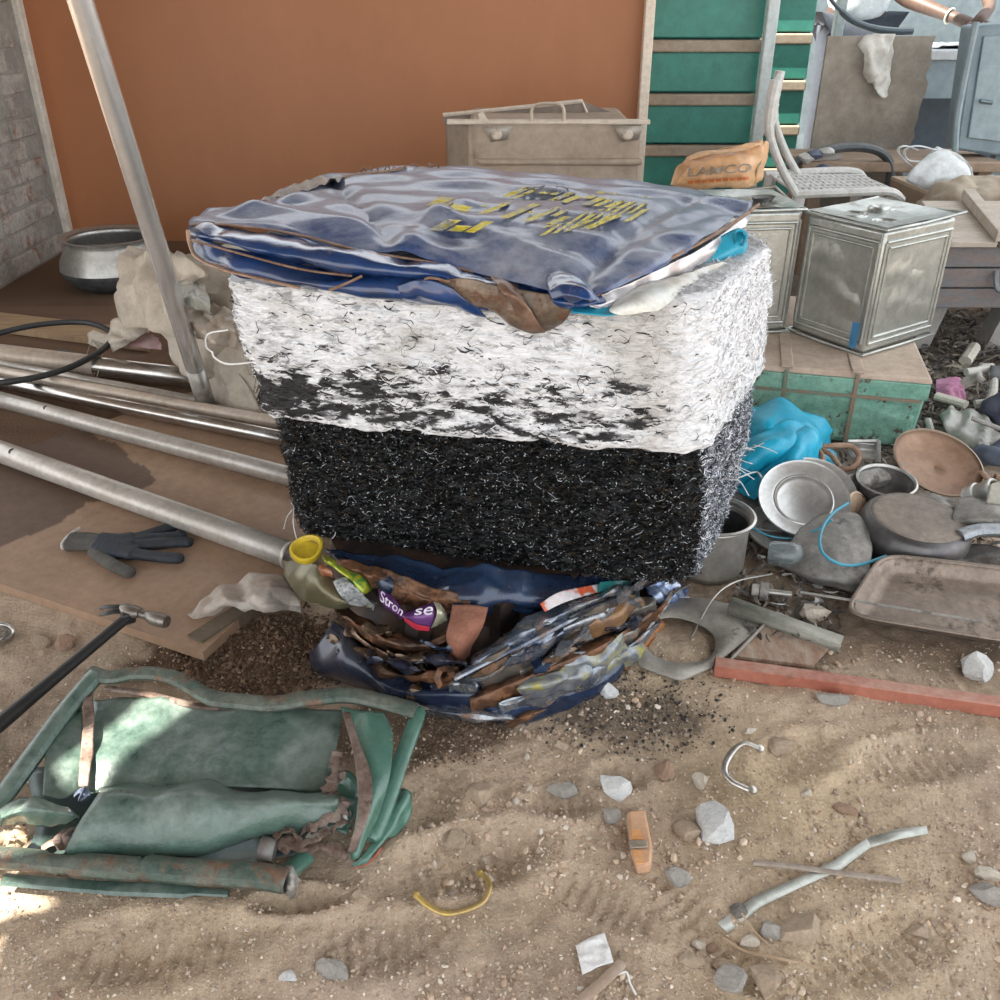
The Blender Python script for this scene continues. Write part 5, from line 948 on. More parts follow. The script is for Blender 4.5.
# red bar
rb_ = thing('red_bar', 'long red painted square bar lying on the sand at the right', 'bar', P(850, 685))
a, b = P(714, 667, .012), P(1060, 716, .012); d = (b-a).normalized(); sd_ = Vector((-d.y, d.x, 0)); up1 = Vector((0, 0, 1))
RED = M('red_oxide_paint', (.36, .115, .075), var=(.42, .16, .11), rust=(.27, .17, .12), scale=14, rthr=.64, rough=.5, bump=.15, dust=(.45, .32, .25), damt=.4)
g = Geo(); g.prism([a-sd_*.013-up1*.012, b-sd_*.013-up1*.012, b+sd_*.013-up1*.012, a+sd_*.013-up1*.012], [a-sd_*.013+up1*.014, b-sd_*.013+up1*.014, b+sd_*.013+up1*.014, a+sd_*.013+up1*.014]); g.build('bar_tube', RED, rb_, bevel=.002)
g = Geo(); g.prism([a-sd_*.0105-up1*.009-d*.0008, a+sd_*.0105-up1*.009-d*.0008, a+sd_*.0105-up1*.009+d*.002, a-sd_*.0105-up1*.009+d*.002], [a-sd_*.0105+up1*.011-d*.0008, a+sd_*.0105+up1*.011-d*.0008, a+sd_*.0105+up1*.011+d*.002, a-sd_*.0105+up1*.011+d*.002]); g.build('cut_end', M('dark_cut_end', (.16, .07, .05), rough=.8), rb_)
# plate with a big round cut-out beside the bale foot
cp = thing('cut_out_plate', 'flat grey metal plate with a large round cut-out by the foot of the bale', 'metal plate', P(690, 640))
c0 = P(678, 640, .014); outer = [P(640, 668, .012), P(680, 682, .012), P(712, 668, .012), P(762, 626, .016), P(740, 606, .016), P(700, 596, .018), P(676, 598, .016), P(640, 612, .014), P(628, 640, .012)]
g = Geo(); k = 60; av = []; bv_ = []
for j in range(k):
    a = 2*math.pi*j/k; dr = Vector((math.cos(a), math.sin(a), 0)); best = 9
    for i in range(len(outer)):
        p, q = outer[i], outer[(i+1) % len(outer)]; e = q-p; den = dr.x*e.y-dr.y*e.x
        if abs(den) < 1e-9: continue
        t_ = ((p.x-c0.x)*e.y-(p.y-c0.y)*e.x)/den; s_ = ((p.x-c0.x)*dr.y-(p.y-c0.y)*dr.x)/den
        if t_ > 0 and -1e-6 <= s_ <= 1+1e-6: best = min(best, t_)
    av.append(c0+dr*.068*(1+.02*math.sin(5*a))); bv_.append(c0+dr*max(best, .072))
g.add(av+bv_, [(j, (j+1) % k, k+(j+1) % k, k+j) for j in range(k)]); g.build('cut_plate', M('grey_sheet', (.37, .35, .31), var=(.30, .275, .24), rust=(.18, .14, .11), scale=12, rthr=.66, rough=.6, metal=.3, bump=.2), cp, solid=.003, smooth=20)
g = Geo(); g.tube([P(764, 625, .02), P(727, 664, .018)], .003, 5); g.build('plate_flange', MATS['grey_sheet'], cp)
g = Geo(); q = [P(731, 658, .006), P(766, 622, .010), P(838, 640, .006), P(812, 668, .004)]; g.prism(q, [p+Vector((0, 0, .006)) for p in q]); o = g.build('worn_wood_panel', M('worn_brown_panel', (.30, .19, .13), var=(.42, .33, .26), rough=.9, scale=14, stretch=(3, 1, 1), bump=.4), loc=q[0]); tag(o, 'worn reddish wooden panel between the cut-out plate and the red bar', 'panel')
t = thing('grey_channel_bar', 'grey green flat channel bar slanting above the worn wooden panel', 'bar', P(780, 625))
a, b = P(728, 606, .035), P(840, 646, .022); d = (b-a).normalized(); s1 = Vector((-d.y, d.x, 0)); CHN = M('grey_green_steel', (.24, .245, .20), var=(.31, .30, .255), rough=.6, metal=.3, scale=16, bump=.2)
for nm, o1, o2 in (('bar_web', Vector(), s1*.032), ('bar_flange', Vector((0, 0, -.016)), Vector())):
    g = Geo(); g.add([a+o1, b+o1, b+o2, a+o2], [(0, 1, 2, 3)]) if nm == 'bar_web' else g.add([a, b, b+Vector((0, 0, -.018)), a+Vector((0, 0, -.018))], [(0, 1, 2, 3)]); g.build(nm, CHN, t, solid=.003)
g = Geo(); g.tube([P(800, 592, .045), P(925, 612, .05), P(985, 622, .052)], .004, 6, flat=.5); o = g.build('thin_metal_strip', GRA, loc=P(880, 610, .04)); tag(o, 'thin grey metal strip lying across the tray', 'strip')
g = Geo(); g.tube(curve([P(690, 640, .0), P(712, 600, .03), P(735, 582, .05), P(772, 574, .03)], 5), .0016, 5); o = g.build('stiff_wire', ALU, loc=P(725, 595)); tag(o, 'stiff bare wire bent over the soil beside the saucepan', 'wire')
# heap pieces behind the pans
def lump(name, label, cat, rows, mat, amp=.005, freq=12, seed=0, th=.002):
    pts = [[P(*q) for q in r] for r in rows]; g = Geo(); g.sheet(pts, 8, amp, freq, seed); o = g.build(name, mat, loc=pts[-1][0], smooth=40, solid=th); return tag(o, label, cat)
lump('bent_metal_strip', 'grey bent metal strip behind the leaning plate', 'strip', [[(828, 482, .09), (865, 470, .10), (905, 462, .10)], [(830, 490, .07), (868, 482, .08), (908, 474, .08)], [(832, 496, .05), (870, 490, .06), (908, 482, .06)]], GRA, .003, 12, 121)
lump('metal_channel_piece', 'open grey channel piece behind the rusty handle', 'channel', [[(848, 442, .10), (878, 444, .10)], [(848, 450, .08), (878, 452, .08)], [(852, 458, .075), (880, 460, .075)]], ALU, .001, 8, 122)
g = Geo(); g.tube([P(878, 441, .105), P(878, 463, .075)], .006, 6); g.tube([P(848, 441, .105), P(878, 441, .105)], .004, 6)
o = g.build('channel_clip', ALU, loc=P(878, 460, .06)); tag(o, 'bright clip on the end of the open channel piece', 'clip')
lump('crumpled_lid_piece', 'dull grey crumpled sheet between dark bowl and upturned pan', 'sheet metal', [[(895, 502, .085), (925, 494, .09), (955, 498, .09)], [(898, 514, .08), (928, 508, .09), (955, 508, .085)], [(902, 522, .05), (930, 518, .06), (955, 516, .06)]], GRA, .004, 12, 123)
lump('dented_canister', 'dented grey canister lying right of the upturned pan', 'canister', [[(958, 500, .10), (985, 498, .11), (1020, 502, .11)], [(952, 520, .09), (985, 518, .11), (1020, 522, .11)], [(955, 534, .05), (985, 538, .06), (1020, 540, .06)]], GRA, .004, 10, 124)
lump('ribbed_sheet', 'ribbed dark grey sheet at the right edge behind the tray', 'sheet metal', [[(940, 548, .05), (975, 546, .055), (1020, 548, .055)], [(930, 562, .045), (972, 564, .05), (1020, 568, .05)], [(935, 574, .03), (975, 580, .035), (1020, 586, .035)]], DKA, .004, 18, 125)
g = Geo(); g.tube(curve([P(960, 536, .085), P(980, 530, .095), P(1020, 530, .1)], 5), .016, 12, flat=.8); o = g.build('foil_roll', M('blue_grey_foil', (.28, .31, .34), var=(.42, .44, .46), rough=.35, metal=.6, scale=22, bump=.4), loc=P(985, 545, .06)); tag(o, 'blue grey crinkled foil roll right of the upturned pan', 'foil')
g = Geo(); q = [P(985, 506, .11), P(1030, 510, .11), P(1030, 482, .12), P(988, 490, .12)]; g.prism(q, [p+Vector((0, 0, .018)) for p in q]); o = g.build('cream_block', M('cream_worn_block', (.42, .40, .34), rough=.7, bump=.2), loc=q[0], bevel=.004); tag(o, 'cream worn block at the right edge above the canister', 'block')
# ------------------------------------------------------------------ background
# green sheet wall with rails
GW = M('green_sheet_paint', (.03, .19, .15), var=(.04, .23, .18), rust=(.06, .15, .12), scale=3, rthr=.66, rough=.45, world=True)
RAILM = M('dusty_rail', (.30, .24, .18), var=(.36, .30, .23), scale=6, rough=.8, world=True)
def green_wall(name, label, x0, x1, Yq, dark=False):
    W = struct(Geo().box(((x0+x1)/2, Yq+.04, .81), (x1-x0, .02, 1.62)).build(name, M('dark_green_backing', (.02, .10, .09), rough=.6)))
    tag(W, label)
    for k in range(7):
        z0 = -.02+.222*k
        Geo().box(((x0+x1)/2, Yq, z0+.085), (x1-x0, .03, .165)).build('green_panel', GW, W, bevel=.006)
        Geo().box(((x0+x1)/2, Yq-.006, z0+.192), (x1-x0, .055, .05)).build('rail', RAILM, W, bevel=.008)
    return W
green_wall('wall_green', 'green metal sheet wall with horizontal dusty rails beside the partition', .66, 1.175, 4.62)
green_wall('wall_green_rear', 'darker green ribbed sheet wall behind the pale post', 1.20, 1.62, 5.35)
o = struct(Geo().box((1.19, 4.55, 1.37), (.05, .05, 2.74)).build('trim_3', M('pale_post_paint', (.52, .60, .60), var=(.6, .66, .66), rough=.5), bevel=.006)); tag(o, 'pale grey post at the end of the green wall')
o = struct(Geo().box((1.585, 4.85, 1.37), (.045, .045, 2.74)).build('trim_4', M('grey_post_paint', (.33, .40, .40), rough=.5), bevel=.006)); tag(o, 'thin grey post beside the fibre board')
# beige trunk behind the bale
t2k = thing('beige_trunk', 'dusty beige steel trunk with open lid in front of the partition', 'trunk', (.14, 3.55, 0))
BE = M('dusty_beige_steel', (.42, .34, .27), var=(.36, .285, .22), rust=(.27, .20, .15), scale=4, rthr=.64, rough=.65, metal=.15, bump=.1)
tl_, tr_ = PY(444, 123, 3.42), PY(641, 124, 3.42); zt = tl_.z; xa, xb = tl_.x, tr_.x
Geo().box(((xa+xb)/2+.03, 3.42+.25, zt/2), (xb-xa-.10, .5, zt)).build('trunk_body', BE, t2k, bevel=.02)
g = Geo(); g.sheet([[Vector((x, 3.415-.012*math.sin((x-xa)*5), z)) for x in np.linspace(xa+.10, xb, 5)] for z in np.linspace(.02, zt, 4)], 6, .003, 4, 3); g.build('front_panel', BE, t2k, solid=.004)
g = Geo(); g.sheet([[Vector((xa+.11*(1-s), 3.415+.12*s, z)) for s in np.linspace(0, 1, 3)] for z in np.linspace(.02, zt, 4)], 5, .002, 5, 4); g.build('dark_corner_panel', M('darker_beige_steel', (.22, .175, .14), var=(.28, .22, .17), scale=6, rough=.6), t2k, solid=.004)
Geo().box(((xa+xb)/2+.06, 3.405, zt-.125), (xb-xa-.10, .03, .022)).build('raised_band', BE, t2k, bevel=.008)
Geo().box(((xa+xb)/2+.02, 3.42, zt+.004), (xb-xa+.02, .03, .016)).build('top_edge', M('pale_worn_edge', (.62, .54, .45), rough=.5), t2k, bevel=.004)
g = Geo(); l0, l1, l2, l3 = PY(443, 124, 3.75), PY(640, 124, 3.75), PY(582, 101, 3.75), PY(443, 114, 3.75); g.prism([l0, l1, l2, l3], [p+Vector((0, .02, 0)) for p in (l0, l1, l2, l3)]); g.build('open_lid', M('dark_lid_inside', (.20, .16, .13), var=(.26, .21, .17), scale=6, rough=.7), t2k)
g = Geo(); g.tube([PY(443, 115, 3.745), PY(582, 101, 3.745), PY(590, 120, 3.745)], .008, 6); g.build('lid_edge', MATS['pale_worn_edge'], t2k)
g = Geo(); g.tube(curve([PY(532, 121, 3.4), PY(532, 110, 3.4), PY(537, 105, 3.4), PY(548, 103.5, 3.4), PY(560, 105, 3.4), PY(564, 111, 3.4), PY(564, 121, 3.4)], 5), .006, 8); g.build('bail_handle', M('pale_wire_handle', (.50, .42, .34), rough=.45, metal=.4), t2k)
for px in (497, 628):
    g = Geo(); g.lathe([(0, .012), (.012, .010), (.018, 0)], 14, mtx(PY(px, 135, 3.40), math.pi/2, 0, 0)); g.build('rivet', MATS['pale_worn_edge'], t2k)
    g = Geo(); q = [PY(px-14, 126, 3.402), PY(px+16, 126, 3.402), PY(px+10, 140, 3.402), PY(px-6, 142, 3.402)]; g.add(q, [(0, 1, 2, 3)]); g.build('corner_plate', M('grey_corner_plate', (.40, .36, .31), rough=.5, metal=.4), t2k, solid=.003)
g = Geo(); g.prism([PY(480, 122, 3.40), PY(489, 122, 3.40), PY(483, 112, 3.40), PY(478, 114, 3.40)], [p+Vector((0, .015, 0)) for p in (PY(480, 122, 3.40), PY(489, 122, 3.40), PY(483, 112, 3.40), PY(478, 114, 3.40))]); g.build('hasp', MATS['pale_worn_edge'], t2k)
# white plastic chair, seen from its side
WP = M('white_chair_plastic', (.62, .62, .60), var=(.55, .54, .51), rough=.45, scale=6)
ch = thing('plastic_chair', 'dusty white plastic chair standing sideways behind the oil tins', 'chair', (1.2, 3.45, 0))
zs = .44
for dy in (0, .40):
    o_ = Vector((dy*.30, dy, 0)); g = Geo(); g.tube(curve([PY(796, 195, 3.28)+o_, PY(780, 165, 3.28)+o_, PY(769, 130, 3.28)+o_, PY(772, 100, 3.28)+o_, PY(776, 80, 3.28)+o_], 6), [.020]*12+[.024]*6+[.026]*7, 10, flat=.7); g.build('back_rail', WP, ch)
b0, b1 = PY(776, 84, 3.28), PY(770, 128, 3.28)
for k in range(5):
    p = b0.lerp(b1, k/4); g = Geo(); g.tube([p, p+Vector((.12, .40, 0))], .012, 8, flat=.6); g.build('back_slat', WP, ch)
sx0, sx1 = PY(795, 192, 3.28).x, PY(906, 190, 3.28).x
g = Geo(); g.tube(curve([Vector((sx0, 3.28, zs)), Vector((sx0+.2, 3.26, zs+.012)), Vector((sx1-.06, 3.27, zs+.012)), Vector((sx1, 3.31, zs-.02)), Vector((sx1+.01, 3.48, zs-.02)), Vector((sx1, 3.65, zs-.02)), Vector((sx1-.06, 3.69, zs+.012)), Vector((sx0, 3.68, zs))], 5), .018, 8, flat=.8); g.build('seat_frame', WP, ch)
for k in range(16):
    x = sx0+.02+(sx1-sx0-.05)*k/15; Geo().box((x, 3.48, zs), (.014, .40, .008)).build('seat_slat', WP, ch)
for k in range(6): Geo().box(((sx0+sx1)/2, 3.33+.06*k, zs+.004), (sx1-sx0-.04, .012, .006)).build('seat_slat', WP, ch)
for x, y in ((sx0+.02, 3.29), (sx1-.03, 3.30), (sx0+.02, 3.67), (sx1-.03, 3.66)):
    g = Geo(); g.tube([Vector((x, y, zs)), Vector((x+(.03 if x > 1.1 else -.03), y, 0))], [.024, .018], 8); g.build('leg', WP, ch)
# low wooden bench with clutter and a black hoop
WD = M('bench_wood', (.36, .27, .20), var=(.28, .20, .14), scale=5, stretch=(1, 5, 1), rough=.8)
bn = thing('low_bench', 'low wooden bench top behind the white plastic chair', 'bench', (1.55, 4.0, 0))
Geo().box((1.60, 4.02, .44), (.80, .36, .04)).build('bench_top', WD, bn, bevel=.005)
for x in (1.28, 1.95):
    for y in (3.9, 4.14): Geo().box((x, y, .21), (.05, .05, .42)).build('leg', WD, bn)
HOOP = M('black_hoop_plastic', (.05, .06, .065), var=(.09, .10, .11), rough=.4, scale=10)
g = Geo(); g.tube(curve([PY(783, 172, 3.86), PY(800, 160, 3.86), PY(828, 150, 3.86), PY(858, 147, 3.86), PY(880, 152, 3.86), PY(890, 164, 3.86), PY(890, 178, 3.86), PY(888, 186, 3.86)], 6), .022, 10, flat=.8); o = g.build('black_hoop', HOOP, loc=(1.6, 3.86, .46)); tag(o, 'black curved plastic hoop standing on the bench behind the chair', 'hoop')
g = Geo(); g.prism([PY(798, 168, 3.9), PY(842, 158, 3.9), PY(842, 152, 3.9), PY(798, 163, 3.9)], [p+Vector((0, .06, 0)) for p in (PY(798, 168, 3.9), PY(842, 158, 3.9), PY(842, 152, 3.9), PY(798, 163, 3.9))]); o = g.build('pale_wood_scrap', M('pale_grey_slat', (.48, .46, .43), rough=.7), loc=PY(800, 168, 3.9)); tag(o, 'pale broken slat lying inside the black hoop', 'slat')
rs = np.random.RandomState(5)
for k, (px, py, c, lb) in enumerate(((806, 158, (.55, .54, .52), 'white scrap lump at the left end of the broken slat'), (815, 154, (.10, .12, .18), 'dark blue scrap lump on the broken slat'), (826, 152, (.5, .5, .48), 'grey white scrap lump on top of the broken slat'), (822, 168, (.08, .12, .2), 'navy rag lump below the broken slat'), (838, 170, (.40, .43, .42), 'clear grey plastic lump on the bench under the black hoop'))):
    v, f = ico(); g = Geo(); c0 = PY(px, py, 3.85); g.add([c0+Vector(x*np.array([.03, .03, .018])*(1+.4*rs.rand())) for x in v], f); o = g.build('scrap_lump', M('lump_%d' % k, c, rough=.6), loc=c0, smooth=0); tag(o, lb, 'scrap', 'scrap on the bench')
# fibre board with a cloth
fbm_ = M('stained_fibre_board', (.34, .31, .265), var=(.24, .215, .18), scale=5, rough=.9, rust=(.40, .37, .32), rthr=.6, rscale=9, bump=.2)
g = Geo(); a, b = PY(826, 36, 4.25), PY(940, 34, 4.25); N_ = 26; lft = [Vector((a.x+.01, 4.25, z)) for z in np.linspace(0, a.z, N_)]; rgt = [Vector((b.x-.012+.012*rs.uniform(-1, 1)-.03*(1-z/a.z), 4.25, z)) for z in np.linspace(0, a.z, N_)]
vv = lft+rgt+[p+Vector((0, .02, 0)) for p in lft+rgt]; n4 = 2*N_
f = [(i, N_+i, N_+i+1, i+1) for i in range(N_-1)]+[(n4+i, n4+i+1, n4+N_+i+1, n4+N_+i) for i in range(N_-1)]+[(N_+i, n4+N_+i, n4+N_+i+1, N_+i+1) for i in range(N_-1)]+[(i, i+1, n4+i+1, n4+i) for i in range(N_-1)]+[(N_-1, n4-1, 2*n4-1, n4+N_-1)]
g.add(vv, f); o = g.build('fibre_board', fbm_, loc=(a.x, 4.25, 0), smooth=0); tag(o, 'stained grey fibre board with a ragged edge standing upright in the background', 'board')
CL = M('white_cloth', (.66, .66, .62), var=(.56, .56, .52), rough=.9, scale=8)
g = Geo(); g.sheet([[PY(858, 45, 4.22), PY(866, 35, 4.20), PY(880, 34, 4.19), PY(894, 34, 4.21)], [PY(862, 52, 4.20), PY(872, 55, 4.18), PY(880, 58, 4.20), PY(892, 60, 4.20)], [PY(865, 66, 4.21), PY(874, 72, 4.17), PY(882, 76, 4.20), PY(890, 78, 4.21)], [PY(866, 78, 4.22), PY(874, 88, 4.19), PY(882, 98, 4.19), PY(889, 95, 4.22)]], 8, .008, 12, 131); o = g.build('hanging_cloth', CL, loc=PY(875, 60, 4.22), smooth=50, solid=.003); tag(o, 'white rag hanging over the top of the fibre board', 'cloth')
# table and cabinet behind, with person
HZ = M('blue_grey_steel', (.16, .225, .26), var=(.20, .27, .31), scale=3, rough=.45)
tb = thing('work_table', 'blue grey steel desk behind the fibre board, where the person works', 'table', (2.15, 5.1, 0))
Geo().box((2.42, 5.0, .80), (1.14, .8, .04)).build('table_top', M('pale_table_top', (.46, .50, .53), rough=.5), tb, bevel=.004)
Geo().box((2.42, 4.63, .70), (1.1, .02, .16)).build('apron', HZ, tb)
for x in (1.92, 2.92):
    for y in (4.65, 5.35): Geo().box((x, y, .39), (.05, .05, .78)).build('leg', HZ, tb)
Geo().box((2.42, 5.38, .45), (1.0, .02, .66)).build('back_panel', M('dark_blue_grey', (.07, .10, .13), rough=.6), tb)
g = Geo(); g.sheet([[Vector((x, y, .825+.01*rs.rand())) for x in np.linspace(2.0, 2.5, 5)] for y in np.linspace(4.72, 5.1, 4)], 6, .006, 9, 7); o = g.build('paper_sheet', M('white_paper', (.74, .74, .76), rough=.8), loc=(2.2, 4.9, .82), smooth=40, solid=.001); tag(o, 'crumpled white sheets under the arms of the person at the desk', 'paper')
cb = thing('steel_cabinet', 'leaning blue grey steel cabinet door at the right edge of the background', 'cabinet', (2.2, 3.9, 0))
def CB(px, py, dy=0): return PY(px, py, 3.95+dy)
q = [CB(956, 150), CB(1030, 160), CB(1036, 20), CB(974, 26)]; g = Geo(); g.prism(q, [p+Vector((0, .12, 0)) for p in q]); g.build('cabinet_shell', HZ, cb, bevel=.01)
q = [CB(968, 138, -.01), CB(1030, 146, -.01), CB(1034, 34, -.01), CB(984, 36, -.01)]; g = Geo(); g.prism([p+Vector((0, .012, 0)) for p in q], q); g.build('cabinet_door', M('pale_blue_grey', (.21, .28, .315), var=(.25, .33, .36), rough=.4, scale=3), cb, bevel=.004)
g = Geo(); g.tube([CB(980, 101, -.03), CB(992, 103, -.03)], .008, 8); g.build('handle', M('handle_dark', (.14, .18, .2), rough=.4, metal=.5), cb)
g = Geo(); g.tube(curve([CB(955, 152, -.02), CB(957, 120, -.02), CB(966, 70, -.02), CB(976, 22, -.02)], 5), .014, 8); g.build('corner_post', MATS['pale_blue_grey'], cb)
for x in (2.06, 2.45): Geo().box((x, 4.02, .25), (.04, .04, .50)).build('leg', HZ, cb)
g = Geo(); q = [CB(925, 8, .5), CB(1060, 2, .5), CB(1060, 14, .5), CB(925, 20, .5)]
# person standing at the desk
pe = thing('person', 'person in a white shirt leaning over the desk with a bangle on the wrist', 'person', (1.95, 5.72, 0))
SKIN = M('brown_skin', (.085, .05, .038), var=(.10, .06, .045), rough=.55, scale=9)
SHIRT = M('white_shirt', (.70, .76, .80), var=(.62, .68, .73), rough=.85, scale=5)
def skin_obj(name, verts, edges, radii, mat, parent, sub=2, root=0):
    L = ROOT[parent]; me = D.meshes.new(name); me.from_pydata([tuple(Vector(v)-L) for v in verts], edges, []); me.materials.append(mat)
    o = D.objects.new(name, me); COL.objects.link(o); o.parent = parent; ROOT[o] = L
    o.modifiers.new('skin', 'SKIN').use_smooth_shade = True
    if not me.skin_vertices: me.skin_vertices.new()
    for i, r in enumerate(radii): me.skin_vertices[0].data[i].radius = (r, r) if not isinstance(r, tuple) else r
    me.skin_vertices[0].data[root].use_root = True
    s_ = o.modifiers.new('sub', 'SUBSURF'); s_.levels = sub; s_.render_levels = sub; return o
hx, hy = 1.95, 5.72
# elbows and wrists are put where the photograph shows the forearms
elb = PY(905, -2, 5.45); wri = PY(955, 18, 5.2); hnd = PY(975, 26, 5.1); elb2 = PY(985, -20, 5.55); wri2 = PY(990, 8, 5.25); hnd2 = PY(978, 22, 5.08)
sh = [Vector((hx-.17, hy-.20, 1.34)), Vector((hx+.20, hy-.20, 1.34))]
V_ = [(hx, hy, .92), (hx, hy-.03, 1.08), (hx+.01, hy-.12, 1.26), (hx+.015, hy-.18, 1.40), (hx+.015, hy-.21, 1.47), (hx+.02, hy-.25, 1.56), (hx+.02, hy-.26, 1.64),
      tuple(sh[0]), tuple(elb), tuple(wri), tuple(sh[1]), tuple(elb2), tuple(wri2), (hx-.1, hy, .86), (hx-.11, hy-.02, .47), (hx-.11, hy+.02, .08), (hx+.1, hy, .86), (hx+.11, hy-.02, .47), (hx+.11, hy+.02, .08), (hx-.11, hy-.12, .04), (hx+.11, hy-.12, .04), tuple(hnd), tuple(hnd2)]
E_ = [(0, 1), (1, 2), (2, 3), (3, 4), (4, 5), (5, 6), (3, 7), (7, 8), (8, 9), (3, 10), (10, 11), (11, 12), (0, 13), (13, 14), (14, 15), (0, 16), (16, 17), (17, 18), (15, 19), (18, 20), (9, 21), (12, 22)]
R_ = [.15, .14, .15, .10, .055, .095, .08, .07, .046, .028, .07, .046, .028, .085, .058, .04, .085, .058, .04, .035, .035, .034, .034]
skin_obj('body', V_, E_, R_, SKIN, pe)
for hb, wr in ((hnd, wri), (hnd2, wri2)):      # five fingers on each hand
    d = (Vector(hb)-Vector(wr)).normalized(); s1 = d.cross(Vector((0, 0, 1))).normalized()
    for k, (off, ln) in enumerate(((-.030, .055), (-.011, .075), (.010, .08), (.029, .07))):
        a = Vector(hb)+s1*off+d*.02; skin_obj('finger', [a, a+d*ln*.5+Vector((0, 0, .006)), a+d*ln+Vector((0, 0, -.012))], [(0, 1), (1, 2)], [.010, .0095, .008], SKIN, pe, 1)
    a = Vector(hb)-s1*.03; skin_obj('thumb', [a, a-s1*.025+d*.025, a-s1*.03+d*.055], [(0, 1), (1, 2)], [.012, .011, .009], SKIN, pe, 1)
skin_obj('shirt', [(hx, hy, .90), (hx, hy-.03, 1.08), (hx+.01, hy-.12, 1.26), (hx+.015, hy-.18, 1.40), tuple(sh[0]), tuple(sh[0].lerp(elb, .75)), tuple(sh[1]), tuple(sh[1].lerp(elb2, .75))], [(0, 1), (1, 2), (2, 3), (3, 4), (4, 5), (3, 6), (6, 7)], [.19, .175, .175, .115, .085, .075, .085, .075], SHIRT, pe)
skin_obj('trousers', [(hx, hy, .90), (hx-.1, hy, .84), (hx-.11, hy-.02, .47), (hx-.11, hy+.02, .10), (hx+.1, hy, .84), (hx+.11, hy-.02, .47), (hx+.11, hy+.02, .10)], [(0, 1), (1, 2), (2, 3), (0, 4), (4, 5), (5, 6)], [.17, .10, .075, .065, .10, .075, .065], M('dark_trousers', (.05, .06, .08), rough=.9), pe)
g = Geo(); v, f = ico(); g.lathe([(0, .11), (.06, .10), (.095, .05), (.10, 0), (.09, -.05)], 20, mtx((hx+.02, hy-.235, 1.63), .25)); g.build('hair', M('black_hair', (.02, .018, .016), rough=.6), pe)
for s_ in (-1, 1):
    g = Geo(); g.lathe([(0, .008), (.010, .006), (.012, 0)], 10, mtx((hx+.02+.032*s_, hy-.345, 1.60), math.pi/2)); g.build('eye', M('eye_white', (.7, .7, .68), rough=.3), pe)
    g = Geo(); g.lathe([(.0, .01), (.014, .008), (.02, 0), (.012, -.01)], 10, mtx((hx+.02+.09*s_, hy-.25, 1.60), 0, math.pi/2*s_)); g.build('ear', SKIN, pe)
g = Geo(); g.tube(curve([(hx+.02, hy-.34, 1.61), (hx+.02, hy-.365, 1.585), (hx+.02, hy-.35, 1.565)], 4), [.008]*4+[.012]*5, 8); g.build('nose', SKIN, pe)
g = Geo(); g.tube([(hx-.01, hy-.335, 1.535), (hx+.02, hy-.345, 1.533), (hx+.05, hy-.335, 1.535)], .007, 6, flat=.6); g.build('mouth', M('lips', (.25, .10, .09), rough=.5), pe)
g = Geo(); dw = (wri-elb).normalized(); pth = []
u_ = dw.cross(Vector((0, 0, 1))).normalized(); w2 = dw.cross(u_); cw_ = elb.lerp(wri, .9)
for a in np.linspace(0, 2*math.pi, 19): pth.append(cw_+u_*.036*math.cos(a)+w2*.036*math.sin(a))
g.tube(pth, .004, 6); g.build('bangle', M('pale_bangle', (.75, .72, .6), rough=.3), pe)
# black curved seat edge between the post and the shirt
g = Geo(); g.tube(curve([PY(828, -4, 4.55), PY(838, 8, 4.55), PY(852, 20, 4.55), PY(872, 28, 4.55), PY(895, 31, 4.55), PY(912, 31, 4.55)], 6), [.012]*8+[.02]*10+[.022]*13, 10, flat=.7); o = g.build('curved_rail', M('dark_curved_rail', (.07, .10, .12), rough=.4), loc=PY(870, 25, 4.55)); tag(o, 'dark curved rail between the grey post and the white shirt', 'rail')
lab = struct(Geo().box((3.2, 7.2, 1.3), (5.2, .05, 2.6)).build('wall_rear', M('haze_rear_wall', (.12, .16, .185), var=(.20, .26, .29), rough=.8, scale=2))); tag(lab, 'added rear wall far behind the person, bluish haze put into its colour')  # added to cover bare sky; bluish haze put into its colour
# white bag, tan tarp, crates at the right
WB = M('white_bag_plastic', (.66, .69, .70), var=(.58, .62, .63), rough=.45, scale=8)
wbg = thing('white_carrier_bag', 'white carrier bag with handles lying behind the wooden box', 'bag', PY(935, 185, 3.5))
g = Geo(); g.sheet([[PY(938, 147, 3.55), PY(950, 153, 3.5), PY(968, 165, 3.5)], [PY(926, 158, 3.5), PY(940, 166, 3.44), PY(970, 178, 3.46)], [PY(912, 170, 3.46), PY(930, 180, 3.42), PY(965, 190, 3.46)], [PY(906, 178, 3.46), PY(926, 188, 3.44), PY(945, 194, 3.48)]], 9, .008, 9, 141); g.build('bag_side', WB, wbg, smooth=50, solid=.002)
g = Geo(); g.sheet([[PY(938, 147, 3.57), PY(960, 155, 3.62), PY(972, 168, 3.60)], [PY(920, 165, 3.58), PY(945, 172, 3.62), PY(975, 182, 3.60)], [PY(906, 180, 3.52), PY(935, 192, 3.56), PY(972, 194, 3.58)]], 8, .006, 9, 142); g.build('bag_side', WB, wbg, smooth=50, solid=.002)
for pts in (((936, 150), (918, 146), (905, 150), (908, 160), (925, 162)), ((916, 170), (904, 160), (898, 150), (905, 146), (918, 150))):
    g = Geo(); g.tube(curve([PY(a, b, 3.5) for a, b in pts], 6), .010, 6, flat=.3); g.build('bag_handle', WB, wbg, smooth=50)
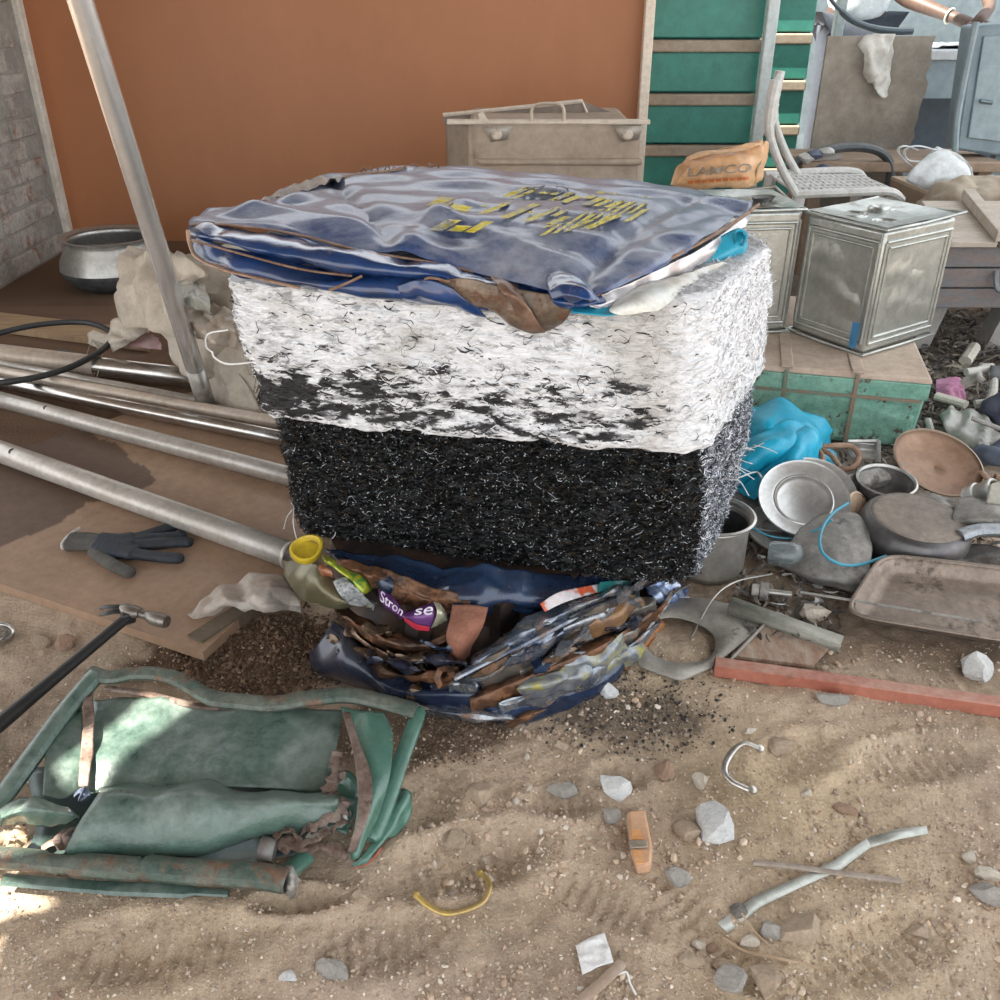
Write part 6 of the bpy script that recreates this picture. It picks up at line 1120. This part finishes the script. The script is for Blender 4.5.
g = Geo(); g.sheet([[PY(925, 190, 3.4), PY(950, 182, 3.35), PY(980, 178, 3.38), PY(1030, 180, 3.38)], [PY(915, 205, 3.38), PY(945, 192, 3.32), PY(975, 186, 3.30), PY(1030, 190, 3.30)], [PY(910, 225, 3.32), PY(940, 208, 3.26), PY(970, 200, 3.22), PY(1030, 205, 3.22)], [PY(915, 262, 3.34), PY(935, 262, 3.32), PY(960, 260, 3.30), PY(1030, 260, 3.30)]], 8, .012, 6, 143); o = g.build('tan_tarp', M('tan_tarpaulin', (.33, .27, .20), var=(.42, .36, .28), rough=.85, scale=5), loc=PY(960, 230, 3.2), smooth=50, solid=.004); tag(o, 'tan tarpaulin draped over the heap beneath the white carrier bag', 'tarpaulin')
cr_ = thing('cardboard_sheet', 'flat tan cardboard lying under the white carrier bag behind the tins', 'cardboard', PY(870, 205, 3.6)); q = [Vector((1.55, 3.30, 0)), Vector((2.05, 3.34, 0)), Vector((2.0, 3.78, 0)), Vector((1.53, 3.76, 0))]
q = [Vector((a.x, a.y, .42)) for a in q]; g = Geo(); g.prism([p-Vector((0, 0, .012)) for p in q], q); g.build('cardboard_top', M('tan_cardboard', (.46, .37, .28), rough=.85), cr_)
g = Geo(); g.prism([Vector((p.x, p.y, .0)) for p in q], [p-Vector((0, 0, .012)) for p in q]); g.build('box_below', M('brown_carton', (.30, .22, .15), rough=.9), cr_)
wc = thing('wooden_box', 'weathered wooden chest with pale plank lid at the right edge', 'chest', (1.75, 3.0, .17))
WPL = M('pale_plank', (.52, .46, .40), var=(.44, .38, .32), scale=5, stretch=(1, 6, 1), rough=.8); DKW = M('dark_weathered_wood', (.20, .16, .145), var=(.16, .165, .18), scale=6, stretch=(2, 1, 8), rust=(.28, .18, .13), rthr=.6, rough=.8)
x0 = PY(938, 240, 2.85).x
for k, (za, zb) in enumerate(((.17, .232), (.236, .296), (.30, .365))): Geo().box((x0+.35, 2.88, (za+zb)/2), (.75, .05, zb-za)).build('side_plank', DKW, wc, bevel=.004)
Geo().box((x0+.35, 3.02, .27), (.74, .24, .19)).build('chest_body', DKW, wc)
for k in range(5):
    x = x0+.03+.155*k; q = [Vector((x, 2.83, .367)), Vector((x+.145, 2.83, .367)), Vector((x+.165, 3.14, .43)), Vector((x+.02, 3.14, .43))]; g = Geo(); g.prism(q, [p+Vector((0, -.004, .018)) for p in q]); g.build('lid_plank', WPL, wc, bevel=.003)
for x in (x0+.16, x0+.6):
    g = Geo(); g.prism([Vector((x, 2.82, .386)), Vector((x+.035, 2.82, .386)), Vector((x+.06, 3.14, .45)), Vector((x+.02, 3.14, .45))], [Vector((x, 2.82, .42)), Vector((x+.035, 2.82, .42)), Vector((x+.06, 3.14, .485)), Vector((x+.02, 3.14, .485))]); g.build('lid_batten', WPL, wc, bevel=.003)
g = Geo(); g.tube(curve([Vector((x0+.2, 2.845, .29)), Vector((x0+.2, 2.825, .255)), Vector((x0+.22, 2.82, .235)), Vector((x0+.30, 2.82, .235)), Vector((x0+.32, 2.825, .255)), Vector((x0+.32, 2.845, .29))], 4), .008, 7); g.build('iron_handle', M('iron_grey', (.22, .24, .26), rough=.5, metal=.5), wc)
for x in (x0+.06, x0+.31, x0+.62):
    g = Geo(); g.prism([Vector((x-.04, 2.92, 0)), Vector((x+.02, 2.92, 0)), Vector((x+.02, 3.0, 0)), Vector((x-.04, 3.0, 0))], [Vector((x, 2.92, .17)), Vector((x+.06, 2.92, .17)), Vector((x+.06, 3.0, .17)), Vector((x, 3.0, .17))]); g.build('leg', M('grey_post_wood', (.34, .32, .30), rough=.85), wc)
# plastic scrap by the right edge
def small(name, label, cat, pts, r, mat, flat=1, n=9):
    g = Geo(); g.tube(curve([P(*q) for q in pts], 6), r, n, flat=flat); o = g.build(name, mat, loc=P(*pts[0])); return tag(o, label, cat)
PK = M('pink_plastic', (.62, .22, .42), var=(.7, .32, .5), rough=.4, scale=14)
lump('pink_wrapper', 'pink plastic wrapper on the scrap beside the green trunk', 'wrapper', [[(936, 380, .06), (950, 377, .07), (962, 380, .06)], [(935, 388, .055), (950, 386, .07), (966, 390, .055)], [(938, 398, .03), (952, 398, .04), (965, 400, .03)]], PK, .006, 20, 151)
CRP = M('cream_plastic', (.58, .55, .47), rough=.5)
small('cream_plastic_arm', 'cream rounded plastic arm lying below the pink wrapper', 'plastic part', [(936, 396, .06), (950, 400, .06), (966, 405, .06)], .016, CRP, .7)
WFR = M('off_white_plastic', (.52, .50, .46), var=(.42, .40, .36), rough=.5, scale=8)
small('broken_white_rod', 'white plastic chair leg standing beside the pink wrapper', 'chair leg', [(958, 388, .05), (972, 378, .08), (985, 366, .11)], .014, WFR)
small('bent_white_hoop', 'white bent plastic frame at the right edge behind the frying pan', 'plastic frame', [(966, 372, .12), (990, 370, .12), (994, 382, .11), (990, 400, .09), (975, 404, .08)], .011, WFR)
small('white_plastic_ring', 'white curved plastic ring at the right edge inside the bent frame', 'plastic part', [(984, 382, .10), (979, 376, .11), (982, 368, .12), (992, 366, .12)], .009, WFR)
small('cream_bottle_piece', 'cream broken bottle lying on the shavings under the wooden chest', 'bottle', [(965, 362, .03), (970, 354, .04), (974, 348, .04)], .02, CRP)
small('white_rod_upright', 'thin white rod leaning between the trunk and the pan', 'rod', [(951, 408, .06), (955, 425, .05), (959, 440, .04)], .008, WFR)
small('white_rod_slanting', 'thin white rod slanting against the corner of the green trunk', 'rod', [(928, 420, .05), (932, 434, .03), (935, 445, .02)], .009, WFR)
lump('grey_plastic_sheet', 'grey transparent plastic sheet behind the frying pan', 'plastic sheet', [[(940, 412, .06), (965, 410, .07), (985, 415, .08)], [(945, 428, .05), (970, 428, .07), (1000, 432, .07)], [(955, 444, .03), (975, 450, .04), (1010, 452, .04)]], M('grey_clear_plastic', (.30, .30, .27), var=(.4, .4, .36), rough=.3, scale=8), .008, 14, 152)
small('grey_flat_bar', 'grey flat bar slanting down at the right edge above the pan', 'bar', [(972, 418, .11), (990, 425, .10), (1020, 436, .09)], .012, GRA, .4)
lump('navy_rag', 'navy rag at the right edge above the frying pan', 'rag', [[(985, 400, .10), (1000, 392, .12), (1030, 390, .12)], [(980, 412, .08), (1000, 410, .10), (1030, 410, .10)], [(985, 422, .05), (1000, 424, .06), (1030, 424, .06)]], M('navy_cloth', (.045, .05, .075), rough=.9), .008, 14, 153)
lump('dark_box_corner', 'dark plastic box corner at the right edge beside the bent frame', 'box', [[(990, 366, .13), (1030, 366, .13)], [(990, 378, .12), (1030, 378, .12)], [(992, 388, .08), (1030, 388, .08)]], M('dark_box', (.07, .075, .08), rough=.5), .002, 10, 154)
lump('blue_grey_rag', 'blue grey cloth at the right edge behind the rusty pipe end', 'rag', [[(975, 446, .08), (1000, 440, .09), (1030, 440, .09)], [(970, 456, .06), (1000, 454, .08), (1030, 456, .08)], [(975, 464, .04), (1000, 466, .05), (1030, 468, .05)]], M('blue_grey_cloth', (.10, .12, .16), rough=.9), .006, 14, 155)
# shavings and scrap bits that nobody could count
rs = np.random.RandomState(12); n = 2600
px = rs.uniform(900, 1060, n); py = rs.uniform(300, 460, n); pos = np.array([P(a, b, rs.uniform(.002, .03)) for a, b in zip(px, py)])
tg0 = rs.normal(size=(n, 3))*np.array([1, 1, .25]); tg0 /= np.linalg.norm(tg0, axis=1, keepdims=True)
v, f, m = ribbons(pos, tg0, np.tile([0, 0, 1.], (n, 1)), rs.uniform(.02, .08, n), rs.uniform(.004, .012, n), .3, 13); q = rs.rand(n, 1)
c = np.where(q < .5, np.array([[.16, .13, .11]]), np.where(q < .8, np.array([[.30, .26, .21]]), np.array([[.05, .05, .055]])))*rs.uniform(.7, 1.3, (n, 1))
SHV = M('shavings', (.3, .25, .2), vcol=True, rough=.8); o = mesh_obj('wood_shavings', v, f.tolist(), SHV, None, P(980, 350), 0, col=np.repeat(c, m, 0)); tag(o, 'litter of wood shavings and dark scrap bits under the chest', 'shavings', kind='stuff')
n = 1500; px = rs.uniform(735, 1010, n); py = rs.uniform(445, 640, n); keep = (py < 600) | (px < 840); px, py = px[keep], py[keep]; n = len(px)
pos = np.array([P(a, b, rs.uniform(.0, .02)) for a, b in zip(px, py)]); tg0 = rs.normal(size=(n, 3))*np.array([1, 1, .3]); tg0 /= np.linalg.norm(tg0, axis=1, keepdims=True)
v, f, m = ribbons(pos, tg0, np.tile([0, 0, 1.], (n, 1)), rs.uniform(.01, .04, n), rs.uniform(.003, .010, n), .3, 14); q = rs.rand(n, 1)
c = np.where(q < .6, np.array([[.07, .062, .055]]), np.where(q < .9, np.array([[.20, .17, .14]]), np.array([[.42, .41, .39]])))*rs.uniform(.7, 1.3, (n, 1))
o = mesh_obj('scrap_crumbs', v, f.tolist(), SHV, None, P(850, 540), 0, col=np.repeat(c, m, 0)); tag(o, 'dark litter of metal crumbs between the pans and plates', 'litter', kind='stuff')

# ------------------------------------------------------------------ ground details
GV_ = M('gravel', (.4, .32, .25), vcol=True, rough=.9)
rs = np.random.RandomState(21)
def scat(n, box, zo, s0, s1, cols, name, label, base, mask=None, flat=.7, seed=1):
    px = rs.uniform(box[0], box[2], n); py = rs.uniform(box[1], box[3], n)
    if mask is not None:
        k = mask(px, py); px, py = px[k], py[k]
    pos = np.array([P(a, b, 0) for a, b in zip(px, py)]); n = len(pos); s = s0*(s1/s0)**(rs.rand(n)**2.2)
    pos[:, 2] = gz(pos[:, 0], pos[:, 1])+s*zo
    sc = np.stack([s, s*rs.uniform(.6, 1, n), s*rs.uniform(.5, .9, n)*flat], -1); cc = np.array(cols)[rs.randint(0, len(cols), n)]*rs.uniform(.75, 1.25, (n, 1))
    o = scatter(name, base, pos, sc, cc, GV_, seed=seed, tilt=1.2); o['kind'] = 'stuff'; tag(o, label, 'gravel', kind='stuff'); return o
SANDC = [(.52, .40, .30), (.58, .47, .36), (.44, .33, .245), (.66, .58, .49), (.48, .35, .25), (.38, .29, .23)]
scat(26000, (-20, 640, 1020, 1010), .2, .0008, .0042, SANDC, 'sand_grains', 'coarse grains and grit strewn all over the sandy floor', octa(), seed=2)
def clus(px, py): return fbm(np.stack([px/70, py/50, 0*px], -1), 3, 4) > .05
scat(3600, (420, 650, 1020, 1010), .3, .002, .0075, SANDC, 'pebble_litter', 'small pebbles strewn in patches on the sand', ico(), clus, seed=3)
def dsoil(px, py): return (((px-262)/105)**2+((py-652)/52)**2 < rs.uniform(.3, 1.1, len(px))) & (py > 600)
scat(9000, (150, 595, 380, 725), .3, .0015, .007, [(.12, .075, .045), (.17, .105, .065), (.08, .05, .033), (.22, .15, .10)], 'soil_crumbs', 'dark brown soil crumbs behind the green scrap', ico(), dsoil, seed=4)
def soot(px, py): return (((px-625)/110)**2+((py-715)/48)**2 < rs.uniform(.1, 1.2, len(px)))
scat(3800, (500, 660, 750, 780), .4, .001, .0048, [(.03, .03, .032), (.05, .045, .04), (.10, .08, .065), (.30, .24, .19)], 'black_grit', 'black grit spilled at the right foot of the bale', ico(), soot, seed=5)
def d2(px, py): return (((px-450)/60)**2+((py-740)/30)**2 < rs.uniform(.2, 1.1, len(px)))
scat(1800, (390, 705, 520, 775), .3, .0012, .005, [(.16, .105, .07), (.10, .07, .05), (.28, .2, .14)], 'brown_grit', 'brown earth crumbs in front of the crushed tins', ico(), d2, seed=6)

# stones one can point to
STM = {}
def stone_mat(k):
    cols = {'white': ((.66, .66, .64), (.56, .57, .57)), 'tan': ((.44, .34, .25), (.36, .28, .2)), 'grey': ((.38, .355, .32), (.30, .28, .255)), 'brown': ((.36, .235, .165), (.30, .2, .14)), 'dark': ((.14, .13, .12), (.2, .18, .16)), 'cream': ((.56, .50, .42), (.48, .42, .34))}
    return M('stone_'+k, cols[k][0], var=cols[k][1], rough=.9, scale=40, bump=.5, bscale=150)
def stone(px, py, w, h, kind, label, seed, tilt=0):
    "px, py centre and w, h extent in the photograph"
    c = P(px, py+h*.25, 0); k = (c-Vector((0, 0, CAMZ))).length/FPX; r = w*k/2; ry = max(h*k*.55, r*.45); rz = max(h*k*.42, r*.35); r_ = np.random.RandomState(seed)
    bm_ = bmesh.new(); bmesh.ops.create_icosphere(bm_, subdivisions=2, radius=1)
    pl = r_.normal(size=(14, 3)); pl /= np.linalg.norm(pl, axis=1, keepdims=True); of = r_.uniform(.48, .85, 14)
    v = np.array([x.co[:] for x in bm_.verts]); f = [[y.index for y in x.verts] for x in bm_.faces]; bm_.free()
    for n_, o_ in zip(pl, of): d = v@n_-o_; v = v-np.where(d > 0, d, 0)[:, None]*n_
    v += .05*vnoise(v*3+seed, seed)[:, None]*v; v = v*np.array([r, ry, rz])/max(.8, np.abs(v[:, 0]).max()); a = tilt; v = np.stack([v[:, 0]*math.cos(a)-v[:, 1]*math.sin(a), v[:, 0]*math.sin(a)+v[:, 1]*math.cos(a), v[:, 2]], -1)
    z = float(gz(np.array([c.x]), np.array([c.y]))[0]); v = v+np.array([c.x, c.y, z+rz*.45]); g = Geo(); g.add(v, f); o = g.build('stone', stone_mat(kind), loc=(c.x, c.y, z), smooth=14); return tag(o, label, 'stone', 'loose stones on the ground')
for k, a in enumerate(((480, 792, 26, 26, 'tan', 'tan rounded stone standing alone left of the two flat grey stones'), (565, 787, 36, 18, 'grey', 'flat beige grey stone left of the white triangular stone'), (614, 791, 34, 22, 'white', 'white triangular stone above the small grey stone and orange piece'),
        (611, 814, 18, 17, 'grey', 'small grey stone just above the orange wooden piece'), (664, 767, 22, 24, 'brown', 'reddish brown pebble left of the curved metal handle'), (711, 821, 40, 34, 'white', 'big rough white stone right of the orange piece'), (687, 830, 26, 22, 'tan', 'tan flat stone half under the big white stone'),
        (778, 744, 32, 20, 'tan', 'tan flat stone above the curved metal handle'), (749, 733, 16, 9, 'cream', 'pale chip left of the tan flat stone near the handle'), (676, 877, 26, 20, 'grey', 'grey speckled stone below and right of the orange piece'),
        (748, 944, 18, 12, 'cream', 'cream pebble in the cluster at the lower right'), (802, 929, 44, 26, 'tan', 'large tan stone below the flat metal strip'), (769, 931, 20, 18, 'grey', 'grey stone touching the large tan stone below the strip'), (736, 916, 18, 15, 'dark', 'dark stone at the lower end of the flat metal strip'),
        (730, 984, 30, 26, 'grey', 'grey round stone at the bottom edge, left of the tan one'), (763, 982, 28, 34, 'tan', 'tan upright stone at the bottom edge under the cluster'), (722, 963, 16, 13, 'tan', 'tan pebble above the grey round bottom stone'), (699, 943, 14, 11, 'cream', 'cream pebble left of a pink one by the twig'), (711, 943, 11, 10, 'brown', 'pink brown pebble beside a cream one by the twig'),
        (988, 890, 32, 24, 'grey', 'grey stone at the right edge below the pale stones'), (985, 873, 28, 14, 'cream', 'pale flat stone at the right edge above the grey one'), (970, 853, 14, 11, 'cream', 'small cream pebble right of the metal strip'), (806, 794, 12, 10, 'cream', 'tiny cream pebble right of the big white stone'), (844, 806, 24, 12, 'brown', 'flat brown stone above the middle of the metal strip'),
        (330, 966, 40, 18, 'grey', 'grey stone at the bottom left with a dark shadow'), (289, 978, 18, 10, 'white', 'small white stone left of the grey bottom stone'), (330, 953, 12, 10, 'tan', 'tan pebble on top side of the grey bottom stone'), (357, 898, 15, 11, 'tan', 'tan pebble right of the green scrap front tube'),
        (57, 998, 12, 10, 'brown', 'brown pebble at the bottom edge far left'), (42, 638, 20, 22, 'tan', 'tan angular stone near the tin lid on the left'), (68, 641, 20, 16, 'brown', 'brown stone beside the tan angular one below the board'), (975, 662, 34, 34, 'white', 'white triangular stone lying between the tray and the red bar'),
        (604, 691, 30, 20, 'white', 'pale grey flat chip at the right foot of the crushed tins'), (815, 611, 30, 26, 'cream', 'beige flat stone in the soil above the worn panel'), (712, 608, 22, 10, 'white', 'whitish flake on the edge of the cut-out plate'), (830, 700, 34, 14, 'grey', 'grey flat stone just below the red bar'), (700, 780, 16, 14, 'cream', 'pale pebble below the reddish brown one'),
        (455, 835, 26, 20, 'tan', 'tan clod above the golden bangle'), (560, 745, 16, 12, 'tan', 'tan clod in the dark grit below the bale'), (502, 700, 12, 9, 'brown', 'brown chip before the crushed tins'), (920, 925, 22, 14, 'tan', 'tan clod right of the large tan stone'), (690, 962, 24, 14, 'tan', 'tan clod left of the bottom pebble cluster'), (866, 812, 10, 8, 'tan', 'tiny tan pebble by the metal strip end'), (640, 856, 9, 8, 'cream', 'tiny cream pebble right of the orange piece foot'))):
    stone(a[0], a[1], a[2], a[3], a[4], a[5], 200+k, random.uniform(-.4, .4))
def on(px, py, dz=0):
    c = P(px, py, 0); z = float(gz(np.array([c.x]), np.array([c.y]))[0]); return Vector((c.x, c.y, z+dz))
# curved metal handle
t = thing('bent_metal_bow', 'bent silver metal handle half sunk in the sand', 'handle', on(740, 775))
g = Geo(); g.tube(curve([on(757, 758, .016), on(742, 756, .02), on(730, 764, .02), on(723, 778, .018), on(731, 790, .014), on(750, 797, .010)], 6), [.0042]*10+[.005]*10+[.0042]*11, 9, flat=.6); g.build('handle_bow', M('worn_silver', (.62, .61, .58), var=(.45, .42, .38), rough=.3, metal=.85, scale=30), t, smooth=60)
for p in (on(758, 758, .014), on(751, 797, .010)):
    g = Geo(); g.lathe([(.0, .004), (.006, .003), (.0065, 0), (.006, -.003), (0, -.004)], 12, mtx(p, .3, .2)); g.build('handle_tab', MATS['worn_silver'], t)
# golden bangle, broken open
t = thing('gold_bangle', 'half ring of golden metal lying on the sand', 'bangle', on(455, 900))
pts = [(480, 873, .012), (488, 884, .012), (489, 897, .010), (482, 908, .009), (465, 916, .008), (445, 918, .008), (428, 912, .008), (417, 903, .008)]
g = Geo(); g.tube(curve([on(a, b, c) for a, b, c in pts], 6), .0042, 9, flat=.7); g.build('ring_band', M('gold_paint', (.62, .44, .13), var=(.5, .36, .16), rough=.35, metal=.5, scale=30), t, smooth=60)
for a in (pts[0], pts[-1]):
    g = Geo(); g.lathe([(0, .005), (.004, .003), (.005, 0), (.004, -.003), (0, -.005)], 10, mtx(on(*a))); g.build('broken_end', MATS['gold_paint'], t)
# orange wooden piece
t = thing('orange_wooden_block', 'small orange wooden block with a metal band on the sand', 'block', on(639, 850))
OR = M('orange_wood', (.60, .27, .09), var=(.66, .36, .17), rough=.5, scale=20, stretch=(1, 4, 1)); WK = M('worn_orange_wood', (.55, .33, .20), rough=.7)
lo = [(626, 824), (644, 822), (651, 858), (650, 877), (636, 881), (630, 862)]; b = [on(x, y, .002) for x, y in lo]; zt = max(p.z for p in b)+.016
g = Geo(); g.prism([Vector((p.x, p.y, p.z)) for p in b], [Vector((p.x, p.y, zt)) for p in b]); g.build('block_body', WK, t, bevel=.004)
for q in (((631, 831), (640, 831), (643, 841), (632, 841)), ((633, 851), (642, 851), (645, 864), (636, 865))):
    pt = [P(x, y, zt+.001) for x, y in q]; g = Geo(); g.prism(pt, [p+Vector((0, 0, .003)) for p in pt]); g.build('orange_inlay', OR, t)
pt = [P(x, y, zt+.0005) for x, y in ((628, 842), (647, 842), (648, 849), (630, 850))]; g = Geo(); g.prism(pt, [p+Vector((0, 0, .0045)) for p in pt]); g.build('metal_band', M('grey_band', (.42, .36, .28), var=(.3, .25, .2), rough=.5, metal=.5, scale=60), t, bevel=.001)
# flat strip
t = thing('flat_metal_strip', 'pale flat metal strip lying diagonally on the sand', 'strip', on(830, 885))
STP = M('pale_strip_metal', (.44, .45, .41), var=(.54, .55, .51), rust=(.38, .31, .24), scale=14, rthr=.62, rough=.45, metal=.45)
st = [(727, 938, 716, 930), (760, 912, 752, 905), (800, 892, 794, 884), (840, 872, 834, 863), (870, 850, 866, 842), (900, 840, 897, 830), (928, 834, 926, 827)]
def strip_part(nm, a):
    g = Geo(); g.grid(np.array([[tuple(on(q[0], q[1], .008)) for q in a], [tuple(on(q[2], q[3], .009)) for q in a]])); g.build(nm, STP, t, solid=.002)
strip_part('strip_piece', st[:5]); strip_part('strip_bent_end', st[4:])
small2 = lambda nm, lb, cat, pts, r, mat, flat=1: tag((lambda g: (g.tube(curve([on(*q) for q in pts], 6), r, 7, flat=flat), g.build(nm, mat, loc=on(*pts[0])))[1])(Geo()), lb, cat)
small2('rusty_flat_bar', 'thin rusty bar crossing the pale metal strip', 'bar', [(752, 868, .006), (790, 871, .01), (825, 877, .013), (900, 884, .005)], .0045, M('rust_grey_bar', (.27, .215, .175), var=(.36, .3, .25), rough=.7, scale=20), .5)
small2('dry_twig', 'thin dry twig near the pebble cluster at the bottom', 'twig', [(722, 940, .006), (745, 955, .006), (775, 965, .006), (820, 968, .004)], .0022, M('twig_tan', (.42, .30, .2), rough=.9))
small2('dry_stalk', 'short dry stalk at the upper end of the twig', 'twig', [(738, 922, .01), (752, 938, .008), (765, 948, .004)], .0014, MATS['twig_tan'])
small2('wooden_stick', 'flat brown stick beside the white paper square at the bottom', 'stick', [(580, 1006, .006), (600, 990, .008), (622, 968, .008)], .0068, M('brown_stick', (.36, .26, .19), var=(.42, .33, .26), rough=.8, scale=20), .4)
small2('white_string', 'short white string curled right of the paper square', 'string', [(618, 978, .005), (626, 977, .008), (630, 986, .005), (636, 996, .003)], .0013, MATS['white_strip'])
# paper square
q = [on(575, 951, .008), on(604, 940, .010), on(613, 968, .008), on(582, 979, .006)]
g = Geo(); g.sheet([[q[0], q[0].lerp(q[1], .5)+Vector((0, 0, .003)), q[1]], [q[0].lerp(q[3], .5), (q[0]+q[1]+q[2]+q[3])/4+Vector((0, 0, .001)), q[1].lerp(q[2], .5)], [q[3], q[3].lerp(q[2], .5)+Vector((0, 0, .002)), q[2]]], 8, .0012, 45, 161); o = g.build('paper_square', M('crumpled_white_paper', (.74, .73, .72), var=(.62, .60, .58), rough=.8, scale=40, vthr=(.5, .75)), loc=q[0], smooth=30, solid=.0006); tag(o, 'crumpled white paper square on the sand at the bottom', 'paper')
